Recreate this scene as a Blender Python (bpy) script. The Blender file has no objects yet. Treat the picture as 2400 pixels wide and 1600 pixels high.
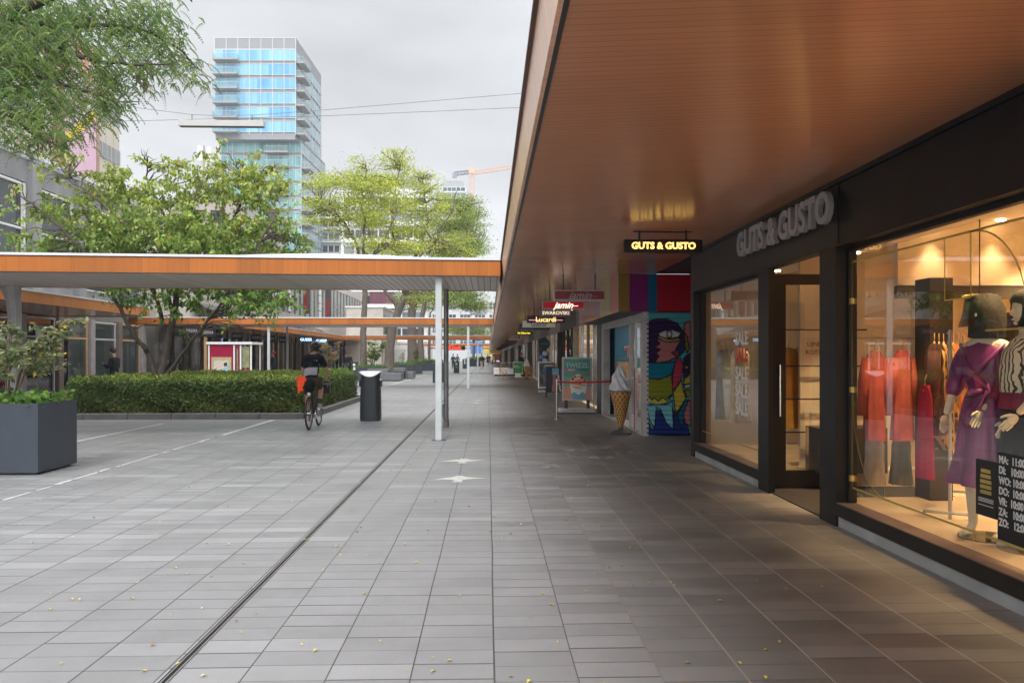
import bpy, bmesh, math, random
import numpy as np
from mathutils import Vector, Matrix
R=math.radians
random.seed(7); rng=np.random.default_rng(7)
sc=bpy.context.scene; COL=sc.collection
# ---------------------------------------------------------------- camera
YAW=math.atan(56/1802.0); F=1802.0; H=1.55
SA,CA=math.sin(YAW),math.cos(YAW)
cd=bpy.data.cameras.new('camera'); cam=bpy.data.objects.new('camera',cd); COL.objects.link(cam)
cam.location=(0,0,H); cam.rotation_euler=(R(90),0,-YAW)
cd.sensor_width=36; cd.lens=F/2400*36; cd.shift_y=34/2400; cd.clip_start=.05; cd.clip_end=3000
sc.camera=cam
# ---------------------------------------------------------------- world, sun, exposure
wd=bpy.data.worlds.new('World'); sc.world=wd; wd.use_nodes=True
nt=wd.node_tree; N=nt.nodes; L=nt.links; N.clear()
def nn(t,**k):
    n=N.new(t)
    for a,b in k.items(): setattr(n,a,b)
    return n
SUN_EL,SUN_ROT=R(50),R(200)
sky=nn('ShaderNodeTexSky'); sky.sky_type='NISHITA'; sky.sun_disc=False; sky.sun_elevation=SUN_EL; sky.sun_rotation=SUN_ROT
tc=nn('ShaderNodeTexCoord'); sx=nn('ShaderNodeSeparateXYZ'); L.new(tc.outputs['Generated'],sx.inputs[0])
rmp=nn('ShaderNodeValToRGB'); L.new(sx.outputs[2],rmp.inputs[0])
e=rmp.color_ramp.elements
e[0].position=0.0; e[0].color=(.70,.71,.72,1)
e[1].position=.97; e[1].color=(1.45,1.47,1.52,1)
for p,c in ((.12,(.68,.69,.70,1)),(.28,(.565,.575,.59,1)),(.46,(.61,.62,.635,1)),(.64,(1.2,1.22,1.27,1))):
    q=e.new(p); q.color=c
mp=nn('ShaderNodeMapping'); mp.inputs['Scale'].default_value=(1.6,1.6,4.2); mp.inputs['Location'].default_value=(.3,.2,.4); L.new(tc.outputs['Generated'],mp.inputs[0])
no=nn('ShaderNodeTexNoise'); no.inputs['Scale'].default_value=1.5; no.inputs['Detail'].default_value=5; no.inputs['Roughness'].default_value=.5; L.new(mp.outputs[0],no.inputs[0])
mr=nn('ShaderNodeMapRange'); mr.inputs[1].default_value=.3; mr.inputs[2].default_value=.72; mr.inputs[3].default_value=.76; mr.inputs[4].default_value=1.26; L.new(no.outputs[0],mr.inputs[0])
mul=nn('ShaderNodeVectorMath',operation='MULTIPLY'); L.new(rmp.outputs[0],mul.inputs[0]); L.new(mr.outputs[0],mul.inputs[1])
# cloud on the sun's side, unseen behind the camera, brightened to light the arcade
bk=nn('ShaderNodeMapRange'); bk.interpolation_type='SMOOTHSTEP'; bk.inputs[1].default_value=.15; bk.inputs[2].default_value=-.75; bk.inputs[3].default_value=1; bk.inputs[4].default_value=2.3; L.new(sx.outputs[1],bk.inputs[0])
mu2=nn('ShaderNodeVectorMath',operation='MULTIPLY'); L.new(mul.outputs[0],mu2.inputs[0]); L.new(bk.outputs[0],mu2.inputs[1]); mul=mu2
sc10=nn('ShaderNodeVectorMath',operation='SCALE'); sc10.inputs['Scale'].default_value=10; L.new(mul.outputs[0],sc10.inputs[0])
mix=nn('ShaderNodeMix',data_type='RGBA'); mix.inputs[0].default_value=.93
L.new(sky.outputs[0],mix.inputs[6]); L.new(sc10.outputs[0],mix.inputs[7])
bg=nn('ShaderNodeBackground'); bg.inputs[1].default_value=.1; out=nn('ShaderNodeOutputWorld')
L.new(mix.outputs[2],bg.inputs[0]); L.new(bg.outputs[0],out.inputs[0])
sd=bpy.data.lights.new('sun','SUN'); sd.energy=1.2; sd.angle=R(25); sd.color=(1,.97,.93)
so=bpy.data.objects.new('sun',sd); COL.objects.link(so); so.rotation_euler=(R(40),0,R(-20)); so.location=(0,-20,40)
sc.view_settings.view_transform='Standard'; sc.view_settings.look='None'; sc.view_settings.gamma=1; sc.view_settings.exposure=.52
sc.render.engine='CYCLES'; sc.cycles.max_bounces=7; sc.cycles.diffuse_bounces=4; sc.cycles.glossy_bounces=3; sc.cycles.transmission_bounces=3; sc.cycles.volume_bounces=0; sc.cycles.transparent_max_bounces=14
# ---------------------------------------------------------------- placing helpers
def W(px,d):                       # ground position of a photo column at depth d
    r=(px-1200)/F*d
    return (r*CA+d*SA, -r*SA+d*CA)
def G(px,py): return W(px, H*F/(py-834))
def ZZ(py,d): return H+(834-py)*d/F
def YX(px,X): return W(px, X/((px-1200)/F*CA+SA))[1]      # Y where a photo column meets the plane X
# ---------------------------------------------------------------- materials
MT={}
def base(name):
    m=bpy.data.materials.new(name); m.use_nodes=True; nt=m.node_tree; b=nt.nodes['Principled BSDF']; return m,nt,b
def nz(nt,scale,coord='Object',detail=4,st=None):
    t=nt.nodes.new('ShaderNodeTexCoord'); n=nt.nodes.new('ShaderNodeTexNoise'); n.inputs['Scale'].default_value=scale; n.inputs['Detail'].default_value=detail
    if st:
        mp=nt.nodes.new('ShaderNodeMapping'); mp.inputs['Scale'].default_value=st; nt.links.new(t.outputs[coord],mp.inputs[0]); nt.links.new(mp.outputs[0],n.inputs[0])
    else: nt.links.new(t.outputs[coord],n.inputs[0])
    return n
def mat(name,col,rough=.6,metal=0,var=.12,scale=4,bump=0,st=None,emit=0,spec=.5,bs=40):
    if name in MT: return MT[name]
    m,nt,b=base(name); b.inputs['Roughness'].default_value=rough; b.inputs['Metallic'].default_value=metal; b.inputs['Specular IOR Level'].default_value=spec
    n=nz(nt,scale,st=st); mr=nt.nodes.new('ShaderNodeMapRange'); mr.inputs[1].default_value=.3; mr.inputs[2].default_value=.7
    mr.inputs[3].default_value=1-var; mr.inputs[4].default_value=1+var; nt.links.new(n.outputs[0],mr.inputs[0])
    v=nt.nodes.new('ShaderNodeVectorMath'); v.operation='MULTIPLY'; v.inputs[0].default_value=col[:3]; nt.links.new(mr.outputs[0],v.inputs[1])
    nt.links.new(v.outputs[0],b.inputs['Base Color'])
    if bump:
        n2=nz(nt,bs,st=st); bp=nt.nodes.new('ShaderNodeBump'); bp.inputs['Strength'].default_value=bump; bp.inputs['Distance'].default_value=.02
        nt.links.new(n2.outputs[0],bp.inputs['Height']); nt.links.new(bp.outputs[0],b.inputs['Normal'])
    if emit:
        b.inputs['Emission Color'].default_value=(*col[:3],1); b.inputs['Emission Strength'].default_value=emit
    MT[name]=m; return m
def attr_mat(name,rough=.6,emit=0,trans=0,spec=.5,mulc=(1,1,1),bump=0):
    if name in MT: return MT[name]
    m,nt,b=base(name); a=nt.nodes.new('ShaderNodeAttribute'); a.attribute_name='tint'
    v=nt.nodes.new('ShaderNodeVectorMath'); v.operation='MULTIPLY'; v.inputs[1].default_value=mulc; nt.links.new(a.outputs['Color'],v.inputs[0])
    nt.links.new(v.outputs[0],b.inputs['Base Color']); b.inputs['Roughness'].default_value=rough; b.inputs['Specular IOR Level'].default_value=spec
    if emit: nt.links.new(v.outputs[0],b.inputs['Emission Color']); b.inputs['Emission Strength'].default_value=emit
    if trans:
        tl=nt.nodes.new('ShaderNodeBsdfTranslucent'); nt.links.new(v.outputs[0],tl.inputs[0]); mx=nt.nodes.new('ShaderNodeMixShader'); mx.inputs[0].default_value=trans
        o=nt.nodes['Material Output']; nt.links.new(b.outputs[0],mx.inputs[1]); nt.links.new(tl.outputs[0],mx.inputs[2]); nt.links.new(mx.outputs[0],o.inputs[0])
    MT[name]=m; return m
def glass(name,tint=(1,1,1),refl=1.0,ior=1.5,rough=0.0):
    if name in MT: return MT[name]
    m,nt,b=base(name); nt.nodes.remove(b); o=nt.nodes['Material Output']
    t=nt.nodes.new('ShaderNodeBsdfTransparent'); t.inputs[0].default_value=(*tint,1)
    g=nt.nodes.new('ShaderNodeBsdfGlossy'); g.inputs['Roughness'].default_value=rough
    f=nt.nodes.new('ShaderNodeLayerWeight'); f.inputs[0].default_value=.5
    pw=nt.nodes.new('ShaderNodeMath'); pw.operation='POWER'; pw.inputs[1].default_value=4.0; nt.links.new(f.outputs['Facing'],pw.inputs[0])
    mm=nt.nodes.new('ShaderNodeMath'); mm.operation='MULTIPLY_ADD'; mm.use_clamp=True; mm.inputs[1].default_value=.9; mm.inputs[2].default_value=.045*refl; nt.links.new(pw.outputs[0],mm.inputs[0])
    x=nt.nodes.new('ShaderNodeMixShader'); nt.links.new(mm.outputs[0],x.inputs[0]); nt.links.new(t.outputs[0],x.inputs[1]); nt.links.new(g.outputs[0],x.inputs[2]); nt.links.new(x.outputs[0],o.inputs[0])
    MT[name]=m; return m
def mth(nt,op,a,b=None,clamp=False):
    n=nt.nodes.new('ShaderNodeMath'); n.operation=op; n.use_clamp=clamp
    for i,v in enumerate((a,b)):
        if v is None: continue
        if isinstance(v,(int,float)): n.inputs[i].default_value=v
        else: nt.links.new(v,n.inputs[i])
    return n.outputs[0]
def mixc(nt,f,a,b):
    n=nt.nodes.new('ShaderNodeMix'); n.data_type='RGBA'
    for i,v in ((0,f),(6,a),(7,b)):
        if isinstance(v,(int,float)): n.inputs[i].default_value=v
        elif isinstance(v,tuple): n.inputs[i].default_value=(*v[:3],1)
        else: nt.links.new(v,n.inputs[i])
    return n.outputs[2]
def slat_mat(name,col,axis,pitch,gap=.12,rough=.45,dark=.35,board=.18,spec=.5,joint=None,warp=.006,grain=.25,panel=None):
    """boards side by side along an axis: a groove every pitch, tone changing from board to board"""
    if name in MT: return MT[name]
    m,nt,b=base(name); tc=nt.nodes.new('ShaderNodeTexCoord'); s=nt.nodes.new('ShaderNodeSeparateXYZ'); nt.links.new(tc.outputs['Object'],s.inputs[0])
    q=mth(nt,'DIVIDE',s.outputs[axis],pitch); fr=mth(nt,'FRACT',q); fl=mth(nt,'FLOOR',q)
    g=mth(nt,'LESS_THAN',fr,gap)
    big=mth(nt,'FLOOR',mth(nt,'DIVIDE',q,9.0))
    wn=nt.nodes.new('ShaderNodeTexWhiteNoise'); wn.noise_dimensions='2D'; cb=nt.nodes.new('ShaderNodeCombineXYZ'); nt.links.new(fl,cb.inputs[0])
    if joint:
        oth=s.outputs[joint[0]]; j=mth(nt,'FLOOR',mth(nt,'DIVIDE',oth,joint[1])); nt.links.new(j,cb.inputs[1])
    nt.links.new(cb.outputs[0],wn.inputs['Vector'])
    wb=nt.nodes.new('ShaderNodeTexWhiteNoise'); wb.noise_dimensions='1D'; nt.links.new(big,wb.inputs['W'])
    st=[1.2,1.2,1.2]; st[axis]=30
    n=nz(nt,3,st=tuple(st)); n2=nz(nt,.5)
    v=mth(nt,'ADD',mth(nt,'MULTIPLY',wn.outputs[0],board),mth(nt,'MULTIPLY',n.outputs[0],grain))
    v=mth(nt,'ADD',v,mth(nt,'ADD',mth(nt,'MULTIPLY',wb.outputs[0],panel if panel is not None else board),mth(nt,'MULTIPLY',n2.outputs[0],.3)))
    v=mth(nt,'ADD',v,.80-board-grain*.5-(panel or 0)*.4)
    vm=nt.nodes.new('ShaderNodeVectorMath'); vm.operation='MULTIPLY'; vm.inputs[0].default_value=col; nt.links.new(v,vm.inputs[1])
    c=mixc(nt,g,vm.outputs[0],tuple(x*dark for x in col)); nt.links.new(c,b.inputs['Base Color'])
    b.inputs['Specular IOR Level'].default_value=spec
    rr=mth(nt,'ADD',mth(nt,'MULTIPLY',n.outputs[0],.10),rough-.05); nt.links.new(rr,b.inputs['Roughness'])
    bp=nt.nodes.new('ShaderNodeBump'); bp.inputs['Strength'].default_value=.6; bp.inputs['Distance'].default_value=warp
    h=mth(nt,'ADD',mth(nt,'SUBTRACT',mth(nt,'MULTIPLY',wn.outputs[0],.35),g),mth(nt,'MULTIPLY',n.outputs[0],grain*1.5)); nt.links.new(h,bp.inputs['Height']); nt.links.new(bp.outputs[0],b.inputs['Normal'])
    MT[name]=m; return m
def paving_mat():
    m,nt,b=base('concrete paving slabs'); tc=nt.nodes.new('ShaderNodeTexCoord'); s=nt.nodes.new('ShaderNodeSeparateXYZ')
    # slabs are laid by hand: joints wander a little
    nw=nz(nt,.35,detail=2); off=nt.nodes.new('ShaderNodeVectorMath'); off.operation='MULTIPLY_ADD'; off.inputs[1].default_value=(.03,.03,0); 
    nt.links.new(nw.outputs['Color'],off.inputs[0]); nt.links.new(tc.outputs['Object'],off.inputs[2]); nt.links.new(off.outputs[0],s.inputs[0])
    x=mth(nt,'DIVIDE',mth(nt,'ADD',s.outputs[0],-.045),.405); si=mth(nt,'FLOOR',x); fx=mth(nt,'FRACT',x)
    w1=nt.nodes.new('ShaderNodeTexWhiteNoise'); w1.noise_dimensions='1D'; nt.links.new(si,w1.inputs['W'])
    y=mth(nt,'ADD',mth(nt,'DIVIDE',s.outputs[1],.186),mth(nt,'MULTIPLY',w1.outputs[0],.45)); ri=mth(nt,'FLOOR',y); fy=mth(nt,'FRACT',y)
    cb=nt.nodes.new('ShaderNodeCombineXYZ'); nt.links.new(si,cb.inputs[0]); nt.links.new(ri,cb.inputs[1])
    wn=nt.nodes.new('ShaderNodeTexWhiteNoise'); wn.noise_dimensions='2D'; nt.links.new(cb.outputs[0],wn.inputs['Vector'])
    # runs of slabs laid from one pallet: a row of several strips shares a tone
    cb2=nt.nodes.new('ShaderNodeCombineXYZ'); nt.links.new(mth(nt,'FLOOR',mth(nt,'DIVIDE',mth(nt,'ADD',si,mth(nt,'MULTIPLY',ri,.37)),3.0)),cb2.inputs[0]); nt.links.new(ri,cb2.inputs[1])
    wr=nt.nodes.new('ShaderNodeTexWhiteNoise'); wr.noise_dimensions='2D'; nt.links.new(cb2.outputs[0],wr.inputs['Vector'])
    lite=mth(nt,'MULTIPLY',mth(nt,'GREATER_THAN',wr.outputs[0],.88),.22)
    # joint widths differ slab to slab
    jw=mth(nt,'ADD',mth(nt,'MULTIPLY',w1.outputs[0],.010),.009)
    gx=mth(nt,'MAXIMUM',mth(nt,'LESS_THAN',fx,jw),mth(nt,'GREATER_THAN',fx,.993))
    gy=mth(nt,'LESS_THAN',fy,mth(nt,'ADD',mth(nt,'MULTIPLY',mth(nt,'POWER',wn.outputs[0],2.0),.055),.018))
    big=nz(nt,.33,detail=5); mid=nz(nt,1.6,detail=6); fine=nz(nt,90,detail=3); blot=nz(nt,5,detail=5)
    tv=nt.nodes.new('ShaderNodeMapRange'); tv.inputs[1].default_value=-.5; tv.inputs[2].default_value=1.8; tv.inputs[3].default_value=.12; tv.inputs[4].default_value=.40; nt.links.new(s.outputs[0],tv.inputs[0])
    v=mth(nt,'ADD',mth(nt,'MULTIPLY',mth(nt,'SUBTRACT',wn.outputs[0],.5),tv.outputs[0]),.68); v=mth(nt,'ADD',v,lite)
    v=mth(nt,'ADD',v,mth(nt,'MULTIPLY',big.outputs[0],.36)); v=mth(nt,'ADD',v,mth(nt,'MULTIPLY',mid.outputs[0],.2)); v=mth(nt,'ADD',v,mth(nt,'MULTIPLY',fine.outputs[0],.24)); v=mth(nt,'ADD',v,mth(nt,'MULTIPLY',blot.outputs[0],.26))
    # dark trodden stains, gum spots and damp patches
    sn=nz(nt,.9,detail=7); stn=nt.nodes.new('ShaderNodeMapRange'); stn.inputs[1].default_value=.50; stn.inputs[2].default_value=.66; nt.links.new(sn.outputs[0],stn.inputs[0])
    vo=nt.nodes.new('ShaderNodeTexVoronoi'); vo.inputs['Scale'].default_value=3.4; nt.links.new(tc.outputs['Object'],vo.inputs['Vector']); spt=nt.nodes.new('ShaderNodeSeparateColor'); nt.links.new(vo.outputs['Color'],spt.inputs[0])
    gum=mth(nt,'MULTIPLY',mth(nt,'LESS_THAN',vo.outputs['Distance'],mth(nt,'MULTIPLY',spt.outputs[0],.075)),mth(nt,'GREATER_THAN',spt.outputs[1],.45))
    v=mth(nt,'SUBTRACT',v,mth(nt,'ADD',mth(nt,'MULTIPLY',stn.outputs[0],.13),mth(nt,'MULTIPLY',gum,.14)))
    v=mth(nt,'MULTIPLY',v,.70)
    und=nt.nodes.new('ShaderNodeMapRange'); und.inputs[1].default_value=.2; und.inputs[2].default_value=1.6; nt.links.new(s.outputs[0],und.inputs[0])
    cc=mixc(nt,und.outputs[0],(.29,.292,.294),(.155,.143,.133))           # rain-washed concrete outside, canopy shade painted into the colour beneath the arcade
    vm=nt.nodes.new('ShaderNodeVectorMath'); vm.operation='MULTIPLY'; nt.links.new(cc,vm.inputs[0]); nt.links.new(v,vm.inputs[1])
    # dusty edge along the shop plinth
    du=nt.nodes.new('ShaderNodeMapRange'); du.inputs[1].default_value=2.35; du.inputs[2].default_value=3.1; nt.links.new(mth(nt,'ADD',s.outputs[0],mth(nt,'MULTIPLY',mth(nt,'SUBTRACT',mid.outputs[0],.5),1.1)),du.inputs[0])
    c0=mixc(nt,mth(nt,'MULTIPLY',du.outputs[0],.6),vm.outputs[0],(.30,.26,.225))
    c1=mixc(nt,mth(nt,'MULTIPLY',gy,.85),c0,(.05,.047,.045))
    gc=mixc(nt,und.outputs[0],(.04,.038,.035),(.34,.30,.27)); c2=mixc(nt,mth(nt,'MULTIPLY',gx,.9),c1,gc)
    nt.links.new(c2,b.inputs['Base Color'])
    rr=mth(nt,'ADD',mth(nt,'MULTIPLY',mid.outputs[0],.25),.27); rr=mth(nt,'ADD',rr,mth(nt,'MULTIPLY',wn.outputs[0],.1)); nt.links.new(rr,b.inputs['Roughness'])
    b.inputs['Specular IOR Level'].default_value=.5
    bp=nt.nodes.new('ShaderNodeBump'); bp.inputs['Strength'].default_value=.5; bp.inputs['Distance'].default_value=.006
    h=mth(nt,'SUBTRACT',mth(nt,'ADD',mth(nt,'MULTIPLY',wn.outputs[0],.3),mth(nt,'MULTIPLY',fine.outputs[0],.25)),mth(nt,'MAXIMUM',gx,gy)); nt.links.new(h,bp.inputs['Height']); nt.links.new(bp.outputs[0],b.inputs['Normal'])
    return m
M_black=mat('black painted steel',(.012,.012,.014),.35,var=.2)
M_dgrey=mat('anthracite steel',(.04,.045,.055),.45,var=.15,bump=.05)
M_post=mat('white painted post',(.50,.53,.54),.4,var=.08)
M_gpost=mat('grey painted post',(.30,.30,.31),.5,var=.15)
M_pipe=mat('grey metal pipe',(.24,.24,.245),.35,metal=.3,var=.3)
M_steel=mat('brushed steel',(.55,.54,.52),.25,metal=1,var=.08)
M_conc=mat('grey concrete',(.30,.31,.31),.8,var=.22,scale=2,bump=.3)
M_beige=mat('beige stone cladding',(.52,.47,.41),.75,var=.1,scale=1.5,bump=.1)
M_white=mat('white paint',(.75,.75,.74),.45,var=.05)
M_roof=mat('white roof edge',(.70,.70,.71),.5,var=.08)
M_bitum=mat('grey roofing',(.2,.2,.2),.9,var=.2)
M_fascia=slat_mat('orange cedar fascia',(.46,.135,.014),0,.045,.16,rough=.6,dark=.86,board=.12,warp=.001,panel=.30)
M_fasciaY=slat_mat('cedar fascia along street with painted sky sheen',(.70,.42,.27),1,.045,.16,rough=.3,dark=.86,board=.16,warp=.001,spec=.9)  # sky reflection painted in: base colour paler than the other cedar edges
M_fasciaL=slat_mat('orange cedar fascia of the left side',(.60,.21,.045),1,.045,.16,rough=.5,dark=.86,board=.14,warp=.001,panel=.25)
M_soffX=slat_mat('brown soffit boards',(.54,.255,.145),1,.064,.10,rough=.2,dark=.68,board=.035,spec=.9,warp=.0010,grain=.05,panel=.07)
M_soffC=slat_mat('grey brown soffit boards',(.64,.55,.49),0,.125,.13,rough=.42,dark=.22,board=.16,spec=.6,warp=.003)
M_bark=mat('tree bark',(.13,.105,.085),.9,var=.35,scale=6,bump=.6,st=(3,3,.8))
M_dbark=mat('dark tree bark',(.075,.06,.05),.9,var=.3,scale=6,bump=.6,st=(3,3,.8))
M_leaf=attr_mat('leaf',.5,trans=.35,spec=.35)
M_needle=attr_mat('yew leaf',.6,trans=.12,spec=.25)
M_soil=mat('brown mulch',(.07,.045,.03),.95,var=.4,scale=20,bump=.6)
M_pane=glass('shop window glass',(.93,.95,.94),2.9,1.5)
M_pane2=glass('dark shop glass',(.55,.58,.58),2.6,1.5)
M_skin=mat('skin',(.48,.27,.19),.5,var=.08)
M_man=mat('cream mannequin gloss',(.78,.68,.50),.3,var=.03)
M_hair=mat('dark hair',(.02,.016,.013),.85,var=.3,bump=.3,bs=120)
M_cloth=lambda n,c,r=.85: mat(n,c,r,var=.18,scale=9,bump=.25,bs=60,spec=.2)
# ---------------------------------------------------------------- mesh helpers
class MB:
    def __init__(s): s.v=[]; s.f=[]
    def add(s,vs,fs):
        o=len(s.v); s.v+= [tuple(p) for p in vs]; s.f+=[tuple(i+o for i in f) for f in fs]; return s
    def box(s,x0,x1,y0,y1,z0,z1):
        return s.add([(x0,y0,z0),(x1,y0,z0),(x1,y1,z0),(x0,y1,z0),(x0,y0,z1),(x1,y0,z1),(x1,y1,z1),(x0,y1,z1)],
            [(0,3,2,1),(4,5,6,7),(0,1,5,4),(1,2,6,5),(2,3,7,6),(3,0,4,7)])
    def bev(s,x0,x1,y0,y1,z0,z1,b=.01):      # box with chamfered vertical and top edges
        def ring(i,z): return [(x0+i+b,y0+i,z),(x1-i-b,y0+i,z),(x1-i,y0+i+b,z),(x1-i,y1-i-b,z),(x1-i-b,y1-i,z),(x0+i+b,y1-i,z),(x0+i,y1-i-b,z),(x0+i,y0+i+b,z)]
        vs=ring(0,z0)+ring(0,z1-b)+ring(b,z1); fs=[tuple(range(7,-1,-1)),tuple(range(16,24))]
        for k in (0,8):
            for i in range(8): j=(i+1)%8; fs.append((k+i,k+j,k+8+j,k+8+i))
        return s.add(vs,fs)
    def obox(s,c,ux,uy,uz):
        c,ux,uy,uz=map(Vector,(c,ux,uy,uz)); vs=[c+a*ux+b*uy+d*uz for d in(-1,1) for a,b in((-1,-1),(1,-1),(1,1),(-1,1))]
        return s.add(vs,[(0,3,2,1),(4,5,6,7),(0,1,5,4),(1,2,6,5),(2,3,7,6),(3,0,4,7)])
    def tube(s,pts,rad,n=8,cap=True):
        pts=[Vector(p) for p in pts]
        if not hasattr(rad,'__len__'): rad=[rad]*len(pts)
        vs=[]; fs=[]; up=None
        for i,p in enumerate(pts):
            t=(pts[min(i+1,len(pts)-1)]-pts[max(i-1,0)])
            if t.length<1e-9: t=Vector((0,0,1))
            t.normalize()
            if up is None: up=Vector((0,0,1)) if abs(t.z)<.9 else Vector((1,0,0))
            a=t.cross(up).normalized(); b=a.cross(t); up=b
            for k in range(n):
                an=2*math.pi*k/n; vs.append(p+(a*math.cos(an)+b*math.sin(an))*rad[i])
        for i in range(len(pts)-1):
            for k in range(n): j=(k+1)%n; fs.append((i*n+k,(i+1)*n+k,(i+1)*n+j,i*n+j))
        if cap: fs.append(tuple(range(n))); fs.append(tuple((len(pts)-1)*n+k for k in range(n-1,-1,-1)))
        return s.add(vs,fs)
    def lathe(s,prof,c=(0,0,0),n=24,sq=1.0,tw=None):
        vs=[];fs=[]
        for i,(r,z) in enumerate(prof):
            for k in range(n):
                a=2*math.pi*k/n; rr=r*(tw(a,i,z) if tw else 1); vs.append((c[0]+rr*math.cos(a),c[1]+rr*sq*math.sin(a),c[2]+z))
        for i in range(len(prof)-1):
            for k in range(n): j=(k+1)%n; fs.append((i*n+k,i*n+j,(i+1)*n+j,(i+1)*n+k))
        fs.append(tuple(range(n-1,-1,-1))); fs.append(tuple((len(prof)-1)*n+k for k in range(n)))
        return s.add(vs,fs)
    def ball(s,c,r,n=12,sx=1,sy=1,sz=1):
        prof=[(max(1e-4,math.sin(math.pi*i/(n//2+2)))*r,-math.cos(math.pi*i/(n//2+2))*r*sz) for i in range(n//2+3)]
        o=len(s.v); s.lathe(prof,(0,0,0),n); s.v[o:]=[(c[0]+x*sx,c[1]+y*sy,c[2]+z) for x,y,z in s.v[o:]]; return s
    def prism(s,poly,fn,t0,t1):              # poly of (u,v); fn(u,v,t)->xyz
        n=len(poly); vs=[fn(u,v,t0) for u,v in poly]+[fn(u,v,t1) for u,v in poly]
        fs=[tuple(range(n-1,-1,-1)),tuple(range(n,2*n))]+[(i,(i+1)%n,n+(i+1)%n,n+i) for i in range(n)]
        return s.add(vs,fs)
    def loft(s,rings,n=32,folds=0,fn=9,ph=0,cap=False,thick=None):   # rings: (cx,cy,cz,rx,ry,foldamp)
        vs=[];fs=[]
        for (cx,cy,cz,rx,ry,fa) in rings:
            for k in range(n):
                a=2*math.pi*k/n; w=1+fa*(math.sin(fn*a+ph+cz*2)+.5*math.sin(fn*1.7*a+1+ph)) 
                vs.append((cx+rx*w*math.cos(a),cy+ry*w*math.sin(a),cz))
        for i in range(len(rings)-1):
            for k in range(n): j=(k+1)%n; fs.append((i*n+k,i*n+j,(i+1)*n+j,(i+1)*n+k))
        if cap: fs.append(tuple(range(n-1,-1,-1))); fs.append(tuple((len(rings)-1)*n+k for k in range(n)))
        return s.add(vs,fs)
def rootloc(p):
    while p.parent: p=p.parent
    return p.location
def link(o,name,parent,label=None,kind=None):
    COL.objects.link(o)
    if parent: o.parent=parent
    if label: o['label']=label
    if kind: o['kind']=kind
    return o
def part(name,mb,m,parent=None,w=False,smooth=False,label=None,kind=None):
    v=mb.v
    if w and parent is not None:
        l=rootloc(parent); v=[(x-l.x,y-l.y,z-l.z) for x,y,z in v]
    me=bpy.data.meshes.new(name); me.from_pydata(v,[],mb.f); me.materials.append(m); me.update()
    if smooth: me.shade_smooth() if smooth is True else me.set_sharp_from_angle(angle=R(smooth))
    return link(bpy.data.objects.new(name,me),name,parent,label,kind)
def thing(name,label,cat,loc=(0,0,0),rz=0,group=None):
    o=bpy.data.objects.new(name,None); o.empty_display_size=.2; COL.objects.link(o); o.location=loc; o.rotation_euler=(0,0,rz); return tag(o,label,cat,group)
def tag(o,label,cat,group=None):
    o['label']=label; o['category']=cat
    if group: o['group']=group
    return o
def solo(name,mb,m,label,cat,group=None,smooth=False,loc=None):
    if loc: mb.v=[(x-loc[0],y-loc[1],z-loc[2]) for x,y,z in mb.v]
    o=part(name,mb,m,None,smooth=smooth); 
    if loc: o.location=loc
    return tag(o,label,cat,group)
def struct(name,mb,m,smooth=False): return part(name,mb,m,None,kind='structure',smooth=smooth)
def dup(o,parent=None,loc=None,rz=None,label=None,group=None):
    c=o.copy(); COL.objects.link(c)
    if parent: c.parent=parent
    for ch in o.children: dup(ch,c)
    if loc is not None: c.location=loc
    if rz is not None: c.rotation_euler=(0,0,rz)
    if label: c['label']=label
    if group: c['group']=group
    return c
def npmesh(name,V,Fc,m,parent=None,tint=None,smooth=False,kind=None):
    """V (n,3), Fc (m,k) int; tint (m,3) per face"""
    me=bpy.data.meshes.new(name); k=Fc.shape[1]
    me.vertices.add(len(V)); me.vertices.foreach_set('co',np.asarray(V,np.float32).ravel())
    me.loops.add(Fc.size); me.loops.foreach_set('vertex_index',Fc.astype(np.int32).ravel())
    me.polygons.add(len(Fc)); me.polygons.foreach_set('loop_start',np.arange(0,Fc.size,k,dtype=np.int32)); me.polygons.foreach_set('loop_total',np.full(len(Fc),k,np.int32))
    me.update(calc_edges=True); me.materials.append(m)
    if tint is not None:
        a=me.color_attributes.new('tint','FLOAT_COLOR','CORNER'); c=np.ones((len(Fc),k,4),np.float32); c[:,:,:3]=np.asarray(tint)[:,None,:]; a.data.foreach_set('color',c.ravel())
    if smooth: me.shade_smooth()
    o=bpy.data.objects.new(name,me); return link(o,name,parent,kind=kind)
def art(name,w,h,nx,ny,fn,m,parent,org,ux,uz,relief=None):
    """a painted flat or ribbed sheet; fn(u,v)->rgb, u,v in 0..1, v up; org lower left corner"""
    u=np.linspace(0,1,nx+1); v=np.linspace(0,1,ny+1); U,V_=np.meshgrid(u,v)
    ux=Vector(ux); uz=Vector(uz); nrm=ux.cross(uz)
    rel=(relief(V_) if relief else np.zeros_like(V_))
    P=[np.array(org[i])+U*w*ux[i]+V_*h*uz[i]+rel*nrm[i] for i in range(3)]
    V=np.stack(P,-1).reshape(-1,3); i,j=np.meshgrid(np.arange(nx),np.arange(ny)); a=(j*(nx+1)+i).ravel(); Fc=np.stack([a,a+1,a+nx+2,a+nx+1],1)
    t=np.array([fn((ii+.5)/nx,(jj+.5)/ny) for jj in range(ny) for ii in range(nx)],np.float32)
    return npmesh(name,V,Fc,m,parent,t)
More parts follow.
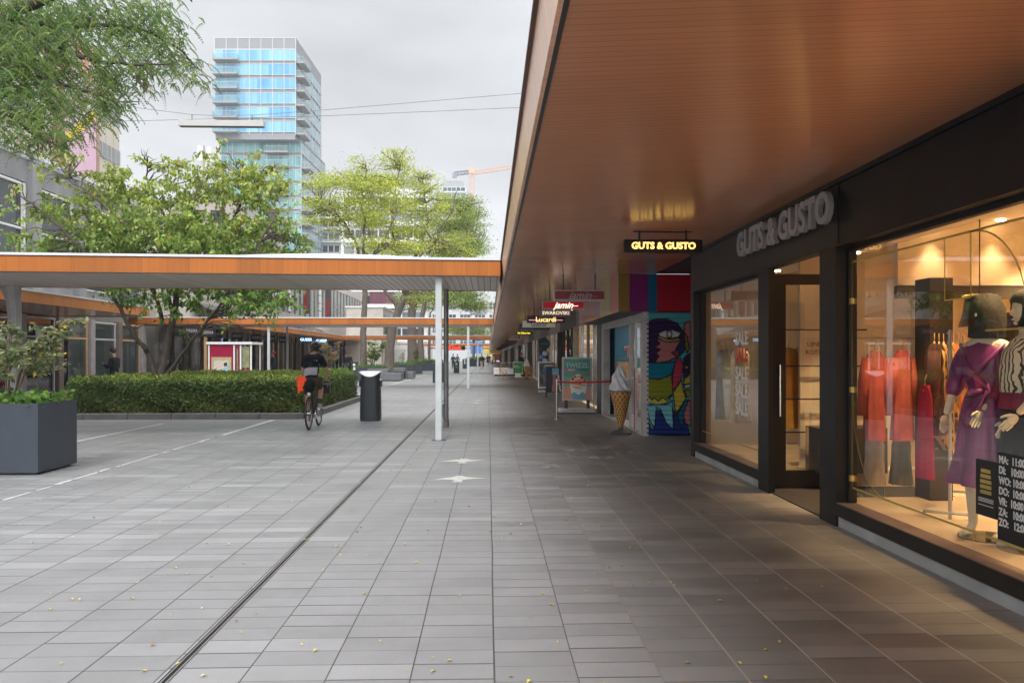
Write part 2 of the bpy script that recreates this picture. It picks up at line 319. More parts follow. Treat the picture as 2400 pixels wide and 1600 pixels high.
def text(name,s,size,m,parent,org,ux,uz,ext=.01,bold=0,shear=0,align='LEFT',space=1,res=3,sx=1.0):
    """lettering whose baseline starts at org, runs along ux and stands along uz"""
    cu=bpy.data.curves.new('t','FONT'); cu.body=s; cu.size=size; cu.extrude=ext/2; cu.offset=bold; cu.shear=shear; cu.align_x=align; cu.space_character=space; cu.resolution_u=res
    o=bpy.data.objects.new('t',cu); COL.objects.link(o); dg=bpy.context.evaluated_depsgraph_get(); me=bpy.data.meshes.new_from_object(o.evaluated_get(dg))
    bpy.data.objects.remove(o); bpy.data.curves.remove(cu)
    ux=Vector(ux).normalized(); uz=Vector(uz).normalized(); nr=ux.cross(uz); org=Vector(org)
    for v in me.vertices: c=v.co.copy(); v.co=org+ux*c.x*sx+uz*c.y+nr*(c.z+ext/2)
    me.materials.clear(); me.materials.append(m); me.name=name
    return link(bpy.data.objects.new(name,me),name,parent)
def skin(joints,edges,root=0,lv=2):
    """grow a smooth body surface from a skeleton; joints: list (x,y,z,rx,ry)"""
    me=bpy.data.meshes.new('s'); me.from_pydata([j[:3] for j in joints],edges,[]); o=bpy.data.objects.new('s',me); COL.objects.link(o)
    mo=o.modifiers.new('k','SKIN'); mo.use_smooth_shade=True
    for i,j in enumerate(joints): me.skin_vertices[0].data[i].radius=(j[3],j[4] if len(j)>4 else j[3]); me.skin_vertices[0].data[i].use_root=(i==root)
    sb=o.modifiers.new('s','SUBSURF'); sb.levels=lv; sb.render_levels=lv
    dg=bpy.context.evaluated_depsgraph_get(); r=bpy.data.meshes.new_from_object(o.evaluated_get(dg)); bpy.data.objects.remove(o); bpy.data.meshes.remove(me)
    mb=MB(); mb.v=[tuple(v.co) for v in r.vertices]; mb.f=[tuple(p.vertices) for p in r.polygons]; bpy.data.meshes.remove(r); return mb
def hand(wrist,d,side,palm,n=1.0,curl=.5):
    """five fingered hand: wrist point, direction of fingers d, side vector towards the thumb, palm normal"""
    w=Vector(wrist); d=Vector(d).normalized(); s=Vector(side); s=(s-s.dot(d)*d).normalized(); p=Vector(palm); p=(p-p.dot(d)*d-p.dot(s)*s).normalized()
    mb=MB(); k=w+d*.09*n
    mb2=skin([(*w,.02*n,.026*n),(*(w+d*.045*n),.016*n,.036*n),(*(w+d*.085*n),.013*n,.036*n)],[(0,1),(1,2)],0,1); mb.add(mb2.v,mb2.f)
    for i,(o,l) in enumerate(((.030,.068),(.010,.078),(-.010,.072),(-.029,.056))):
        b=w+d*.07*n+s*o*n; q=b+d*l*.45*n+p*.004*n; r=q+(d*(1-curl*.4)+p*curl*.7).normalized()*l*.33*n; t=r+(d*(1-curl*.8)+p*curl).normalized()*l*.28*n
        m2=skin([(*b,.0095*n),(*q,.009*n),(*r,.008*n),(*t,.0065*n)],[(0,1),(1,2),(2,3)],0,1); mb.add(m2.v,m2.f)
    b=w+d*.02*n+s*.018*n; q=w+d*.055*n+s*.05*n+p*.012*n; r=q+(d*.8+s*.25+p*.3).normalized()*.032*n
    m2=skin([(*b,.014*n),(*q,.0105*n),(*r,.0075*n)],[(0,1),(1,2)],0,1); mb.add(m2.v,m2.f)
    return mb
# ================================================================ ground
g=MB(); n=1
g.add([(-400,-60,0),(400,-60,0),(400,900,0),(-400,900,0)],[(0,1,2,3)])
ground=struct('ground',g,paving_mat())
M_line=mat('worn white road paint',(.52,.52,.49),.7,var=.15,scale=12)
def wornline(x,y0,y1,w,seed,gapp):
    r=random.Random(seed); m=MB(); y=y0
    while y<y1:
        l=r.uniform(.12,.5)
        if r.random()>gapp(y):
            a=w/2*r.uniform(.55,1); o=r.uniform(-.012,.012); m.add([(x-a+o,y,.004),(x+a+o,y+r.uniform(-.05,.05),.004),(x+a*r.uniform(.6,1)+o,y+l,.004),(x-a*r.uniform(.6,1)+o,y+l+r.uniform(-.05,.05),.004)],[(0,1,2,3)])
        else: l=r.uniform(.05,.25)
        y+=l
    return m
struct('ground_marking',wornline(-5.2,7.6,14.8,.07,1,lambda y:.25),M_line)
m=MB().add([(-5.25,14.8,.004),(-5.14,14.8,.004),(-5.14,18.8,.004),(-5.25,18.8,.004)],[(0,1,2,3)]); m.add([(-5.25,25.4,.004),(-5.14,25.4,.004),(-5.14,33,.004),(-5.25,33,.004)],[(0,1,2,3)]); m.add([(-5.25,38,.004),(-5.14,38,.004),(-5.14,66,.004),(-5.25,66,.004)],[(0,1,2,3)])
struct('ground_marking',m,M_line)
m=wornline(-7.45,11.5,13.3,.08,5,lambda y:.5); m.add([(-7.49,13.3,.004),(-7.41,13.3,.004),(-7.41,17.9,.004),(-7.49,17.9,.004)],[(0,1,2,3)]); struct('ground_marking',m,M_line)
# bird shaped paint marks
bird=[(-.55,-.16),(-.30,-.10),(-.14,-.13),(-.07,-.2),(-.12,-.42),(.10,-.42),(.06,-.22),(.13,-.12),(.35,-.02),(.62,.02),(.3,.14),(.14,.22),(.06,.38),(-.06,.42),(-.1,.24),(-.28,.12)]
def bmark(px,py,s=.78,z=.004,fade=1):
    x,y=G(px,py); m=MB(); m.add([(x+u*s,y+v*s,z) for u,v in bird],[tuple(range(len(bird)))]); return m
for px,py,s in ((1085,1080,.64),(1075,1122,.63),(1117,944,.62),(1120,938,.62),(1118,893,.8)): struct('ground_marking',bmark(px,py,s),M_line)
M_fade=mat('faded white road paint',(.40,.38,.36),.8,var=.35,scale=9)
def scuff(px,py,w,seed):
    r=random.Random(seed); x,y=G(px,py); m=MB()
    for k in range(7):
        a=x+r.uniform(-w,w); b=y+r.uniform(-.16,.16); l=r.uniform(.03,.12); h=r.uniform(.01,.04)
        m.add([(a-l,b,.004),(a-l*.3,b-h,.004),(a+l*.8,b-h*.6,.004),(a+l,b+h*.4,.004),(a+l*.2,b+h,.004)],[(0,1,2,3,4)])
    return m
for i,(px,py,w) in enumerate(((1290,1092,.12),(1350,1054,.16),(1415,1048,.22),(1410,1073,.2),(1590,1063,.25),(1500,1060,.2))): struct('ground_marking',scuff(px,py,w,i+3),M_fade)
# slot drain
dr=MB(); dr.box(-1.556,-1.548,-3,190,-.03,.006); dr.box(-1.528,-1.520,-3,190,-.03,.006); o=struct('drain_channel',dr,mat('dull steel edge',(.30,.29,.28),.4,metal=.6,var=.2))
dr=MB().add([(-1.548,-3,.004),(-1.528,-3,.004),(-1.528,190,.004),(-1.548,190,.004)],[(0,1,2,3)]); dr.box(-1.566,-1.556,-3,190,-.02,.0035); struct('drain_slot',dr,mat('black gap',(.006,.006,.006),.9))
# fallen leaves
V=[];Fc=[];T=[]
for k in range(420):
    if k<290: y=random.uniform(2.6,12); x=random.uniform(-.6*y,min(2.6,.45*y))
    else: y=random.uniform(12,30); x=random.uniform(-.5*y,.08*y)
    a=random.uniform(0,6.28); l=random.uniform(.008,.02); wv=l*.5; c,s_=math.cos(a),math.sin(a); o=len(V)
    for u,v,z in ((-l,0,.005),(0,-wv,.012),(l,0,.007),(0,wv,.014)): V.append((x+u*c-v*s_,y+u*s_+v*c,z))
    Fc.append((o,o+1,o+2,o+3)); T.append(random.choice(((.75,.60,.06),(.7,.5,.08),(.45,.42,.1),(.35,.2,.06),(.8,.7,.3))))
npmesh('fallen_leaves',np.array(V),np.array(Fc),attr_mat('dry leaf',.7),None,T,kind='stuff')
# ================================================================ canopies
def canopy_top(m,x0,x1,y0,y1,z=3.31): m.box(x0,x1,y0,y1,z,z+.045); return m
# right arcade roof -- fascia leans in, ceiling climbs gently to the shops
RA=thing('arcade_roof','long shop arcade roof on the right with brown board ceiling and leaning orange timber edge','arcade roof',(.25,0,3.0))
Y0,Y1=-7.0,205.0
m=MB()
n_=60; ys=[Y0+(Y1-Y0)*i/n_ for i in range(n_+1)]
rw=random.Random(3)
for i in range(n_):
    a,b=ys[i],ys[i+1]; m.add([(.335,a,3.012),(3.25,a,3.155),(3.25,b,3.155),(.335,b,3.012)],[(0,1,2,3)])
part('ceiling',m,M_soffX,RA,w=True)
m=MB().add([(.25,Y0,3.30),(.286,Y0,3.0),(.286,Y1,3.0),(.25,Y1,3.30),(.30,Y0,3.30),(.310,Y0,3.0),(.310,Y1,3.0),(.30,Y1,3.30)],[(0,1,2,3),(4,7,6,5),(1,5,6,2),(0,4,5,1),(3,2,6,7)]); part('fascia',m,M_fasciaY,RA,w=True)
m=MB().box(.31,.335,Y0,Y1,3.004,3.03); part('shadow_gap',m,M_black,RA,w=True)
m=MB().box(.225,.262,Y0,Y1,3.302,3.335); part('roof_trim',m,mat('dark red brown trim',(.10,.045,.03),.6),RA,w=True)
m=MB().box(.262,3.6,Y0,Y1,3.30,3.36); part('roof_slab',m,M_bitum,RA,w=True)
def cross(name,label,yn,yf,x0,x1,posts,pipe=None,skew=0,hump=None):
    t=thing(name,label,'canopy',((x0+x1)/2,(yn+yf)/2,0),0,'timber edged canopies across the street'); l=t.location
    sh=lambda mb:(setattr(mb,'v',[(x,y+(x-x1)*skew,z) for x,y,z in mb.v]),mb)[1]
    m=MB().box(x0,x1,yn+.03,yf-.03,3.012,3.03); part('soffit',sh(m),M_soffC,t,w=True)
    m=MB(); m.box(x0,x1,yn,yn+.03,3.0,3.30); part('fascia',sh(m),M_fascia,t,w=True)
    m=MB(); m.box(x0,x1,yf-.03,yf,3.0,3.30); part('fascia',sh(m),M_fascia,t,w=True)
    m=MB(); m.box(x0,x1,yn-.02,yf+.02,3.302,3.345); part('roof_edge',sh(m),M_roof,t,w=True)
    m=MB(); m.box(x0,x1,yn-.004,yn,3.0,3.018); m.box(x0,x1,yn-.006,yn,3.285,3.302); part('trim',sh(m),M_black,t,w=True)
    if hump:
        m=MB(); a,b=hump; k=14; top=[(a+(b-a)*i/k,3.345+.075*math.sin(math.pi*i/k)) for i in range(k+1)]
        m.prism(top+[(b,3.346),(a,3.346)],lambda u,v,tt:(u,tt,v),yn+.25,yn+2.2); part('roof_light',sh(m),M_roof,t,w=True)
        for q in (a+(b-a)*.33,a+(b-a)*.5,a+(b-a)*.8): pass
    for (px_,py_,kind) in posts:
        m=MB(); w_=.058 if kind=='w' else .05
        m.bev(px_-w_,px_+w_,py_-.045,py_+.045,0,3.012,.006); pp=part('post',m,M_post if kind=='w' else M_gpost,t,w=True)
        m=MB().box(px_-.13,px_+.13,py_-.1,py_+.1,0,.006); part('base_plate',m,M_dgrey,pp,w=True)
    if pipe:
        px_,py_=pipe; m=MB().tube([(px_,py_,z) for z in (0,.16,.17,3.012)],[.066,.066,.055,.055],14); q=part('drainpipe',m,M_pipe,t,w=True,smooth=40)
        m=MB(); 
        for z in (.36,.82,1.95,2.72): m.tube([(px_,py_,z),(px_,py_,z+.03)],.064,14)
        part('pipe_clamp',m,M_pipe,q,w=True,smooth=40)
        m=MB().tube([(px_-.06,py_-.05,.5),(px_-.06,py_-.05,.32),(px_-.05,py_-.05,.2),(px_,py_-.05,.12)],.03,8); part('spout',m,M_steel,q,w=True,smooth=40)
    return t
cross('street_canopy','nearest timber edged canopy crossing the street in front of the hedge',14.12,17.25,-12.4,.225,[(-.91,14.2,'w')],(-.92,16.9),.062,(-5.2,-.6))
p=thing('concrete_pillar','thick grey pillar behind the big planter, under the nearest canopy','pillar',(-9.9,16.4,0))
m=MB().bev(-10.0,-9.8,16.28,16.52,0,2.1,.02); m.tube([(-9.9,16.4,2.1),(-9.9,16.4,2.4),(-9.93,16.4,2.75),(-9.98,16.4,3.0)],[.13,.13,.15,.2],8); part('shaft',m,mat('pale grey pillar paint',(.34,.34,.34),.6,var=.15),p,w=True)
cross('street_canopy','second canopy across the street, with white posts, behind the hedge',36.0,39.2,-16.5,.225,[(-.93,36.1,'w'),(-10.2,36.1,'w'),(-10.1,39.0,'g')],None,.012)
cross('street_canopy','third canopy across the street, above the grey benches',67,70.2,-12.5,.225,[(-.9,67.2,'w'),(-9.8,67.2,'w'),(-9.6,70,'g')],None,0)
cross('street_canopy','fourth canopy across the street, seen beyond the far bins',110,113.2,-12.5,.225,[(-.9,110.2,'w'),(-9.8,110.2,'w')],None,0)
cross('street_canopy','farthest thin canopy over the distant walkers',158,161,-12.5,.225,[(-.9,158.2,'w'),(-9.8,158.2,'w')],None,0)
def side_canopy(label,x0,x1,y0,y1):
    t=thing('arcade_roof',label,'arcade roof',(x0,(y0+y1)/2,0),0,'arcade roofs on the left side'); 
    m=MB().box(x0,x1-.03,y0,y1,3.012,3.03); part('soffit',m,M_soffX,t,w=True)
    m=MB().box(x1-.03,x1,y0,y1,3.0,3.30); part('fascia',m,M_fasciaL,t,w=True)
    m=MB().box(x0,x1-.03,y0,y0+.03,3.0,3.299); m.box(x0,x1-.03,y1-.03,y1,3.0,3.299); part('end_fascia',m,M_fascia,t,w=True)
    m=MB().box(x0,x1+.03,y0-.02,y1+.02,3.302,3.35); part('roof_edge',m,M_roof,t,w=True); return t
side_canopy('near left arcade roof with orange edge over the vacant glass shop',-16.4,-12.42,-4,28.6)
side_canopy('left arcade roof over the black hanging signs behind the kiosk',-16.5,-12.55,39.25,66.95)
side_canopy('left arcade roof over shops beyond the third canopy',-16.5,-12.55,70.25,109.95)
side_canopy('far left arcade roof towards the end of the street',-16.5,-12.55,113.25,157.9)
# ================================================================ right hand shop with the gold lettering
S=thing('fashion_shop','black framed fashion shop front with grey raised letters, lit warm inside','shop',(3.2,8,0)); 
YA,YB=11.92,-4.0                    # far and near end
y1a,y1b=YX(1640,3.2),YX(1772,3.2); y2a,y2b=YX(1778,3.17),YX(1802,3.17); y3a,y3b=YX(1922,3.17),YX(1960,3.17)
M_blk=mat('satin black shop frame',(.012,.011,.012),.42,var=.25,spec=.35)
M_brn=mat('dark brown grey header',(.040,.034,.033),.5,var=.15,spec=.35)
m=MB().box(3.17,3.3,y2a+.002,YA,2.54,3.17); m.box(3.17,3.3,y3b,y2a,2.545,3.17); part('header',m,M_brn,S,w=True)
m=MB().box(3.168,3.3,YB,y3b-.002,2.54,3.17); part('header',m,M_blk,S,w=True,label='glossy black header board over the big window')
m=MB().box(3.145,3.175,YB,YA,3.105,3.155); m.box(3.155,3.172,YB,YA,2.54,2.565); m.box(3.16,3.18,y3b-.06,y3b-.02,2.56,3.12); part('header_trim',m,M_blk,S,w=True)
M_let=mat('grey letter face',(.36,.34,.34),.5,var=.06)
# letters: baseline starts at far end, reads towards -Y
o=text('lettering','GUTS & GUSTO',.395,M_let,S,(0,0,0),(0,-1,0),(0,0,1),ext=.05,bold=.014,sx=1.0)
w0=max(v.co.y for v in o.data.vertices)-min(v.co.y for v in o.data.vertices); ly0,ly1=YX(1738,3.13),YX(1958,3.13); k=(ly0-ly1)/w0
for v in o.data.vertices: v.co.y*=k
o.location=Vector((3.115,ly0,2.775))-S.location
# pillars
for a,b,nm in ((YA-.16,YA,'pillar'),(y2b,y2a,'pillar'),(y3b,y3a,'pillar')):
    m=MB().box(3.165,3.24 if a==y2b else 3.36,a,b,0,2.54) if nm else None; part('pillar',m,M_blk,S,w=True)
# sills and plinth
def winbay(ya,yb,lab):           # ya far, yb near
    m=MB().box(3.165,3.34,yb,ya,.10,.212); q=part('sill',m,M_blk,S,w=True)
    m=MB().box(3.19,3.32,yb,ya,0,.10); part('plinth',m,M_conc,S,w=True)
    m=MB().box(3.172,3.338,yb,ya,.213,.217); part('sill_top',m,mat('brown sill cap',(.19,.13,.11),.45,var=.1),q,w=True)
    f=MB(); f.box(3.27,3.33,yb,yb+.035,.217,2.54); f.box(3.27,3.33,ya-.035,ya,.217,2.54); f.box(3.268,3.332,yb,ya,2.50,2.54); fr=part('window',f,M_blk,S,w=True,label=lab)
    p_=MB().add([(3.30,yb+.03,.21),(3.30,ya-.03,.21),(3.30,ya-.03,2.51),(3.30,yb+.03,2.51)],[(0,1,2,3)]); part('pane',p_,M_pane,fr,w=True)
    return fr
f1=winbay(YA-.16,y2a,'smaller shop window with sale lettering'); f2=winbay(y3b,YB,'big shop window showing mannequins')
# floor, ceiling, walls of the room
M_floor=mat('cream shop floor',(.62,.47,.34),.3,var=.08,spec=.4)
m=MB().box(3.36,9.0,YB,y3a-.0,.0,.20); m.box(3.36,9.0,y2a+.02,YA,.0,.20); m.box(5.0,9.0,y3a,y2a+.02,0,.05); part('shop_floor',m,M_floor,S,w=True)
m=MB().box(3.2,5.0,y3a,y2a+.02,0,.012); part('door_mat',m,mat('black brown mat',(.03,.022,.02),.9,bump=.4),S,w=True)
m=MB(); m.box(3.3,9.0,YB,YA,2.95,3.0); m.box(3.34,4.25,YB,YA,2.72,2.95); part('shop_ceiling',m,mat('warm white shop ceiling',(.72,.62,.47),.7,var=.03),S,w=True)
M_iw=mat('warm cream shop wall',(.70,.55,.38),.7,var=.05)
m=MB(); m.box(9.0,9.1,YB,YA,0,3.0); m.box(3.36,9.0,YA,YA+.1,0,3.17); m.box(3.36,9.0,YB-.1,YB,0,3.0); m.box(5.2,5.28,8.55,YA,.2,2.95); m.box(5.3,9.0,9.6,9.7,.2,2.95); part('shop_wall',m,M_iw,S,w=True)
m=MB().box(3.3,9.2,YB,YA+.1,3.17,3.30); m.box(3.45,9.2,YB,YA,3.36,9.0); part('upper_wall',m,mat('grey upper facade',(.3,.3,.3),.8),S,w=True)
# dark furniture walls inside
m=MB(); 
m.box(4.12,4.34,7.05,7.30,.2,2.28); m.box(4.6,4.7,5.7,5.95,.2,2.3); m.box(4.25,8.95,7.86,7.92,2.15,2.28); m.box(8.85,8.98,YB,YA,.2,2.05); m.box(6.0,6.2,8.6,9.1,.2,2.05); m.box(7.6,8.95,2.0,2.5,.2,2.2)
part('display_column',m,mat('dark brown display column',(.045,.028,.02),.5,var=.2),S,w=True)
m=MB(); m.box(8.6,8.95,4.0,9.0,1.9,2.0); m.box(8.6,8.95,4.0,9.0,1.2,1.26); m.box(6.9,8.98,9.2,9.55,.2,1.6); part('shelf',m,mat('ochre wood shelf',(.45,.22,.06),.5,var=.2),S,w=True)
# open glass door leaf, swung square to the street
yd=y2a-.06; D=MB(); x0,x1=3.33,4.30
D.box(x0,x0+.13,yd-.025,yd+.025,.03,2.5); D.box(x1-.10,x1,yd-.025,yd+.025,.03,2.5); D.box(x0+.1,x1-.1,yd-.024,yd+.024,.03,.22); D.box(x0+.1,x1-.1,yd-.024,yd+.024,2.38,2.5)
d=part('door',D,M_blk,S,w=True,label='open black framed glass door'); D=MB().add([(x0+.1,yd,.22),(x1-.1,yd,.22),(x1-.1,yd,2.38),(x0+.1,yd,2.38)],[(0,1,2,3)]); part('pane',D,M_pane,d,w=True)
D=MB(); D.tube([(x0+.05,yd-.06,.85),(x0+.05,yd-.06,1.45)],.012,8); [D.box(x0-.045,x0-.005,yd-.02,yd+.02,z,z+.13) for z in (.35,1.3,2.1)]; part('handle',D,M_steel,d,w=True)
# grid wall in the entrance with panel lettering and dark plinth block
m=MB(); 
for z in (.62,1.02,1.42,1.86): m.box(3.56,4.6,9.2,9.225,z,z+.015)
m.box(3.54,3.56,9.19,9.23,.2,1.87); part('wall_grid',m,M_blk,S,w=True)
m=MB().box(3.82,5.2,9.30,9.36,.2,2.9); part('wall_panel',m,mat('cream wall panel',(.72,.58,.42),.6,var=.03),S,w=True)
m=MB().box(3.80,4.6,8.72,9.1,.2,.72); part('counter',m,mat('black counter',(.02,.018,.018),.4),S,w=True)
text('panel_lettering','LIJNBAAN',.075,mat('brown print',(.14,.08,.04),.6),S,Vector((3.90,9.29,1.67))-S.location,(1,0,0),(0,0,1),ext=.004)
text('panel_lettering','ROTTERDAM',.075,MT['brown print'],S,Vector((3.88,9.29,1.57))-S.location,(1,0,0),(0,0,1),ext=.004)
# gold tape frame on the big window
M_gold=mat('gold tape',(.58,.43,.12),.35,metal=.4,var=.1)
gx=3.294; m=MB()
def bar(y0,z0,y1,z1,w=.008): 
    dy,dz=y1-y0,z1-z0; l=math.hypot(dy,dz); ny,nz_=-dz/l*w,dy/l*w; m.add([(gx,y0-ny,z0-nz_),(gx,y1-ny,z1-nz_),(gx,y1+ny,z1+nz_),(gx,y0+ny,z0+nz_)],[(0,1,2,3)])
bar(y3b-.04,.36,YB,.36); bar(y3b-.04,2.40,YB,2.40); bar(y3b-.045,.36,y3b-.045,2.4,.005); bar(y3b-.62,.36,y3b-.62,1.05,.003)
bar(5.0,1.72,3,1.72,.006); bar(5.45,1.95,5.45,2.4,.006); bar(5.15,1.95,5.45,1.95,.006); bar(5.15,1.95,5.15,2.4,.006)
for k in range(10):
    a=math.pi/2*k/10; b=math.pi/2*(k+1)/10; c=(y3b-.05-.55,1.2)
    bar(c[0]+.54*math.cos(a),1.2-.83*math.sin(a),c[0]+.54*math.cos(b),1.2-.83*math.sin(b),.004)
    bar(5.15-.55*math.sin(a),2.40-.6*(1-math.cos(a)),5.15-.55*math.sin(b),2.40-.6*(1-math.cos(b)),.006)
part('window_tape',m,M_gold,f2,w=True)
m=MB()
for z in (.42,1.22,2.02): m.box(3.272,3.30,y3b-.075,y3b-.035,z,z+.05)
part('clamp',m,M_gold,f2,w=True)
gx=3.294; m=MB(); bar(YA-.2,.40,y2a+.05,.40,.006); bar(y2a+.06,.4,y2a+.06,.75,.006); part('window_tape',m,M_gold,f1,w=True)
# sale lettering
M_sale=mat('white vinyl',(.72,.72,.70),.5,var=.02); M_salered=mat('red vinyl',(.65,.03,.02),.5,var=.02)
sy=YX(1723,3.29)
for i,z in enumerate((1.70,1.485,1.25,1.02,.79)):
    o=text('sale_lettering','SALE',.235,(M_salered if i==1 else M_sale),f1,(0,0,0),(0,-1,0),(0,0,1),ext=.002,bold=.006); o.location=Vector((3.293,sy,z))-S.location
    if i==1:
        o.data.materials[0]=M_sale; mm=MB().add([(3.297,sy+.03,z-.03),(3.297,sy-.66,z-.03),(3.297,sy-.66,z+.2),(3.297,sy+.03,z+.2)],[(0,1,2,3)]); o.data.materials[0]=M_salered
# opening hours and poster on the big window
M_bk=mat('black vinyl',(.012,.012,.014),.4,var=.05)
pa,pb=YX(2287,3.29),YX(2336,3.29)
m=MB().box(3.29,3.298,pb,pa,.49,.86); q=part('poster',m,M_bk,f2,w=True); o=MB()
for i,(a,b,zz) in enumerate(((.28,.72,.93),(.26,.74,.895),(.24,.76,.86),(.24,.76,.825),(.24,.76,.79))): o.box(3.286,3.29,pa+(pb-pa)*b,pa+(pb-pa)*a,zz-.152,zz-.128)
part('poster_lettering',o,M_gold,q,w=True)
o=MB(); [o.box(3.286,3.29,pa+(pb-pa)*.85,pa+(pb-pa)*.15,z-.14,z-.136) for z in (.745,.735,.725,.70)]; part('poster_lettering',o,M_sale,q,w=True)
ha=YX(2338,3.29)
m=MB().box(3.29,3.298,ha-.75,ha,.37,.93); q=part('hours_board',m,M_bk,f2,w=True)
for i,s_ in enumerate(('MA:  11:00 - 18:00','DI:   10:00 - 18:00','WO: 10:00 - 18:00','DO:  10:00 - 18:00','VR:  10:00 - 21:00','ZA:   10:00 - 18:00','ZO:   12:00 - 18:00')):
    o=text('hours_lettering',s_,.068,M_sale,q,(0,0,0),(0,-1,0),(0,0,1),ext=.002,bold=.0022,sx=.8); o.location=Vector((3.286,ha-.02,0.865-i*.0668))-S.location
# recessed spot lights
M_lamp=mat('warm lamp glass',(1,.72,.38),.4,emit=14,var=0)
def spot(x,y,z,p_,pw,size=R(75),col=(1,.73,.37)):
    m=MB().tube([(x,y,z-.012),(x,y,z+.01)],.045,12); f=part('spot_light',m,M_lamp,p_,w=True)
    ld=bpy.data.lights.new('spot_bulb','SPOT'); ld.energy=pw*(3.2 if x<4.2 else 4.8); ld.spot_size=size; ld.spot_blend=.6; ld.color=col; ld.shadow_soft_size=.04
    lo=bpy.data.objects.new('spot_bulb',ld); COL.objects.link(lo); lo.parent=f; lo.location=Vector((x,y,z-.03))-rootloc(p_); return f
for x,y,pw in ((3.85,6.6,40),(3.85,5.3,45),(3.85,3.9,45),(3.9,2.4,40),(3.95,10.4,30),(6.0,7.4,75),(6.2,5.2,75),(6.2,3.0,75),(7.9,4.2,75),(7.9,6.8,80),(7.9,8.9,70),(4.15,8.55,60),(8.0,1.0,70),(6,0.5,60),(7.0,10.8,50)):
    spot(x,y,2.715 if x<4.25 else 2.945,S,pw,R(70) if x<4.25 else R(115))
# two wall washers that draw light cones on the inner wall
m=MB().box(4.25,8.95,7.85,7.93,2.285,2.95); part('bulkhead',m,M_iw,S,w=True)
for x in (4.6,5.25): spot(x,7.72,2.945,S,8,R(60),(1,.7,.38))
# ---------------------------------------------------------------- goods and mannequins behind the window
def arm(sh,el,wr,r=(.045,.036,.026)): return skin([(*sh,r[0]+.008),(*((Vector(sh)+Vector(el))/2),r[0]),(*el,r[1]),(*((Vector(el)+Vector(wr))/2),r[1]*.95),(*wr,r[2])],[(0,1),(1,2),(2,3),(3,4)],0,2)
def mannequin(loc,rz,label,arms,headturn=0):
    t=thing('mannequin',label,'mannequin',loc,rz,'mannequins in the shop window')
    J=[(0,0,.98,.135,.10),(0,.0,1.14,.11,.085),(0,.0,1.32,.135,.095),(0,0,1.44,.10,.07),(0,.0,1.50,.048,.05),(0,.01,1.56,.046,.048),(0,.025,1.63,.068,.08),(0,.02,1.70,.075,.09),(0,.01,1.76,.05,.06)]
    Ed=[(i,i+1) for i in range(8)]
    for s in (-1,1):
        a=arms[0 if s<0 else 1]; o=len(J); J+= [(s*.145,0,1.42,.05),(*a[0],.037),(*((Vector(a[0])+Vector(a[1]))/2),.034),(*a[1],.024)]; Ed+=[(3,o),(o,o+1),(o+1,o+2),(o+2,o+3)]
        o=len(J); J+=[(s*.085,0,.86,.085),(s*.095,.02+.03*s,.50,.055),(s*.095,-.01+.03*s,.33,.05),(s*.095,-.02+.03*s,.09,.032),(s*.10,.03+.03*s,.035,.030,.03),(s*.105,.12+.03*s,.02,.030,.018)]; Ed+=[(0,o)]+[(o+i,o+i+1) for i in range(5)]
    b=skin(J,Ed,0,2)
    # face: nose, brow, chin and ears grown into the same mesh
    for q in (skin([(0,.095,1.675,.012),(0,.118,1.65,.011),(0,.10,1.63,.01)],[(0,1),(1,2)],0,1),skin([(0,.075,1.585,.022),(0,.09,1.57,.016)],[(0,1)],0,1),skin([(-.03,.088,1.605,.006),(0,.098,1.605,.010),(.03,.088,1.605,.006)],[(0,1),(1,2)],0,1)): b.add(q.v,q.f)
    for s in (-1,1):
        q=skin([(s*.072,.01,1.64,.008,.014),(s*.078,.005,1.67,.008,.016)],[(0,1)],0,1); b.add(q.v,q.f)
        a=arms[0 if s<0 else 1]; dr=(Vector(a[1])-Vector(a[0])); h=hand(a[1],dr+Vector((0,.02,-.06)),Vector((0,1,0)),Vector((-s,0,0)),1.0,.25); b.add(h.v,h.f)
    bd=part('body',b,M_man,t,smooth=True)
    m=MB().tube([(0,-.02,0),(0,-.02,.012)],.2,32); m.tube([(.16,-.1,.01),(.13,-.03,.42)],.008,8); part('stand',m,glass('stand glass',(.85,.9,.88),1.5),t)
    return t
Z0=.20
A1=((-.25,-.01,1.14),(-.23,.12,.90)),((.26,-.02,1.13),(.25,.10,.90))
mx,my=W(2312,5.7); t=mannequin((mx,my,Z0),R(112),'mannequin in a purple wrap dress with dark bobbed hair behind the big window',A1)
M_pur=mat('purple satin dress',(.20,.022,.13),.38,var=.25,scale=5,bump=.2,bs=14,spec=.6)
m=MB().loft([(0,0,1.45,.10,.07,.02),(0,.0,1.41,.175,.10,.02),(0,0,1.32,.165,.125,.03),(0,0,1.2,.15,.115,.03),(0,0,1.10,.128,.10,.015),(0,0,1.0,.165,.13,.04),(0,0,.86,.19,.16,.05),(0,.0,.66,.205,.18,.08),(0,.0,.50,.235,.205,.11),(0,0,.40,.26,.225,.13)],48,0,8)
for s in (-1,1):
    e=A1[0 if s<0 else 1]; q=skin([(s*.13,0,1.41,.075),(*(Vector((s*.15,0,1.42)).lerp(Vector(e[0]),.5)),.078),(*e[0],.07),(*Vector(e[0]).lerp(Vector(e[1]),.45),.06)],[(0,1),(1,2),(2,3)],0,2); m.add(q.v,q.f)
part('dress',m,M_pur,t,smooth=True)
m=MB()
for k in range(16):
    a=k/15*math.pi*1.35-math.pi*.18; m.tube([(-.12+.02*k/15,.12,1.08+.005*k),(0.02,.135+.01*math.sin(k),1.05-.02*k),(.1,.1,.98-.03*k)],[.006,.012,.004],6)
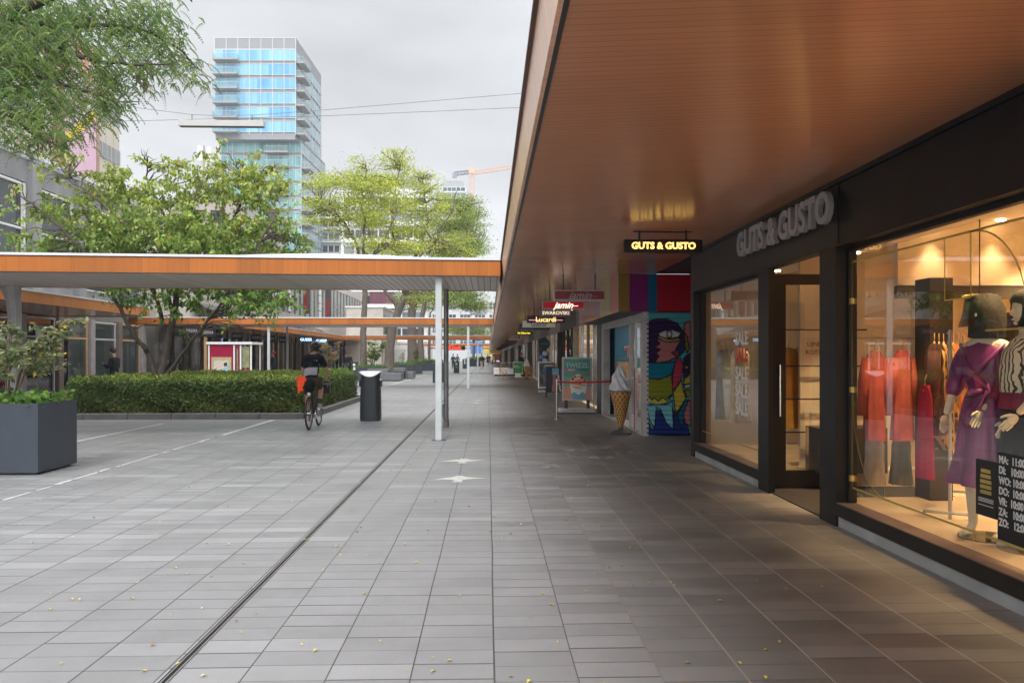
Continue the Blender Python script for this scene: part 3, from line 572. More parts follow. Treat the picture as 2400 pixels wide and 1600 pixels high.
m.tube([(-.06,.12,1.1),(0,.15,1.08),(.05,.12,1.06)],[.02,.035,.02],8); m.tube([(.17,.05,1.44),(.05,.13,1.25),(-.1,.11,1.1)],[.012,.02,.02],8); m.tube([(-.17,.05,1.44),(-.05,.12,1.27),(.06,.12,1.15)],[.012,.02,.02],8)
part('wrap_sash',m,M_pur,t,smooth=True)
def bob(t,length,col=M_hair,cut=.42):
    m=MB(); n=26; prof=[(.001,1.815),(.05,1.808),(.082,1.785),(.1,1.74),(.117,1.70),(.122,1.62),(.118,1.60-length*.5),(.12,1.60-length),(.09,1.59-length)]
    for i,(r,z) in enumerate(prof):
        pass
    vs=[];fs=[]
    for i,(r,z) in enumerate(prof):
        for k in range(n):
            a=2*math.pi*k/n; f=1.0
            fr=max(0,math.sin(a)); fr2=(1-cut*fr**1.5) if z<1.74 else 1
            vs.append((r*math.cos(a)*(1-.0*fr),-.005+r*1.12*math.sin(a)*fr2*(1+.03*math.sin(9*a)),z))
    for i in range(len(prof)-1):
        for k in range(n): j=(k+1)%n; fs.append((i*n+k,(i+1)*n+k,(i+1)*n+j,i*n+j))
    m.add(vs,fs); part('hair',m,col,t,smooth=True)
bob(t,.11,mat('dark brown wig hair',(.03,.02,.015),.85,var=.5,scale=3,st=(14,14,1),bump=.5,bs=30),cut=.10)
A2=((-.25,.02,1.16),(-.20,.20,.96)),((.27,.0,1.15),(.25,.16,.95))
mx,my=W(2408,5.35); t2=mannequin((mx,my,Z0),R(38),'mannequin in magenta jacket and zebra print blouse, nearest the frame edge',A2); t2.rotation_euler.z=R(88)
m=MB().loft([(0,0,1.46,.09,.07,.02),(0,.0,1.41,.18,.11,.03),(0,0,1.28,.185,.145,.05),(0,0,1.12,.18,.14,.06),(0,0,.98,.20,.16,.07)],40,0,9)
for s in (-1,1):
    e=A2[0 if s<0 else 1]; q=skin([(s*.14,0,1.42,.08),(*Vector((s*.15,0,1.42)).lerp(Vector(e[0]),.5),.085),(*e[0],.085),(*Vector(e[0]).lerp(Vector(e[1]),.7),.075)],[(0,1),(1,2),(2,3)],0,2); m.add(q.v,q.f)
part('jacket',m,mat('magenta jacket cloth',(.28,.008,.075),.5,var=.25,scale=6,bump=.3,bs=16),t2,smooth=True)
mz,ntz,bz=base('zebra print cloth'); wv=ntz.nodes.new('ShaderNodeTexWave'); wv.inputs['Scale'].default_value=9; wv.inputs['Distortion'].default_value=7; wv.inputs['Detail'].default_value=2; tcz=ntz.nodes.new('ShaderNodeTexCoord'); ntz.links.new(tcz.outputs['Object'],wv.inputs[0])
gg=mth(ntz,'GREATER_THAN',wv.outputs['Fac'],.30); ntz.links.new(mixc(ntz,gg,(.03,.025,.025),(.72,.64,.50)),bz.inputs['Base Color']); bz.inputs['Roughness'].default_value=.6
m=MB().loft([(-.02,.03,1.47,.085,.07,.02),(-.03,.05,1.38,.15,.115,.03),(-.03,.05,1.25,.155,.135,.03),(-.03,.055,1.1,.14,.125,.05)],36); q=skin([(-.15,.03,1.42,.088),(-.2,.04,1.3,.092),(-.25,.06,1.17,.09),(-.2,.13,1.08,.085)],[(0,1),(1,2),(2,3)],0,2); m.add(q.v,q.f); part('blouse',m,mz,t2,smooth=True)
m=MB().loft([(0,0,1.04,.16,.125,.0),(0,0,.9,.19,.15,.02),(0,0,.6,.19,.16,.03),(0,0,.34,.2,.17,.04)],32); part('skirt',m,M_cloth('black skirt cloth',(.015,.014,.016)),t2,smooth=True)
bob(t2,.04)
def garment(name,label,loc,rz,col,w=.22,l=.9,n=1,sleeves=True,m_=None,grp='clothes hanging in the fashion shop',z=1.55):
    t=thing(name,label,'garment',(loc[0],loc[1],z-l),rz,grp); mt=m_ or M_cloth('cloth '+label[:18],col)
    m=MB().loft([(0,0,l,.05,.03,0),(0,0,l-.04,w*.75,.05,.01),(0,0,l-.12,w*.9,.07,.02),(0,0,l*.5,w*.85,.075,.06),(0,0,0,w*1.05,.09,.1)],36,0,7,ph=loc[0]*7); part('cloth_body',m,mt,t,smooth=True)
    if sleeves:
        for s in (-1,1): m=MB().tube([(s*w*.75,0,l-.07),(s*w*1.05,.01,l-.3),(s*w*1.12,.03,l-.62)],[.05,.055,.045],10); part('sleeve',m,mt,t,smooth=True)
    m=MB().tube([(0,0,l-.02),(0,0,l+.05),(.02,0,l+.09)],.004,5); m.tube([(-w*.7,0,l-.05),(0,0,l+.01),(w*.7,0,l-.05)],.009,5); part('hanger',m,mat('wood hanger',(.5,.28,.1),.5),t)
    return t
def rail(label,x,y,rz,w,z): 
    t=thing('clothes_rail',label,'clothes rail',(x,y,.2),rz,'rails in the fashion shop'); m=MB().tube([(-w,0,0),(-w,0,z),(w,0,z),(w,0,0)],.014,8); m.tube([(-w,-.2,.05),(-w,.2,.05)],.014,6); m.tube([(w,-.2,.05),(w,.2,.05)],.014,6); part('rail_frame',m,mat('pale metal rail',(.45,.45,.42),.35,metal=.5),t); return t
cx,cy=W(2083,7.4); rail('pale rail holding two coral coats',cx,cy,R(8),.42,1.52)
for i,(px_,c) in enumerate(((2050,(.62,.12,.085)),(2115,(.66,.14,.10)))): x,y=W(px_,7.4); garment('coat',('left','right')[i]+' of the two long coral coats on the rail',(x,y),R(5),tuple(q*.8 for q in c),.10,.86,z=1.60)
for i,px_ in enumerate((2050,2112)):
    x,y=W(px_,7.5); garment('trousers',('beige trousers under the left coral coat','olive trousers under the right coral coat')[i],(x,y),R(5),((.4,.3,.2),(.16,.15,.1))[i],.10,.5,sleeves=False,z=.80)
mt_,ntt,bt=base('tiger print cloth'); wv=ntt.nodes.new('ShaderNodeTexWave'); wv.inputs['Scale'].default_value=7; wv.inputs['Distortion'].default_value=9; tcz=ntt.nodes.new('ShaderNodeTexCoord'); ntt.links.new(tcz.outputs['Object'],wv.inputs[0]); ntt.links.new(mixc(ntt,mth(ntt,'GREATER_THAN',wv.outputs['Fac'],.4),(.06,.03,.015),(.55,.30,.10)),bt.inputs['Base Color'])
x,y=W(2222,6.9); rail('rail with tiger print and orange clothes behind the purple dress',x,y,R(60),.6,1.56)
for i in range(7):
    px_=2190+i*11; dd=6.75+.07*i; x,y=W(px_,dd); lab=('dark brown dress','tiger print blouse','brown striped dress','tiger print dress','orange dress','leopard blouse','scarlet blouse')[i]
    garment('dress',lab+', item '+('first','second','third','fourth','fifth','sixth','last')[i]+' from the left on the print rail',(x,y),R(60),(.10,.04,.03) if i==0 else ((.6,.16,.04) if i==4 else (.5,.04,.03)),.10,.8+.07*(i%3),m_=mt_ if i in (1,2,3,5) else None,z=1.66)
x,y=W(2168,6.6); garment('dress','narrow pink red dress hanging beside the dark display column',(x,y),R(20),(.45,.02,.06),.028,.8,sleeves=False,z=1.3)
for i,(px_,dd,lb,c) in enumerate(((1735,10.4,'beige dress behind the sale lettering',(.5,.4,.28)),(1700,11.0,'grey dress at the back of the small window',(.25,.25,.24)),(1848,9.6,'ochre coat seen through the open door',(.5,.24,.05)),(1870,9.9,'yellow dress seen through the open door',(.62,.42,.12)))):
    x,y=W(px_,dd); garment('dress',lb,(x,y),R(20),c,.16,1.0,z=1.65,sleeves=i>1)
# hanging lampshade and plant
x,y=W(2296,6.6)
t=thing('pendant_lamp','dark bell shaped pendant with gold rim behind the head of the purple mannequin','pendant lamp',(x,y,1.80)); m=MB().lathe([(.05,.28),(.11,.26),(.13,.1),(.16,0)],(0,0,0),24); part('lamp_shade',m,M_black,t,smooth=40); m=MB().lathe([(.131,.255),(.133,.27),(.12,.275)],(0,0,0),24); part('rim',m,M_gold,t); m=MB().tube([(0,0,.28),(0,0,1.14)],.005,6); part('cord',m,M_black,t)
# lit hanging sign
M_goldL=mat('lit gold letters',(1,.62,.16),.4,emit=1.7,var=0)
t=thing('hanging_sign','black lit sign with gold capital letters hanging under the arcade ceiling','sign',(2.02,9.5,2.86),0,'signs hanging from the arcade ceiling')
xa,_=W(1463,9.4); xb,_=W(1648,9.4); c=(xa+xb)/2; hw=(xb-xa)/2; t.location=(c,9.4,2.9)
m=MB().bev(-hw,hw,-.05,.05,-.08,.075,.008); part('sign_box',m,M_blk,t)
o=text('lettering','GUTS & GUSTO',.112,M_goldL,t,(0,0,0),(1,0,0),(0,0,1),ext=.01,bold=.003,align='CENTER'); 
wv_=max(v.co.x for v in o.data.vertices)-min(v.co.x for v in o.data.vertices)
for v in o.data.vertices: v.co.x*=1.63*hw/wv_
o.location=(0,-.058,-.04); o2=text('lettering','GUTS & GUSTO',.112,M_goldL,t,(0,0,0),(-1,0,0),(0,0,1),ext=.01,bold=.003,align='CENTER'); o2.location=(0,.058,-.04)
m=MB(); [m.box(s*hw*.6-.012,s*hw*.6+.012,-.015,.015,.075,.20) for s in (-1,1)]; m.box(-hw*.75,hw*.75,-.02,.02,.165,.18); part('hanger_rod',m,M_black,t)
# ================================================================ corner sweet shop with the painted shutter
JY=14.85; JX=3.08
S2=thing('sweet_shop','sweet shop with rainbow sign band, painted roller shutter and blue interior','shop',(JX,18,0))
def shade(c,k): return tuple(x*k for x in c)
SH={}
def inpoly(x,y,P):
    r=False; j=len(P)-1
    for i in range(len(P)):
        if (P[i][1]>y)!=(P[j][1]>y) and x<(P[j][0]-P[i][0])*(y-P[i][1])/(P[j][1]-P[i][1])+P[i][0]: r=not r
        j=i
    return r
def dpoly(x,y,P):
    b=9
    for i in range(len(P)):
        ax,ay=P[i-1]; bx,by=P[i]; dx,dy=bx-ax,by-ay; t=max(0,min(1,((x-ax)*dx+(y-ay)*dy)/(dx*dx+dy*dy+1e-9))); b=min(b,math.hypot(x-ax-t*dx,y-ay-t*dy))
    return b
# mural polygons in shutter units (0..100 across, 0..300 down) read off the painted shutter
MP=[((.10,.42,.45),[(0,0),(100,0),(100,300),(0,300)]),
 ((.50,.17,.16),[(86,26),(100,20),(100,90),(90,80),(84,60)]),
 ((.22,.20,.03),[(84,45),(93,60),(98,90),(92,100),(86,80)]),
 ((.035,.012,.07),[(0,25),(15,17),(45,16),(70,26),(85,50),(87,80),(78,105),(55,118),(20,122),(0,122)]),
 ((.02,.03,.13),[(66,72),(88,66),(86,95),(70,112),(58,95)]),
 ((.55,.19,.19),[(22,66),(35,62),(80,66),(66,90),(76,104),(48,120),(18,124),(28,106),(20,100),(32,90),(18,86),(30,76)]),
 ((.45,.33,.12),[(26,56),(50,66),(76,62),(74,70),(45,73),(26,64)]),
 ((.62,.62,.62),[(25,52),(40,44),(60,42),(78,50),(74,60),(50,65),(32,60)]),
 ((.0,.20,.30),[(0,122),(50,122),(66,118),(58,150),(35,162),(10,162),(0,158)]),
 ((.25,.26,.02),[(0,160),(30,164),(57,152),(60,200),(48,216),(25,221),(0,212)]),
 ((.62,.55,.12),[(0,214),(6,206),(12,214),(18,208),(26,217),(36,208),(44,214),(56,200),(46,222),(24,226),(4,221)]),
 ((.55,.05,.10),[(66,115),(78,112),(84,130),(80,160),(66,186),(58,190),(60,150)]),
 ((.55,.46,.06),[(60,196),(80,165),(84,190),(90,210),(72,240),(66,246)]),
 ((.55,.46,.06),[(86,160),(100,150),(100,175),(84,176)]),
 ((.62,.62,.60),[(84,178),(100,174),(100,184),(88,186)]),
 ((.25,.26,.02),[(86,190),(100,190),(100,205),(92,208)]),
 ((.20,.52,.62),[(0,226),(50,224),(58,215),(62,290),(45,270),(30,235),(22,232),(18,285),(6,262)]),
 ((.01,.03,.20),[(0,252),(10,285),(18,285),(22,238),(30,240),(48,275),(60,285),(62,240),(68,250),(78,230),(100,300),(0,300)]),
 ((.0,.14,.22),[(70,250),(86,218),(96,212),(80,285)]),
 ((.50,.18,.20),[(84,250),(94,218),(100,214),(100,280),(88,270)]),
 ((.02,.015,.05),[(84,112),(100,98),(100,150),(84,165)]),((.6,.5,.05),[(86,130),(97,132),(90,142)]),
 ((.35,.05,.06),[(56,98),(72,93),(76,98),(66,106)])]
def mural(u,v):
    x=u*100; y=(1-v)*300; w=1.5*math.sin(y*.08); c=MP[0][0]
    for col,P in MP:
        if inpoly(x,y,P): c=col
        elif 0: pass
    line=False; cur=None
    for col,P in MP[1:]:
        d=dpoly(x,y,P); ins=inpoly(x,y,P)
        if ins: line=False
        if d<(1.5 if ins else 1.2): line=True
    if math.hypot((x-52)/7,(y-53)/11)<1 and math.hypot((x-52)/4,(y-53)/7.5)>1: line=True
    if line: c=(.012,.010,.02)
    return shade(c,.85+.3*random.random()**2)
sx0,sx1=3.075,3.93
rel=lambda V: .036*np.abs(np.sin(V*math.pi*26))
art('painted_shutter',sx1-sx0,2.38,84,220,mural,attr_mat('painted steel slats',.45),S2,Vector((sx0,JY,.015))-S2.location,(1,0,0),(0,0,1),rel)
m=MB().box(3.93,4.2,JY-.1,JY+.1,0,3.1); m.box(3.3,4.2,JY+.12,JY+.2,0,3.15); part('wall',m,M_dgrey,S2,w=True)
# alley between the shops: back wall behind first shop corner
m=MB().box(4.2,4.3,12.03,14.74,0,3.15); m.box(3.26,4.3,12.03,14.97,3.156,3.25); m.box(3.945,4.3,14.75,14.96,3.1,3.155); part('side_wall',m,M_dgrey,S2,w=True)
m=MB().box(2.53,3.94,14.806,14.9,3.09,3.13); part('band_top',m,M_dgrey,S2,w=True)
# rainbow sign band
bands=[(0,.155,(.30,.17,.03)),(.155,.40,(.22,.012,.16)),(.40,.525,(.0,.12,.26)),(.525,1,(.42,.012,.03))]
def bandc(u,v):
    for a,b,c in bands:
        if a<=u<b: return c
    return bands[-1][2]
Mp=attr_mat('glossy printed panel',.22,spec=.6)
bx0=2.52; o=art('sign_band',3.94-bx0,.72,72,4,bandc,Mp,S2,Vector((bx0,JY-.05,2.41))-S2.location,(1,0,0),(0,0,1))
lcol=[(.42,.16,.05),(.35,.02,.06),(.28,.05,.12),(.42,.05,.03),(.2,.1,.25),(.45,.25,.05),(.3,.3,.04),(.5,.04,.04)]
art('sign_band',6.4,.72,80,4,lambda u,v: lcol[min(7,int(((u*8.3+.05*math.sin(u*70))%8)))],Mp,S2,Vector((bx0,JY-.05+6.4,2.41))-S2.location,(0,-1,0),(0,0,1))
m=MB().box(bx0+.004,3.94,JY-.046,JY+6.34,2.405,3.08); part('band_box',m,M_dgrey,S2,w=True)
# glazed front along the street
m=MB(); m.box(3.0,3.11,JY-.03,JY+.17,0,2.405); m.box(3.04,3.11,JY+.17,JY+6.3,2.24,2.405); m.box(3.03,3.2,20.1,20.5,0,2.3); m.box(3.03,3.12,JY+1.55,JY+1.62,0,2.3); m.box(3.0,3.3,JY+.2,JY+5.2,0,.03); part('frame',m,mat('weathered white frame',(.50,.48,.46),.55,var=.15),S2,w=True)
m=MB().box(3.02,3.16,20.52,21.3,0,2.405); part('pillar',m,M_blk,S2,w=True)
m=MB().add([(3.08,JY+.17,.08),(3.08,JY+1.55,.08),(3.08,JY+1.55,2.24),(3.08,JY+.17,2.24)],[(0,1,2,3)]); q=part('sliding_door',m,M_pane,S2,w=True); m=MB(); m.box(3.07,3.09,JY+.17,JY+1.55,.03,.30); m.box(3.065,3.095,JY+.17,JY+.22,.3,2.24); m.box(3.06,3.1,JY+1.05,JY+1.10,.03,2.24); m.box(3.065,3.095,JY+.17,JY+1.55,1.06,1.1); part('door_frame',m,M_white,q,w=True)
m=MB(); m.box(3.05,3.07,JY+1.1,JY+1.16,.03,1.3); part('red_strip',m,mat('red sticker',(.5,.01,.02),.4),q,w=True)
M_teal=mat('teal painted wall',(.02,.14,.24),.5,var=.06)
m=MB(); m.box(5.6,5.7,JY+.2,21.3,0,2.9); m.box(3.16,5.7,20.55,20.65,0,2.9); m.box(3.2,5.6,19.3,19.36,.0,2.9); part('interior_wall',m,M_teal,S2,w=True)
m=MB(); m.box(3.1,5.7,JY+.2,21.3,2.85,2.95); part('interior_ceiling',m,M_white,S2,w=True)
ld=bpy.data.lights.new('ceiling_lamp','POINT'); ld.energy=70; ld.color=(1,.86,.68); ld.shadow_soft_size=.3; lo=bpy.data.objects.new('ceiling_lamp',ld); COL.objects.link(lo); lo.parent=S2; lo.location=Vector((4.1,17.4,2.55))-S2.location
o=text('wall_lettering','T',.32,mat('red letter',(.55,.01,.02),.5),S2,Vector((3.46,19.25,1.54))-S2.location,(1,0,0),(0,0,1),ext=.02,bold=.016); o=text('wall_lettering','T',.32,M_white,S2,Vector((3.46,19.275,1.54))-S2.location,(1,0,0),(0,0,1),ext=.01,bold=.034)
def colr(u,v): return random.choice(((.5,.15,.1),(.15,.3,.5),(.6,.5,.45),(.55,.05,.05),(.7,.65,.6)))
t=thing('poster_rack','colourful leaflet rack just inside the sweet shop opening','rack',(3.22,18.9,.3)); art('leaflets',.55,.9,8,10,colr,Mp,t,(0,0,0),(1,0,0),(0,0,1)); m=MB().box(0,.55,.01,.12,-.28,.95); part('rack_body',m,M_white,t)
t=thing('cardboard_box','tall brown cardboard box standing on the counter in the sweet shop','box',(3.30,18.7,.88)); m=MB().bev(-.17,.25,-.15,.15,0,.52,.006); part('carton',m,mat('cardboard',(.40,.23,.12),.75,var=.1),t); m=MB().box(-.132,.172,-.152,-.15,.60,.62); part('tape',m,mat('brown tape',(.30,.17,.08),.3),t)
t=thing('counter','white serving counter under the cardboard box','counter',(3.65,18.7,0)); m=MB().bev(-.25,.6,-.3,.3,0,.86,.01); part('counter_body',m,mat('pale mauve panel',(.45,.36,.36),.5),t); m=MB().bev(-.27,.62,-.32,.32,.862,.879,.004); part('counter_top',m,M_white,t)
# ================================================================ the rest of the right hand shops
cols=[(.30,.28,.26),(.02,.02,.02),(.45,.42,.38),(.05,.045,.045),(.28,.2,.14),(.03,.03,.035)]
ys_=[21.35,27.5,33.8,40,46.5,53,60,68,78,90,104,122,145,175,205]
M_inglow=mat('self glowing shop interior',(.85,.62,.38),.6,emit=.35,var=.5,scale=.9,st=(1,2.2,.8))  # walls emit a little themselves in place of the room's lamplight
M_in2=mat('dim shop interior',(.10,.08,.065),.8,var=.6,scale=1.2)
labs=['grey and bronze framed shoe shop just past the sweet shop','black framed shop behind the balloon column','pale framed shop behind the rattan chairs','dark framed shop past the farther ice cream figure','brown framed shop half way down the right arcade']
for i in range(len(ys_)-1):
    a,b=ys_[i],ys_[i+1]; lab=labs[i] if i<5 else 'small distant dark shop front under the right arcade roof'
    s=thing('shop_front',lab,'shop',(3.2,(a+b)/2,0),0,'right arcade shop fronts'); r=random.Random(i)
    mt_=mat('shop frame %d'%(i%6),cols[i%6],.4,var=.2); y=a; k=0; n_=max(3,int((b-a)/ (1.3 if i<6 else 2.6)))
    for j in range(n_+1):
        yy=a+.08+(b-a-.16)*j/n_; ww=.08 if j in(0,n_) else .035; xx=3.05 if j in (0,n_) else 3.14
        m=MB().box(xx,3.24,yy-ww,yy+ww,0,2.6); part('pillar' if j in(0,n_) else 'mullion',m,mt_ if (j%2==0 or i%2) else M_steel,s,w=True)
    m=MB().box(3.16,3.24,a,b,2.6,3.14); part('header',m,mat('header tone %d'%(i%4),[(.22,.2,.19),(.04,.04,.045),(.35,.32,.3),(.10,.08,.07)][i%4],.5),s,w=True)
    m=MB().add([(3.19,a+.1,.08),(3.19,b-.1,.08),(3.19,b-.1,2.6),(3.19,a+.1,2.6)],[(0,1,2,3)]); part('pane',m,M_pane,s,w=True)
    m=MB(); m.box(5.5,5.6,a,b,0,3); m.box(3.25,5.5,b-.07,b-.02,0,3); m.box(3.2,3.24,a+.1,b-.1,0,.08); part('interior_wall',m,M_inglow if i in(0,2,4,5) else M_in2,s,w=True)
    m=MB().box(3.25,5.5,a,b,2.9,3.0); part('interior_ceiling',m,M_white,s,w=True)
    m=MB(); 
    for j in range(3): m.box(3.9,4.1,a+(j+.3)*(b-a)/3,a+(j+.6)*(b-a)/3,2.885,2.899)
    part('ceiling_light',m,mat('warm strip light',(1,.78,.5),.5,emit=7,var=0),s,w=True)
    m=MB(); 
    for j in range(6): yy=a+.5+(b-a-1)*r.random(); m.box(3.5+r.random()*.8,4.5,yy-.15,yy+.15,0,r.uniform(.7,1.8))
    part('display_stand',m,mat('stand tone %d'%(i%3),[(.35,.2,.1),(.12,.03,.03),(.5,.45,.4)][i%3],.6,var=.4),s,w=True)
m=MB().box(3.3,3.4,11.92,205,3.36,9.0); m.box(3.4,12,11.92,205,8.9,9.0); m.box(3.3,12,205,205.1,0,9); bu=solo('arcade_building',m,M_beige,'plain upper storey standing above the right arcade roof','building',loc=(3.3,100,3.36))
# ---------------------------------------------------------------- hanging signs along the right arcade
M_frame=mat('pale sign frame',(.50,.45,.42),.45,var=.05)
def hsign(label,px0,px1,y0,y1,d,face,fr,txt,tm,tsize,bold=.0,shear=0,frame=.02,extra=None,emit=0,rods=True):
    xa,yy=W(px0,d); xb,_=W(px1,d); z0=ZZ(y1,d); z1=ZZ(y0,d); hw=(xb-xa)/2; t=thing('hanging_sign',label,'sign',((xa+xb)/2,yy,z0),0,'signs hanging from the arcade ceiling'); h=z1-z0
    m=MB().bev(-hw,hw,-.07,.07,0,h,.004); part('sign_box',m,fr,t)
    m=MB().box(-hw+frame,hw-frame,-.076,-.0705,frame,h-frame); m.box(-hw+frame,hw-frame,.0705,.076,frame,h-frame); part('sign_face',m,mat('sign face '+label[:12],face,.3,emit=emit,var=.04),t)
    if txt:
        for s in (-1,1):
            o=text('lettering',txt,tsize,tm,t,(0,0,0),(-s,0,0) if s>0 else (1,0,0),(0,0,1),ext=.008,bold=bold,shear=shear,align='CENTER'); xs=[v.co.x for v in o.data.vertices]; kf=min(1,1.72*(hw-frame)/(max(xs)-min(xs)))
            for v in o.data.vertices: v.co.x*=kf; v.co.z*=max(kf,.75)
            o.location=(0,s*.082,h*.5-tsize*.34*max(kf,.75))
    if rods: m=MB(); [m.box(q*hw*.62-.01,q*hw*.62+.01,-.01,.01,h,3.05-z0) for q in (-1,1)]; part('hanger_rod',m,M_black,t)
    return t,hw,h
M_lw=mat('lit white letters',(1,.9,.72),.4,emit=1.1,var=0); M_off=mat('unlit pale letters',(.42,.36,.36),.5,var=0); M_crm=mat('lit cream letters',(1,.86,.62),.4,emit=.7,var=0)
def script(t,size,m,s=1):
    pass
t,hw,h=hsign('dark red hanging sign with unlit grey script lettering, nearest of the two red ones',1297,1418,680,704.5,14.0,(.22,.010,.028),M_frame,'jamin',M_off,.19,.002,.45,.022)
m=MB().tube([(.2,-.08,h*.5-.02),(.33,-.08,h*.5-.02)],.005,6); part('underline',m,M_off,t)
t,hw,h=hsign('bright red hanging sign with glowing white script lettering',1270,1369,705.5,725,16.9,(.50,.006,.022),M_frame,'jamin',M_lw,.19,.0025,.45,.022,emit=.12)
m=MB().tube([(.2,-.085,h*.5-.02),(.33,-.085,h*.5-.02)],.006,6); part('underline',m,M_lw,t)
hsign('taupe hanging sign with cream capitals under the lit red one',1265,1339,724.5,742.5,19.3,(.20,.15,.13),mat('taupe sign box',(.20,.15,.13),.4),'SWAROVSKI',M_crm,.155,.001,0,.004)
t,hw,h=hsign('black and plum hanging sign with glowing yellow letters and pink light bars',1235,1323,740.5,756.5,22.2,(.035,.012,.03),M_blk,'Lucardi',mat('lit yellow letters',(1,.75,.25),.4,emit=1.0,var=0),.20,.003,0,.02)
m=MB(); m.box(-hw*.9,-hw*.32,-.082,-.078,h*.34,h*.44); m.box(hw*.32,hw*.9,-.082,-.078,h*.34,h*.44); part('light_bar',m,mat('lit pink bar',(1,.30,.45),.4,emit=.8,var=0),t)
hsign('white hanging sign with dark grey lettering below the plum sign',1224,1302,751.5,767.5,25.5,(.62,.60,.52),M_frame,'Gabor',mat('dark print',(.03,.03,.03),.5,var=0),.21,0,0,.012,emit=.1)
hsign('blank teal hanging sign behind the white one',1217,1289,758,772,28.5,(.015,.09,.13),mat('teal box',(.015,.08,.12),.4),None,None,.1)
hsign('black hanging sign with blurred yellow lettering',1209,1247,776.5,784,36,(.02,.018,.01),M_blk,'De Zilver bar',mat('lit lemon letters',(1,.85,.05),.4,emit=1,var=0),.11,.003)
t,hw,h=hsign('pale hanging sign with a small red emblem between two dark words',1198,1235,786,794,42,(.52,.46,.42),M_frame,'Bakker      Bart',mat('dark print',(.03,.03,.03),.5),.085); m=MB().tube([(0,-.09,h*.5),(0,-.078,h*.5)],.06,14); part('emblem',m,MT['red letter'],t)
hsign('cream hanging sign below the one with the red emblem',1192,1222,791.5,797.5,48,(.55,.50,.34),M_frame,None,None,.1)
for i,(d,x0,x1) in enumerate(((55,1187,1212),(62,1183,1206),(70,1178,1200),(80,1174,1193),(92,1169,1186),(105,1166,1180),(120,1163,1175))):
    hsign('small dark hanging sign far down the right arcade',x0,x1,834-1.17/d*F,834-.93/d*F,d,(.05,.03,.03) if i%2 else (.09,.02,.03),M_blk,None,None,.1)
# ---------------------------------------------------------------- ice cream figures
x,y=G(1455,1017); IC=thing('ice_cream_figure','large soft ice cream cone figure standing by the painted shutter','ice cream figure',(x,y,0),0,'giant ice cream cones')
m=MB().lathe([(.21,0),(.215,.03),(.17,.06),(.07,.085),(.05,.10),(.05,.16)],(0,0,0),28,.8); part('base',m,mat('dark grey rubber',(.06,.06,.065),.6),IC,smooth=40)
mw,ntw,bw=base('waffle cone'); a_=nz(ntw,6); 
ntw.links.new(mixc(ntw,a_.outputs[0],(.42,.20,.05),(.62,.36,.12)),bw.inputs['Base Color']); bw.inputs['Roughness'].default_value=.35
m=MB(); nC,nR=96,80; vs=[];fs=[]
for i in range(nR+1):
    z=.10+.74*i/nR
    for k in range(nC):
        a=2*math.pi*k/nC; r0=.028+.175*(i/nR)**.93; g1=abs(((a/(2*math.pi)*14+z*9)%1)-.5)*2; g2=abs(((a/(2*math.pi)*14-z*9)%1)-.5)*2
        rr=r0+.011*max(0,1-min(1-g1,1-g2)/.22 if min(1-g1,1-g2)<.22 else 0); vs.append((rr*math.cos(a),rr*math.sin(a),z))
for i in range(nR):
    for k in range(nC): j=(k+1)%nC; fs.append((i*nC+k,i*nC+j,(i+1)*nC+j,(i+1)*nC+k))
tin=[]  # relief shading painted into the colour: lattice ridges lighter, hollows darker
for (a_0,b_0,c_0,d_0) in fs:
    k=a_0%nC; i=a_0//nC; z=.10+.74*(i+.5)/nR; a=2*math.pi*(k+.5)/nC; g1=abs(((a/(2*math.pi)*12+z*8)%1)-.5)*2; g2=abs(((a/(2*math.pi)*12-z*8)%1)-.5)*2; l=min(1-g1,1-g2)<.26; tin.append((.62,.36,.11) if l else (.24,.10,.025))
npmesh('cone',np.array(vs),np.array(fs),attr_mat('waffle',.4),IC,np.array(tin),smooth=True)
vs=[];fs=[];nR=110
for i in range(nR+1):
    tt=i/nR; z=.80+.60*tt; env=(.215*math.sin(min(1,tt*6)*math.pi/2)*(1-tt**1.25)**.8 if tt<1 else 0)+.004
    env+= .022*max(0,math.sin(tt*math.pi))*0
    for k in range(96):
        a=2*math.pi*k/96; sp=a*7+tt*15; lob=.17*abs(math.sin(sp*.5))-.09; tier=.11*math.sin(tt*19+a); rr=env*(1+lob*1.9+tier); vs.append((rr*math.cos(a)-.02*math.sin(tt*3.1),rr*math.sin(a),z+.012*math.sin(a+tt*6)))
for i in range(nR):
    for k in range(96): j=(k+1)%96; fs.append((i*96+k,i*96+j,(i+1)*96+j,(i+1)*96+k))
m=MB().add(vs,fs); part('soft_ice',m,mat('glossy white soft ice',(.62,.62,.64),.25,var=.03),IC,smooth=True)
x,y=W(1235,50.5); dup(IC,loc=(x,y,0),label='distant ice cream cone figure beside the rattan chairs')
# ---------------------------------------------------------------- queue posts with red belt
def stanchion(px,py,label):
    x,y=G(px,py); t=thing('queue_post',label,'queue post',(x,y,0),0,'chrome queue posts'); m=MB().lathe([(.165,0),(.165,.012),(.12,.028),(.035,.04)],(0,0,0),28); part('base',m,M_steel,t,smooth=40)
    m=MB().tube([(0,0,.035),(0,0,.88)],.026,16); part('pole',m,M_steel,t,smooth=40); m=MB().tube([(0,0,.88),(0,0,.98)],.033,16); part('belt_head',m,M_steel,t,smooth=40); return t
q1=stanchion(1305,981,'chrome queue post in front of the ice cream poster board'); q2=stanchion(1441,978,'chrome queue post hidden behind the big ice cream figure')
a=q1.location;b=q2.location; m=MB(); n_=16; vs=[]; dx=(b-a)
for i in range(n_+1):
    t_=i/n_; p=a+dx*t_; s_=-.02*math.sin(math.pi*t_); vs+=[(p.x,p.y-.002,.885+s_+.01*t_),(p.x,p.y-.002,.932+s_+.01*t_),(p.x,p.y+.002,.932+s_+.01*t_),(p.x,p.y+.002,.885+s_+.01*t_)]
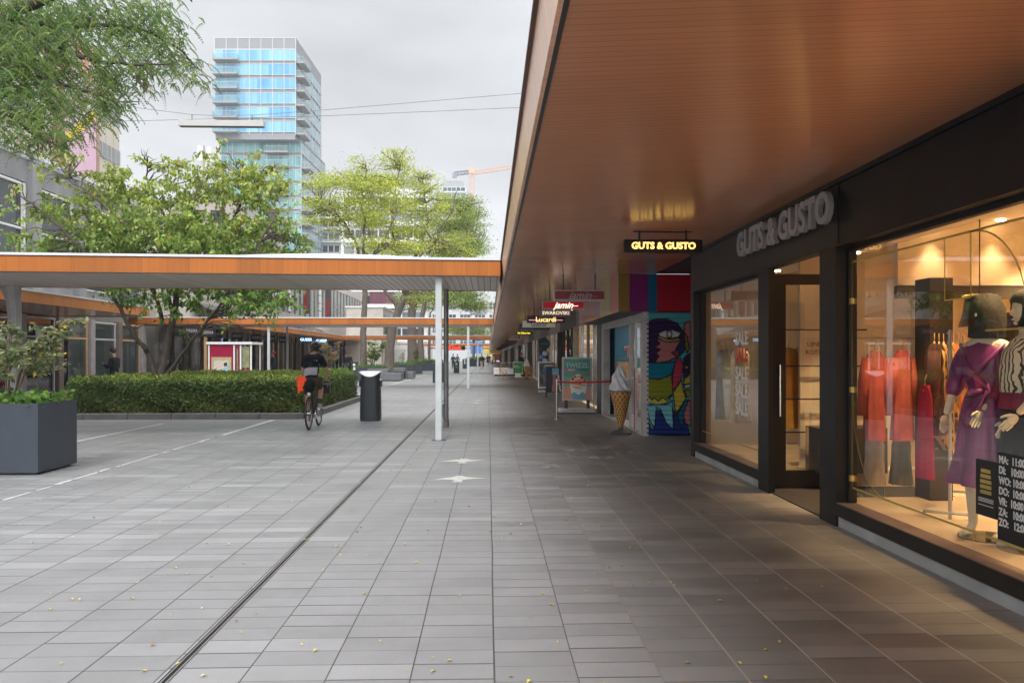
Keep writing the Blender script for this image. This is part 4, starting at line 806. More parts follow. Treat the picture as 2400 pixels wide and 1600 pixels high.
fs=[(i*4+k,(i+1)*4+k,(i+1)*4+(k+1)%4,i*4+(k+1)%4) for i in range(n_) for k in range(4)]
m.add(vs,fs); m.v=[(x-a.x,y-a.y,z-a.z) for x,y,z in m.v]; part('belt',m,mat('red belt',(.45,.008,.02),.5,var=.05),q1)
# ---------------------------------------------------------------- pavement boards
def swirl(u,v):
    x=u; y=v
    # teal sky over pink ground
    c=(.10,.30,.27) if y>.55+.0*x else (.55,.30,.22) if y<.28 else (.18+.3*(.55-y),.34,.28)
    if y<.30 and (x<.35): c=(.60,.28,.20)
    # cup
    cw=.22+.10*(y/.35)
    if y<.34 and abs(x-.55)<cw: c=(.72,.70,.66) if y>.14+.03*math.sin(x*20) else (.12,.38,.50)
    # ice cream swirl
    d=math.hypot((x-.55)/.33,(y-.42)/.16)
    if d<1: c=(.72,.60,.46) if math.sin((y*70+x*8))>-.3 else (.50,.30,.20)
    if math.hypot((x-.52)/.16,(y-.54)/.09)<1: c=(.75,.63,.50) if math.sin(y*80-x*15)>-.4 else (.45,.26,.18)
    for (a,b,r,k) in ((.34,.50,.05,(.35,.04,.03)),(.68,.53,.06,(.5,.05,.03)),(.78,.47,.05,(.28,.13,.08)),(.42,.56,.04,(.22,.08,.05)),(.62,.40,.05,(.55,.08,.04)),(.93,.63,.05,(.5,.1,.06)),(.2,.07,.05,(.45,.35,.1)),(.33,.62,.03,(.25,.2,.08)),(.08,.72,.05,(.55,.08,.06))):
        if math.hypot((x-a)/r,(y-b)/(r*.7))<1: c=k
    if .70<y<.745:
        if .17<x<.42: c=(.55,.10,.08)
        if .47<x<.90 and (int(x*80)%3) and .71<y<.737: c=(.04,.09,.09)
    return c
x,y=W(1352,20.9); t=thing('pavement_board','tall pavement board with a soft ice cream poster, grey frame and wheeled base','pavement board',(x,y,0)); hw=.41
m=MB(); m.bev(-.50,.50,-.26,.26,.03,.13,.03); m.box(-.34,.34,-.27,.2,.10,.135); part('base',m,mat('light grey plastic base',(.42,.42,.42),.5),t)
for s in (-1,1): m=MB().tube([(s*.3,-.05,.12),(s*.3,-.05,.36)],.045,8); part('spring_foot',m,M_dgrey,t)
m=MB(); m.box(-hw,-hw+.045,-.07,-.03,.34,1.52); m.box(hw-.045,hw,-.07,-.03,.34,1.52); m.box(-hw+.045,hw-.045,-.07,-.03,.34,.385); m.box(-hw+.045,hw-.045,-.07,-.03,1.475,1.52); m.box(-hw+.04,hw-.04,-.05,-.035,.38,1.48); part('frame',m,mat('silver grey frame',(.42,.42,.43),.35,metal=.4),t)
art('poster',2*hw-.09,1.09,72,110,swirl,Mp,t,(-hw+.045,-.056,.385),(1,0,0),(0,0,1))
o=text('lettering','TWIZZL',.17,mat('mint outline letters',(.42,.62,.52),.5),t,(0,0,0),(1,0,0),(0,0,1),ext=.004,bold=.002,align='CENTER'); o.location=(0,-.062,1.24)
o=text('lettering','CREATE',.05,M_white,t,(0,0,0),(1,0,0),(0,0,1),ext=.003,bold=.001,align='CENTER'); o.location=(-.155,-.062,1.155)
def darkposter(u,v):
    if v>.86: return (.5,.5,.5) if .35<u<.9 and v<.93 else (.10,.10,.11)
    if .55<v<.8 and math.hypot((u-.4)/.22,(v-.68)/.11)<1: return (.10,.16,.35)
    if (int(v*40)%4==0) and .25<u<.85: return (.35,.35,.36)
    return (.07,.07,.08) if math.sin(u*9+v*13)<.3 else (.16,.15,.15)
x,y=W(1282,32.2); t=thing('pavement_board','white rimmed pavement board with a dark poster in front of the balloons','pavement board',(x,y,0))
m=MB(); m.bev(-.36,.36,-.22,.22,.02,.12,.03); part('base',m,MT['light grey plastic base'],t); m=MB(); m.bev(-.38,.38,-.05,.05,.2,1.32,.04); part('frame',m,M_white,t); m=MB().box(-.1,.1,-.03,.03,.1,.2); part('spring_foot',m,M_dgrey,t)
art('poster',.66,1.0,24,40,darkposter,Mp,t,(-.33,-.056,.26),(1,0,0),(0,0,1))
def bluep(u,v):
    if v>.72: return (.20,.40,.60) if .35<u<.75 else (.03,.05,.09)
    if abs(u-.42-.12*v)<.10 or abs(u-.62+.25*v)<.07: return (.42,.16,.15)
    if abs(u-.85+.2*v)<.06: return (.5,.5,.52)
    return (.035,.04,.06)
x,y=W(1300,28.6); t=thing('pavement_board','black easel board with small blue notice left of the ice cream poster','pavement board',(x,y,0))
m=MB()
for s in (-1,1): m.box(s*.31-.015,s*.31+.015,-.03,0,0,1.14); m.box(s*.31-.012,s*.31+.012,.28,.31,0,.04); m.tube([(s*.31,0,1.1),(s*.31,.30,.02)],.012,6)
m.box(-.31,.31,-.03,0,1.10,1.14); m.box(-.31,.31,-.03,0,.20,.23); part('easel',m,M_black,t)
art('poster',.59,.87,24,36,bluep,Mp,t,(-.295,-.034,.23),(1,0,0),(0,0,1))
x,y=W(1214,56); t=thing('pavement_board','bright green pavement board behind the rattan chairs','pavement board',(x,y,0)); m=MB(); m.bev(-.37,.37,-.04,.04,.28,1.12,.02); m.bev(-.3,.3,-.2,.2,0,.1,.02); m.box(-.2,.2,-.02,.02,.1,.28); part('frame',m,M_white,t)
art('poster',.68,.78,16,20,lambda u,v:(.55,.6,.5) if (v>.6 and v<.72 and u<.55 and int(u*16)%4) or (.5<v<.55 and u<.75) else (.04,.30,.09),Mp,t,(-.34,-.045,.31),(1,0,0),(0,0,1))
# balloons
x,y=W(1276,35); t=thing('balloon_column','column of blue and white balloons topped by a round dark blue board','balloon column',(x,y,0))
m=MB().tube([(0,0,0),(0,0,1.9)],.02,8); m.tube([(0,0,0),(0,0,.03)],.2,20); part('pole',m,M_black,t)
Mb=[mat('blue balloon',(.01,.07,.25),.25,var=.02),mat('light blue balloon',(.10,.25,.45),.25,var=.02),mat('white balloon',(.62,.64,.68),.25,var=.02)]
k=0
for lz in range(5):
    for q in range(4):
        a=q*math.pi/2+lz*.8; k+=1; m=MB().ball((.13*math.cos(a),.13*math.sin(a),1.0+lz*.165),.115,14); part('balloon',m,Mb[(0,2,1)[(k*7+lz)%3]],t,smooth=True)
m=MB().tube([(0,-.02,2.10),(0,.02,2.10)],.26,32); part('round_board',m,mat('navy board',(.01,.045,.09),.4),t); m=MB(); [m.box(-.17+i*.04,-.145+i*.04,-.026,-.0215,2.09,2.09+.03+.015*(i%2)) for i in range(9)]; part('board_text',m,mat('pale blue print',(.2,.3,.4),.5),t)
# terrace: rattan chairs, table, white platform
M_rat=mat('rattan cane',(.42,.25,.10),.55,var=.3,scale=20,bump=.3)
def chair(px,d,rz,label):
    x,y=W(px,d); t=thing('rattan_chair',label,'chair',(x,y,0),rz,'rattan chairs of the terrace')
    m=MB().tube([(0,0,.40),(0,0,.44)],.25,20); part('seat',m,M_rat,t)
    for sx_,sy_ in ((-1,-1),(1,-1),(1,1),(-1,1)): m=MB().tube([(sx_*.22,sy_*.21,0),(sx_*.19,sy_*.18,.42)],.018,8); part('leg',m,M_rat,t)
    m=MB(); pts=[(.27*math.cos(a),.05-.27*math.sin(a),.62+.16*max(0,math.sin(a))) for a in [math.pi*k/12 for k in range(13)]]; m.tube([(.25,.2,.42)]+pts+[(-.25,.2,.42)],.02,8)
    for k in range(1,12): p=pts[k]; m.tube([(p[0]*.8,p[1]*.8,.43),p],.009,5)
    part('backrest',m,M_rat,t); return t
c1=chair(1178,50.5,R(-60),'rattan chair at the left of the little terrace table'); chair(1238,52.5,R(80),'rattan chair half behind the distant ice cream figure')
x,y=W(1205,52); t=thing('terrace_table','small dark table with a plant between the rattan chairs','table',(x,y,0)); m=MB().tube([(0,0,.72),(0,0,.75)],.33,24); part('table_top',m,mat('dark table top',(.10,.06,.035),.4),t); m=MB().tube([(0,0,.05),(0,0,.72)],.03,10); [m.tube([(0,0,.08),(.3*math.cos(a),.3*math.sin(a),.02)],.02,6) for a in (0,1.57,3.14,4.71)]; part('leg',m,M_black,t)
x,y=W(1199,60); t=thing('terrace_platform','long low white terrace platform behind the rattan chairs','platform',(x+.2,y,0)); m=MB().bev(-1.6,1.5,-.6,1.6,.14,.62,.02); part('deck',m,M_white,t); m=MB().box(-1.5,1.4,-.5,1.5,0,.14); part('plinth',m,M_black,t)
x,y=W(1192,66); t=thing('bench_table','pale wooden high bench beyond the white platform','bench',(x,y,0)); m=MB().box(-.7,.9,-.25,.25,.95,1.02); part('top',m,mat('pale wood',(.55,.42,.22),.5),t); 
for s in (-.65,.85): m=MB().box(s-.03,s+.03,-.2,.2,0,.95); part('leg',m,MT['pale wood'],t)
# ================================================================ left side buildings
M_gconc=mat('weathered grey concrete facade',(.27,.27,.275),.85,var=.25,scale=.9,bump=.2,st=(1,1,.35))
M_dwin=mat('dark window glass',(.03,.035,.04),.12,var=.4,scale=.3,spec=.8)
M_bronze=mat('bronze frame',(.16,.12,.10),.5,var=.15)
M_tan=mat('pale wood strip',(.48,.30,.14),.5,var=.1)
def room(S_,x0,x1,y0,y1,mt_):
    m=MB(); m.box(x0,x0+.1,y0,y1,0,3); m.box(x0+.1,x1,y1-.08,y1,0,3); m.box(x0+.1,x1,y0,y0+.08,0,3); part('interior_wall',m,mt_,S_,w=True)
B=thing('concrete_building','grey concrete building at the left with dark framed windows over the vacant glass shop','building',(-16,15,0)); yE=36.4
ws=[-2+6.4*i for i in range(6)]
m=MB(); m.box(-26,-16.0,-4,yE,8.0,8.45); m.box(-16.3,-16,-4,yE,3.35,4.15); m.box(-16.3,-16,-4,yE,7.55,8.0)
yy=-4
m.box(-26,-25.8,-4,yE,0,8); m.box(-26,-16.3,yE-.2,yE,3.36,8)
part('wall',m,M_gconc,B,w=True); m=MB().box(-26,-15.8,-4,yE+.1,8.45,8.62); m.box(-26,-15.9,-4,yE,8.36,8.45); part('parapet',m,M_roof,B,w=True)
for i in range(14):
    y=-3+i*3.05
    if y>yE: break
    m=MB().box(-16.3,-15.82,y-.28,y+.28,3.35,8.3); part('pilaster',m,M_gconc,B,w=True)
    if y+2.9<yE:
        w=MB(); a,b=y+.42,y+2.63; w.box(-16.2,-15.98,a,a+.07,4.2,7.5); w.box(-16.2,-15.98,b-.07,b,4.2,7.5); w.box(-16.2,-15.98,a+.07,b-.07,7.43,7.5); w.box(-16.2,-15.97,a,b,4.15,4.2); w.box(-16.2,-15.98,a+.07,b-.07,5.9,5.96); q=part('window',w,M_white,B,w=True)
        w=MB().add([(-16.1,a,4.2),(-16.1,b,4.2),(-16.1,b,7.5),(-16.1,a,7.5)],[(0,1,2,3)]); part('pane',w,M_dwin,q,w=True)
        w=MB().box(-16.29,-16.02,y+.28,a,4.15,7.55); w.box(-16.29,-16.02,b,y+2.77,4.15,7.55); part('window_reveal',w,M_gconc,q,w=True)
# glazed ground floor
for i in range(18):
    y=-3.2+i*2.3
    if y>yE+.1: break
    m=MB().box(-16.05,-15.8,y-.16,y+.16,0,3.0); part('pillar',m,mat('mauve grey pillar',(.30,.27,.27),.6,var=.1) if i%2 else M_bronze,B,w=True)
    if y+2.2<yE:
        w=MB(); w.box(-15.98,-15.92,y+.16,y+2.14,2.2,2.27); w.box(-15.98,-15.92,y+.16,y+2.14,2.88,2.95); w.box(-15.97,-15.91,y+2.0,y+2.07,0,2.9); w.box(-15.97,-15.92,y+.16,y+2.14,.0,.25); q=part('shop_window',w,M_tan if i%2==0 else mat('pale grey frame',(.42,.43,.42),.5),B,w=True)
        w=MB().add([(-15.95,y+.16,.2),(-15.95,y+2.14,.2),(-15.95,y+2.14,2.9),(-15.95,y+.16,2.9)],[(0,1,2,3)]); part('pane',w,M_pane2,q,w=True)
room(B,-21,-16.1,-4,30,mat('brown red dark interior',(.06,.035,.03),.8,var=.6,scale=.6)); room(B,-19,-16.1,30,36.3,mat('pale green interior',(.42,.47,.45),.8,var=.25,scale=.4))
w=MB().add([(-15.93,36.35,0),(-13.2,36.35,0),(-13.2,36.35,3),(-15.93,36.35,3)],[(0,1,2,3)]); part('end_pane',w,M_pane2,B,w=True)
m=MB().box(-13.25,-13.13,36.3,36.42,0,3.0); part('end_post',m,M_tan,B,w=True)
for y,z in ((22.4,2.15),(23.1,2.15),(25.2,1.6),(27.6,2.1),(28.3,2.1)): m=MB().box(-15.94,-15.93,y,y+.3,z,z+.32); part('notice',m,mat('pale blue notice',(.5,.68,.68),.5,var=.15,scale=12),B,w=True)
m=MB().box(-16.6,-16.5,18.0,19,1.0,1.7); part('red_poster',m,mat('red poster',(.5,.03,.04),.5,var=.2),B,w=True)
t=thing('hanging_sign','black hanging sign with pale capitals under the near left arcade roof','sign',(-14.3,17.6,2.45),0,'signs hanging from the arcade ceiling'); m=MB().bev(-1.0,1.0,-.06,.06,0,.4,.01); part('sign_box',m,M_black,t); o=text('lettering','GLAS  LAS',.3,M_off,t,(0,0,0),(1,0,0),(0,0,1),ext=.005,align='CENTER'); o.location=(0,-.064,.1)
# tall office block far behind with a pink mural strip
m_pan,ntp,bp_=base('beige facade panels'); tcp=ntp.nodes.new('ShaderNodeTexCoord'); sp=ntp.nodes.new('ShaderNodeSeparateXYZ'); ntp.links.new(tcp.outputs['Object'],sp.inputs[0]); fr_=mth(ntp,'FRACT',mth(ntp,'DIVIDE',sp.outputs[1],1.6)); nn_=nz(ntp,.4)
cB=mixc(ntp,nn_.outputs[0],(.50,.45,.38),(.60,.55,.47)); ntp.links.new(mixc(ntp,mth(ntp,'LESS_THAN',fr_,.07),cB,(.36,.32,.27)),bp_.inputs['Base Color']); bp_.inputs['Roughness'].default_value=.7
O=thing('office_block','tall beige office block far at the left with a tall pink painted strip','building',(-38,60,0))
m=MB().box(-60,-38,20,80.5,0,28.3); part('wall',m,m_pan,O,w=True)
M_gband=mat('grey office glazing',(.27,.30,.32),.2,var=.3,scale=.15)
for z in (2,6,10,14,17.9,22.0,25.9):
    z=z-.9; m=MB().box(-38.0,-37.93,75.8,80.4,z-.0,z+1.5); q=part('window_band',m,M_gband,O,w=True); m=MB(); [m.box(-37.93,-37.88,75.8+k*.92,75.88+k*.92,z,z+1.5) for k in range(6)]; part('mullion',m,M_beige,q,w=True)
    m=MB().box(-38.0,-37.93,22,66.5,z,z+1.5); part('window_band',m,M_gband,O,w=True)
def pinkm(u,v):
    if abs(v-.735-.16*u+.12)<.018: return (.75,.55,.03)
    if v>.87: return (.66,.28,.22) if math.sin(u*9+v*30)>.2 else (.62,.45,.45)
    if v>.70: return (.60,.40,.50) if math.sin(u*7-v*50)>-.2 else (.66,.52,.60)
    return (.70,.46,.58)
art('pink_mural',5.6,26,14,110,pinkm,attr_mat('painted wall',.7),O,Vector((-37.4,69,4.5))-O.location,(0,1,0),(0,0,1))
m=MB(); m.box(-38,-37.38,68.4,68.98,0,31); m.box(-38,-37.38,74.62,75.2,0,31); m.box(-38,-37.42,69,74.6,0,30.6); part('mural_frame',m,mat('brown fin',(.36,.24,.18),.7),O,w=True)
m=MB(); [m.tube([(-38,y,27.6),(-35.8,y,27.6)],.06,6) for y in (77,80)]; [m.tube([(-35.8,y,27.3),(-35.8,y,27.9)],.06,6) for y in (77,80)]; part('roof_arm',m,M_dgrey,O,w=True)
# building with vertical fins and banners
M_fin=mat('pale stone fin',(.50,.49,.46),.7,var=.1)
Bf=thing('department_building','stone building with tall dark windows, pale fins and vertical banners above the left arcade','building',(-16,65,0))
m=MB(); m.box(-28,-16.0,39.3,99,3.36,5.0); m.box(-28,-16.05,39.3,99,8.5,9.2); m.box(-28,-16.22,39.5,98.8,5.0,8.5); m.box(-28,-27.8,39.3,99,0,9); m.box(-28,-16.6,39.0,39.29,0,9.0); part('wall',m,M_beige,Bf,w=True)
for i in range(33):
    y=40+i*1.8; m=MB().box(-16.22,-15.98,y-.10,y+.10,5.0,8.5); part('fin',m,M_fin,Bf,w=True)
    if y+1.6<99: m=MB().box(-16.22,-16.15,y+.11,y+1.69,5.0,8.5); q=part('window',m,M_dwin,Bf,w=True); m=MB().box(-16.15,-16.10,y+.11,y+1.69,6.0+(i%3)*.35,6.06+(i%3)*.35); m.box(-16.15,-16.11,y+.86,y+.92,5,8.5); part('frame',m,M_fin,q,w=True)
M_ban=mat('charcoal banner',(.07,.07,.07),.7,var=.1); M_red=mat('banner red',(.5,.02,.03),.6)
def banner(label,y,w,z0,z1,txt,cols_,sz):
    t=thing('banner',label,'banner',(-15.4,y,z0),0,'vertical banners on the stone building'); m=MB().box(-.9,0,-.03,.03,0,z1-z0); part('banner_cloth',m,M_ban,t); m=MB(); m.tube([(-1.2,0,z1-z0-.03),(0.02,0,z1-z0-.03)],.02,6); m.tube([(-1.2,0,.03),(0.02,0,.03)],.02,6); part('bracket',m,M_dgrey,t)
    z=.25
    for s_,c_ in zip(txt,cols_):
        o=text('lettering',s_,sz,c_,t,(0,0,0),(0,0,1),(-1,0,0),ext=.01,bold=sz*.02); o.location=(-.2,-.045,z); z+=sz*.62*len(s_)+.1
    return t
M_wl=mat('white banner print',(.72,.72,.70),.6,var=0)
banner('olive grey banner with rotated white capitals, left one',47.2,.9,5.35,8.4,('GUESS',),(M_wl,),.72)
banner('olive grey banner with rotated white capitals, beside the white light strips',58.0,.9,5.45,8.5,('GUESS',),(M_wl,),.85)
banner('charcoal banner with red and white rotated words, nearer one',67.0,.9,5.2,8.5,('fashion','kids'),(M_red,M_wl),.62)
banner('charcoal banner with red and white rotated words, farther one',76,.9,5.2,8.5,('fashion','kids'),(M_red,M_wl),.62)
for i,y in enumerate((61.5,72.5)):
    t=thing('light_strip','vertical strip of white lit boxes on the stone building, '+('nearer','farther')[i],'light strip',(-15.7,y,5.1)); m=MB(); [m.box(-.1,.02,-.28,.28,k*.72,k*.72+.6) for k in range(5)]; part('strip_box',m,M_white,t)
# ground floor shops on the left
lcols=[(.05,.045,.045),(.09,.07,.06),(.04,.04,.05),(.16,.12,.10)]
yl=[39.3,46,53,60,67,76,86,98,112,130,160]
for i in range(len(yl)-1):
    a,b=yl[i],yl[i+1]; s=thing('shop_front',('dark glazed shop front under the black hanging signs','dark shop front behind the red and white kiosk','lit shop front under the blue lettering','brown shop front next to the blue lettering')[i] if i<4 else 'small distant shop front under the left arcade roof','shop',(-16,(a+b)/2,0),0,'left arcade shop fronts')
    n_=5
    for j in range(n_+1): y=a+.1+(b-a-.2)*j/n_; m=MB().box(-16.1,-15.85,y-.07,y+.07,0,3.0); part('pillar',m,M_bronze if (i+j)%2 else M_black,s,w=True)
    m=MB().box(-16.2,-15.95,a,b,2.62,3.0); part('header',m,M_black if i%2==0 else M_bronze,s,w=True)
    m=MB().add([(-16,a,.1),(-16,b,.1),(-16,b,2.62),(-16,a,2.62)],[(0,1,2,3)]); part('pane',m,M_pane,s,w=True)
    room(s,-19,-16.15,a,b,mat('shop interior %d'%(i%4),[(.22,.17,.14),(.14,.12,.11),(.42,.30,.18),(.30,.22,.15)][i%4],.7,var=.7,scale=1.0,st=(1,2,.7)))
    m=MB().box(-19,-16.15,a,b,2.95,3.0); part('interior_ceiling',m,M_white,s,w=True)
    m=MB(); [m.box(-17.4,-17.2,a+(b-a)*(j+.35)/4,a+(b-a)*(j+.65)/4,2.93,2.945) for j in range(4)]; part('ceiling_light',m,MT['warm strip light'],s,w=True)
    m=MB(); r=random.Random(i+50)
    for j in range(7): y=a+.6+(b-a-1.2)*r.random(); x=-17.8+r.random()*1.3; m.lathe([(.14,0),(.17,.9),(.13,1.15),(.2,1.45),(.05,1.6)],(x,y,0),8)
    part('display_stand',m,mat('stand tone %d'%(i%3),[(.35,.2,.1),(.12,.03,.03),(.5,.45,.4)][i%3],.6,var=.4),s,w=True)
M_blit=mat('lit blue white letters',(.40,.62,1),.4,emit=1.6,var=0)
for i,(px,d) in enumerate(((452,32.6),(490,35),(508,37.2),(558,40.8),(602,44.5),(636,47.8),(666,51))):
    t,hw,h=hsign('small black hanging sign with grey capitals, '+('first','second','third','fourth','fifth','sixth','seventh')[i]+' from the left behind the hedge tree',px-17+i,px+15-i,834-1.27*F/d,834-.87*F/d,d,(.02,.02,.02),M_black,'BERSHKA',M_off,.26,.002,0,.02)
for i,(px,d,z0) in enumerate(((717,54.5,2.62),(753,57.5,2.60))):
    x,y=W(px,d); t=thing('lit_sign','glowing blue white capitals hanging above the cyclist, '+('left','right')[i]+' of the pair','sign',(x,y,z0),0,'lit lettering signs'); o=text('lettering','GUESS',.27,M_blit,t,(0,0,0),(1,0,0),(0,0,1),ext=.03,bold=.008,align='CENTER',space=1.08); m=MB().box(-.5,.5,.03,.06,-.04,.26); part('sign_box',m,M_black,t); m=MB(); [m.box(q-.01,q+.01,.035,.055,.30,.4) for q in (-.4,.4)]; part('hanger_rod',m,M_black,t)
x,y=W(1066,112); t=thing('lit_sign','glowing red lettering above the far cafe','sign',(x,y,2.5),0,'lit lettering signs'); o=text('lettering','Kiosk',.8,mat('lit red letters',(1,.06,.03),.4,emit=1.2,var=0),t,(0,0,0),(1,0,0),(0,0,1),ext=.03,bold=.03,align='CENTER'); m=MB().box(-1.5,1.5,.05,.15,-.1,.7); part('sign_box',m,M_black,t)
# ================================================================ background buildings
def sbox(name,label,x0,x1,y0,y1,z1,m_,cat='building'):
    t=thing(name,label,cat,((x0+x1)/2,(y0+y1)/2,0)); m=MB().box(x0,x1,y0,y1,0,z1); part('wall',m,m_,t,w=True); return t
x0,_=W(861,76); x1,_=W(899,76)
t=sbox('stone_block','plain beige stone corner block standing past the dark windowed building',x0-2,x1,76,88,6.3,M_beige); m=MB().box(x0-2.1,x1+.1,75.9,88.1,6.3,6.45); part('parapet',m,M_roof,t,w=True)
m=MB(); [m.box(x1,x1+.05,77+k*1.5,78+k*1.5,3.8,5.7) for k in range(7)]; part('window',m,M_dwin,t,w=True)
x0,_=W(1512/4.704+600,84); x1,_=W(955,84)
t=sbox('white_kiosk','white closed pavilion with a roller blind behind the leaning trunk',x0,x1,84,88,2.75,M_white); m=MB().box(x0+.2,x1-.2,83.95,83.99,0,2.3); part('roller_blind',m,mat('white blind',(.6,.62,.6),.6,st=(1,1,20),scale=2),t,w=True)
x0,_=W(868,150); x1,_=W(925,150)
t=sbox('maroon_building','maroon clad building far behind the plane tree trunks',x0,x1,150,170,14.5,mat('maroon cladding',(.12,.03,.05),.6,var=.3,scale=.5)); m=MB(); [m.box(x0+.3+k*.9,x0+.36+k*.9,149.93,149.99,8,14.4) for k in range(5)]; part('rib',m,mat('dark maroon rib',(.06,.012,.02),.6),t,w=True)
x0,_=W(930,230); x1,_=W(1260,230)
Mwb=mat('pale far facade',(.55,.56,.57),.7,var=.06)
t=thing('far_building','pale building closing the end of the street','building',((x0+x1)/2,235,0)); m=MB().box(x0,x1,230,245,0,19); part('wall',m,Mwb,t,w=True)
for z in (5,8.5,12,15.5):
    for k in range(9): q=x0+1.5+k*(x1-x0-3)/9; m=MB().box(q,q+3.2,229.95,229.99,z,z+1.9); w_=part('window',m,M_dwin,t,w=True); m=MB(); [m.box(q+j*1.05,q+.1+j*1.05,229.9,229.95,z,z+1.9) for j in range(4)]; m.box(q,q+3.2,229.9,229.95,z+.9,z+1.0); part('frame',m,M_white,w_,w=True)
# residential tower ---------------------------------------------------------
mt_,ntt2,bt2=base('blue reflecting facade glass'); tct=ntt2.nodes.new('ShaderNodeTexCoord'); st_=ntt2.nodes.new('ShaderNodeSeparateXYZ'); ntt2.links.new(tct.outputs['Object'],st_.inputs[0])
cbt=ntt2.nodes.new('ShaderNodeCombineXYZ'); ntt2.links.new(mth(ntt2,'FLOOR',mth(ntt2,'DIVIDE',mth(ntt2,'ADD',st_.outputs[0],st_.outputs[1]),2.6)),cbt.inputs[0]); ntt2.links.new(mth(ntt2,'FLOOR',mth(ntt2,'DIVIDE',st_.outputs[2],3.35)),cbt.inputs[1])
wt=ntt2.nodes.new('ShaderNodeTexWhiteNoise'); wt.noise_dimensions='2D'; ntt2.links.new(cbt.outputs[0],wt.inputs['Vector'])
cs=ntt2.nodes.new('ShaderNodeCombineXYZ'); ntt2.links.new(mth(ntt2,'FLOOR',mth(ntt2,'DIVIDE',mth(ntt2,'ADD',st_.outputs[0],st_.outputs[1]),.45)),cs.inputs[0]); ntt2.links.new(mth(ntt2,'FLOOR',mth(ntt2,'DIVIDE',st_.outputs[2],3.35)),cs.inputs[1]); ws_=ntt2.nodes.new('ShaderNodeTexWhiteNoise'); ws_.noise_dimensions='2D'; ntt2.links.new(cs.outputs[0],ws_.inputs['Vector'])
f0=mth(ntt2,'ADD',mth(ntt2,'MULTIPLY',wt.outputs[0],.75),mth(ntt2,'MULTIPLY',ws_.outputs[0],.35),True)
c_=mixc(ntt2,f0,(.08,.28,.50),(.25,.49,.63)); ntt2.links.new(c_,bt2.inputs['Base Color']); bt2.inputs['Roughness'].default_value=.12; bt2.inputs['Specular IOR Level'].default_value=.5
mt3=mt_.copy(); mt3.name='green reflecting facade glass'
for n_ in mt3.node_tree.nodes:
    if n_.type=='MIX': n_.inputs[6].default_value=(.07,.22,.25,1); n_.inputs[7].default_value=(.25,.48,.48,1)
M_mull=mat('pale facade frame',(.50,.51,.51),.5,var=.04); M_spand=mat('grey spandrel',(.22,.23,.24),.5,var=.08)
mside=mt_.copy(); mside.name='pale side glass'
for n_ in mside.node_tree.nodes:
    if n_.type=='MIX': n_.inputs[6].default_value=(.13,.25,.31,1); n_.inputs[7].default_value=(.27,.40,.45,1)
M_rail=glass('balcony glass',(.72,.88,.86),2.5)
M_bslab=mat('grey balcony slab',(.29,.29,.285),.7)
TW=thing('glass_tower','tall blue glass apartment tower with a shifted top and stacked balconies','tower',(-60,180,0))
def twx(px,d=180): return (px-1200)/F*d
TWr=math.radians(0)
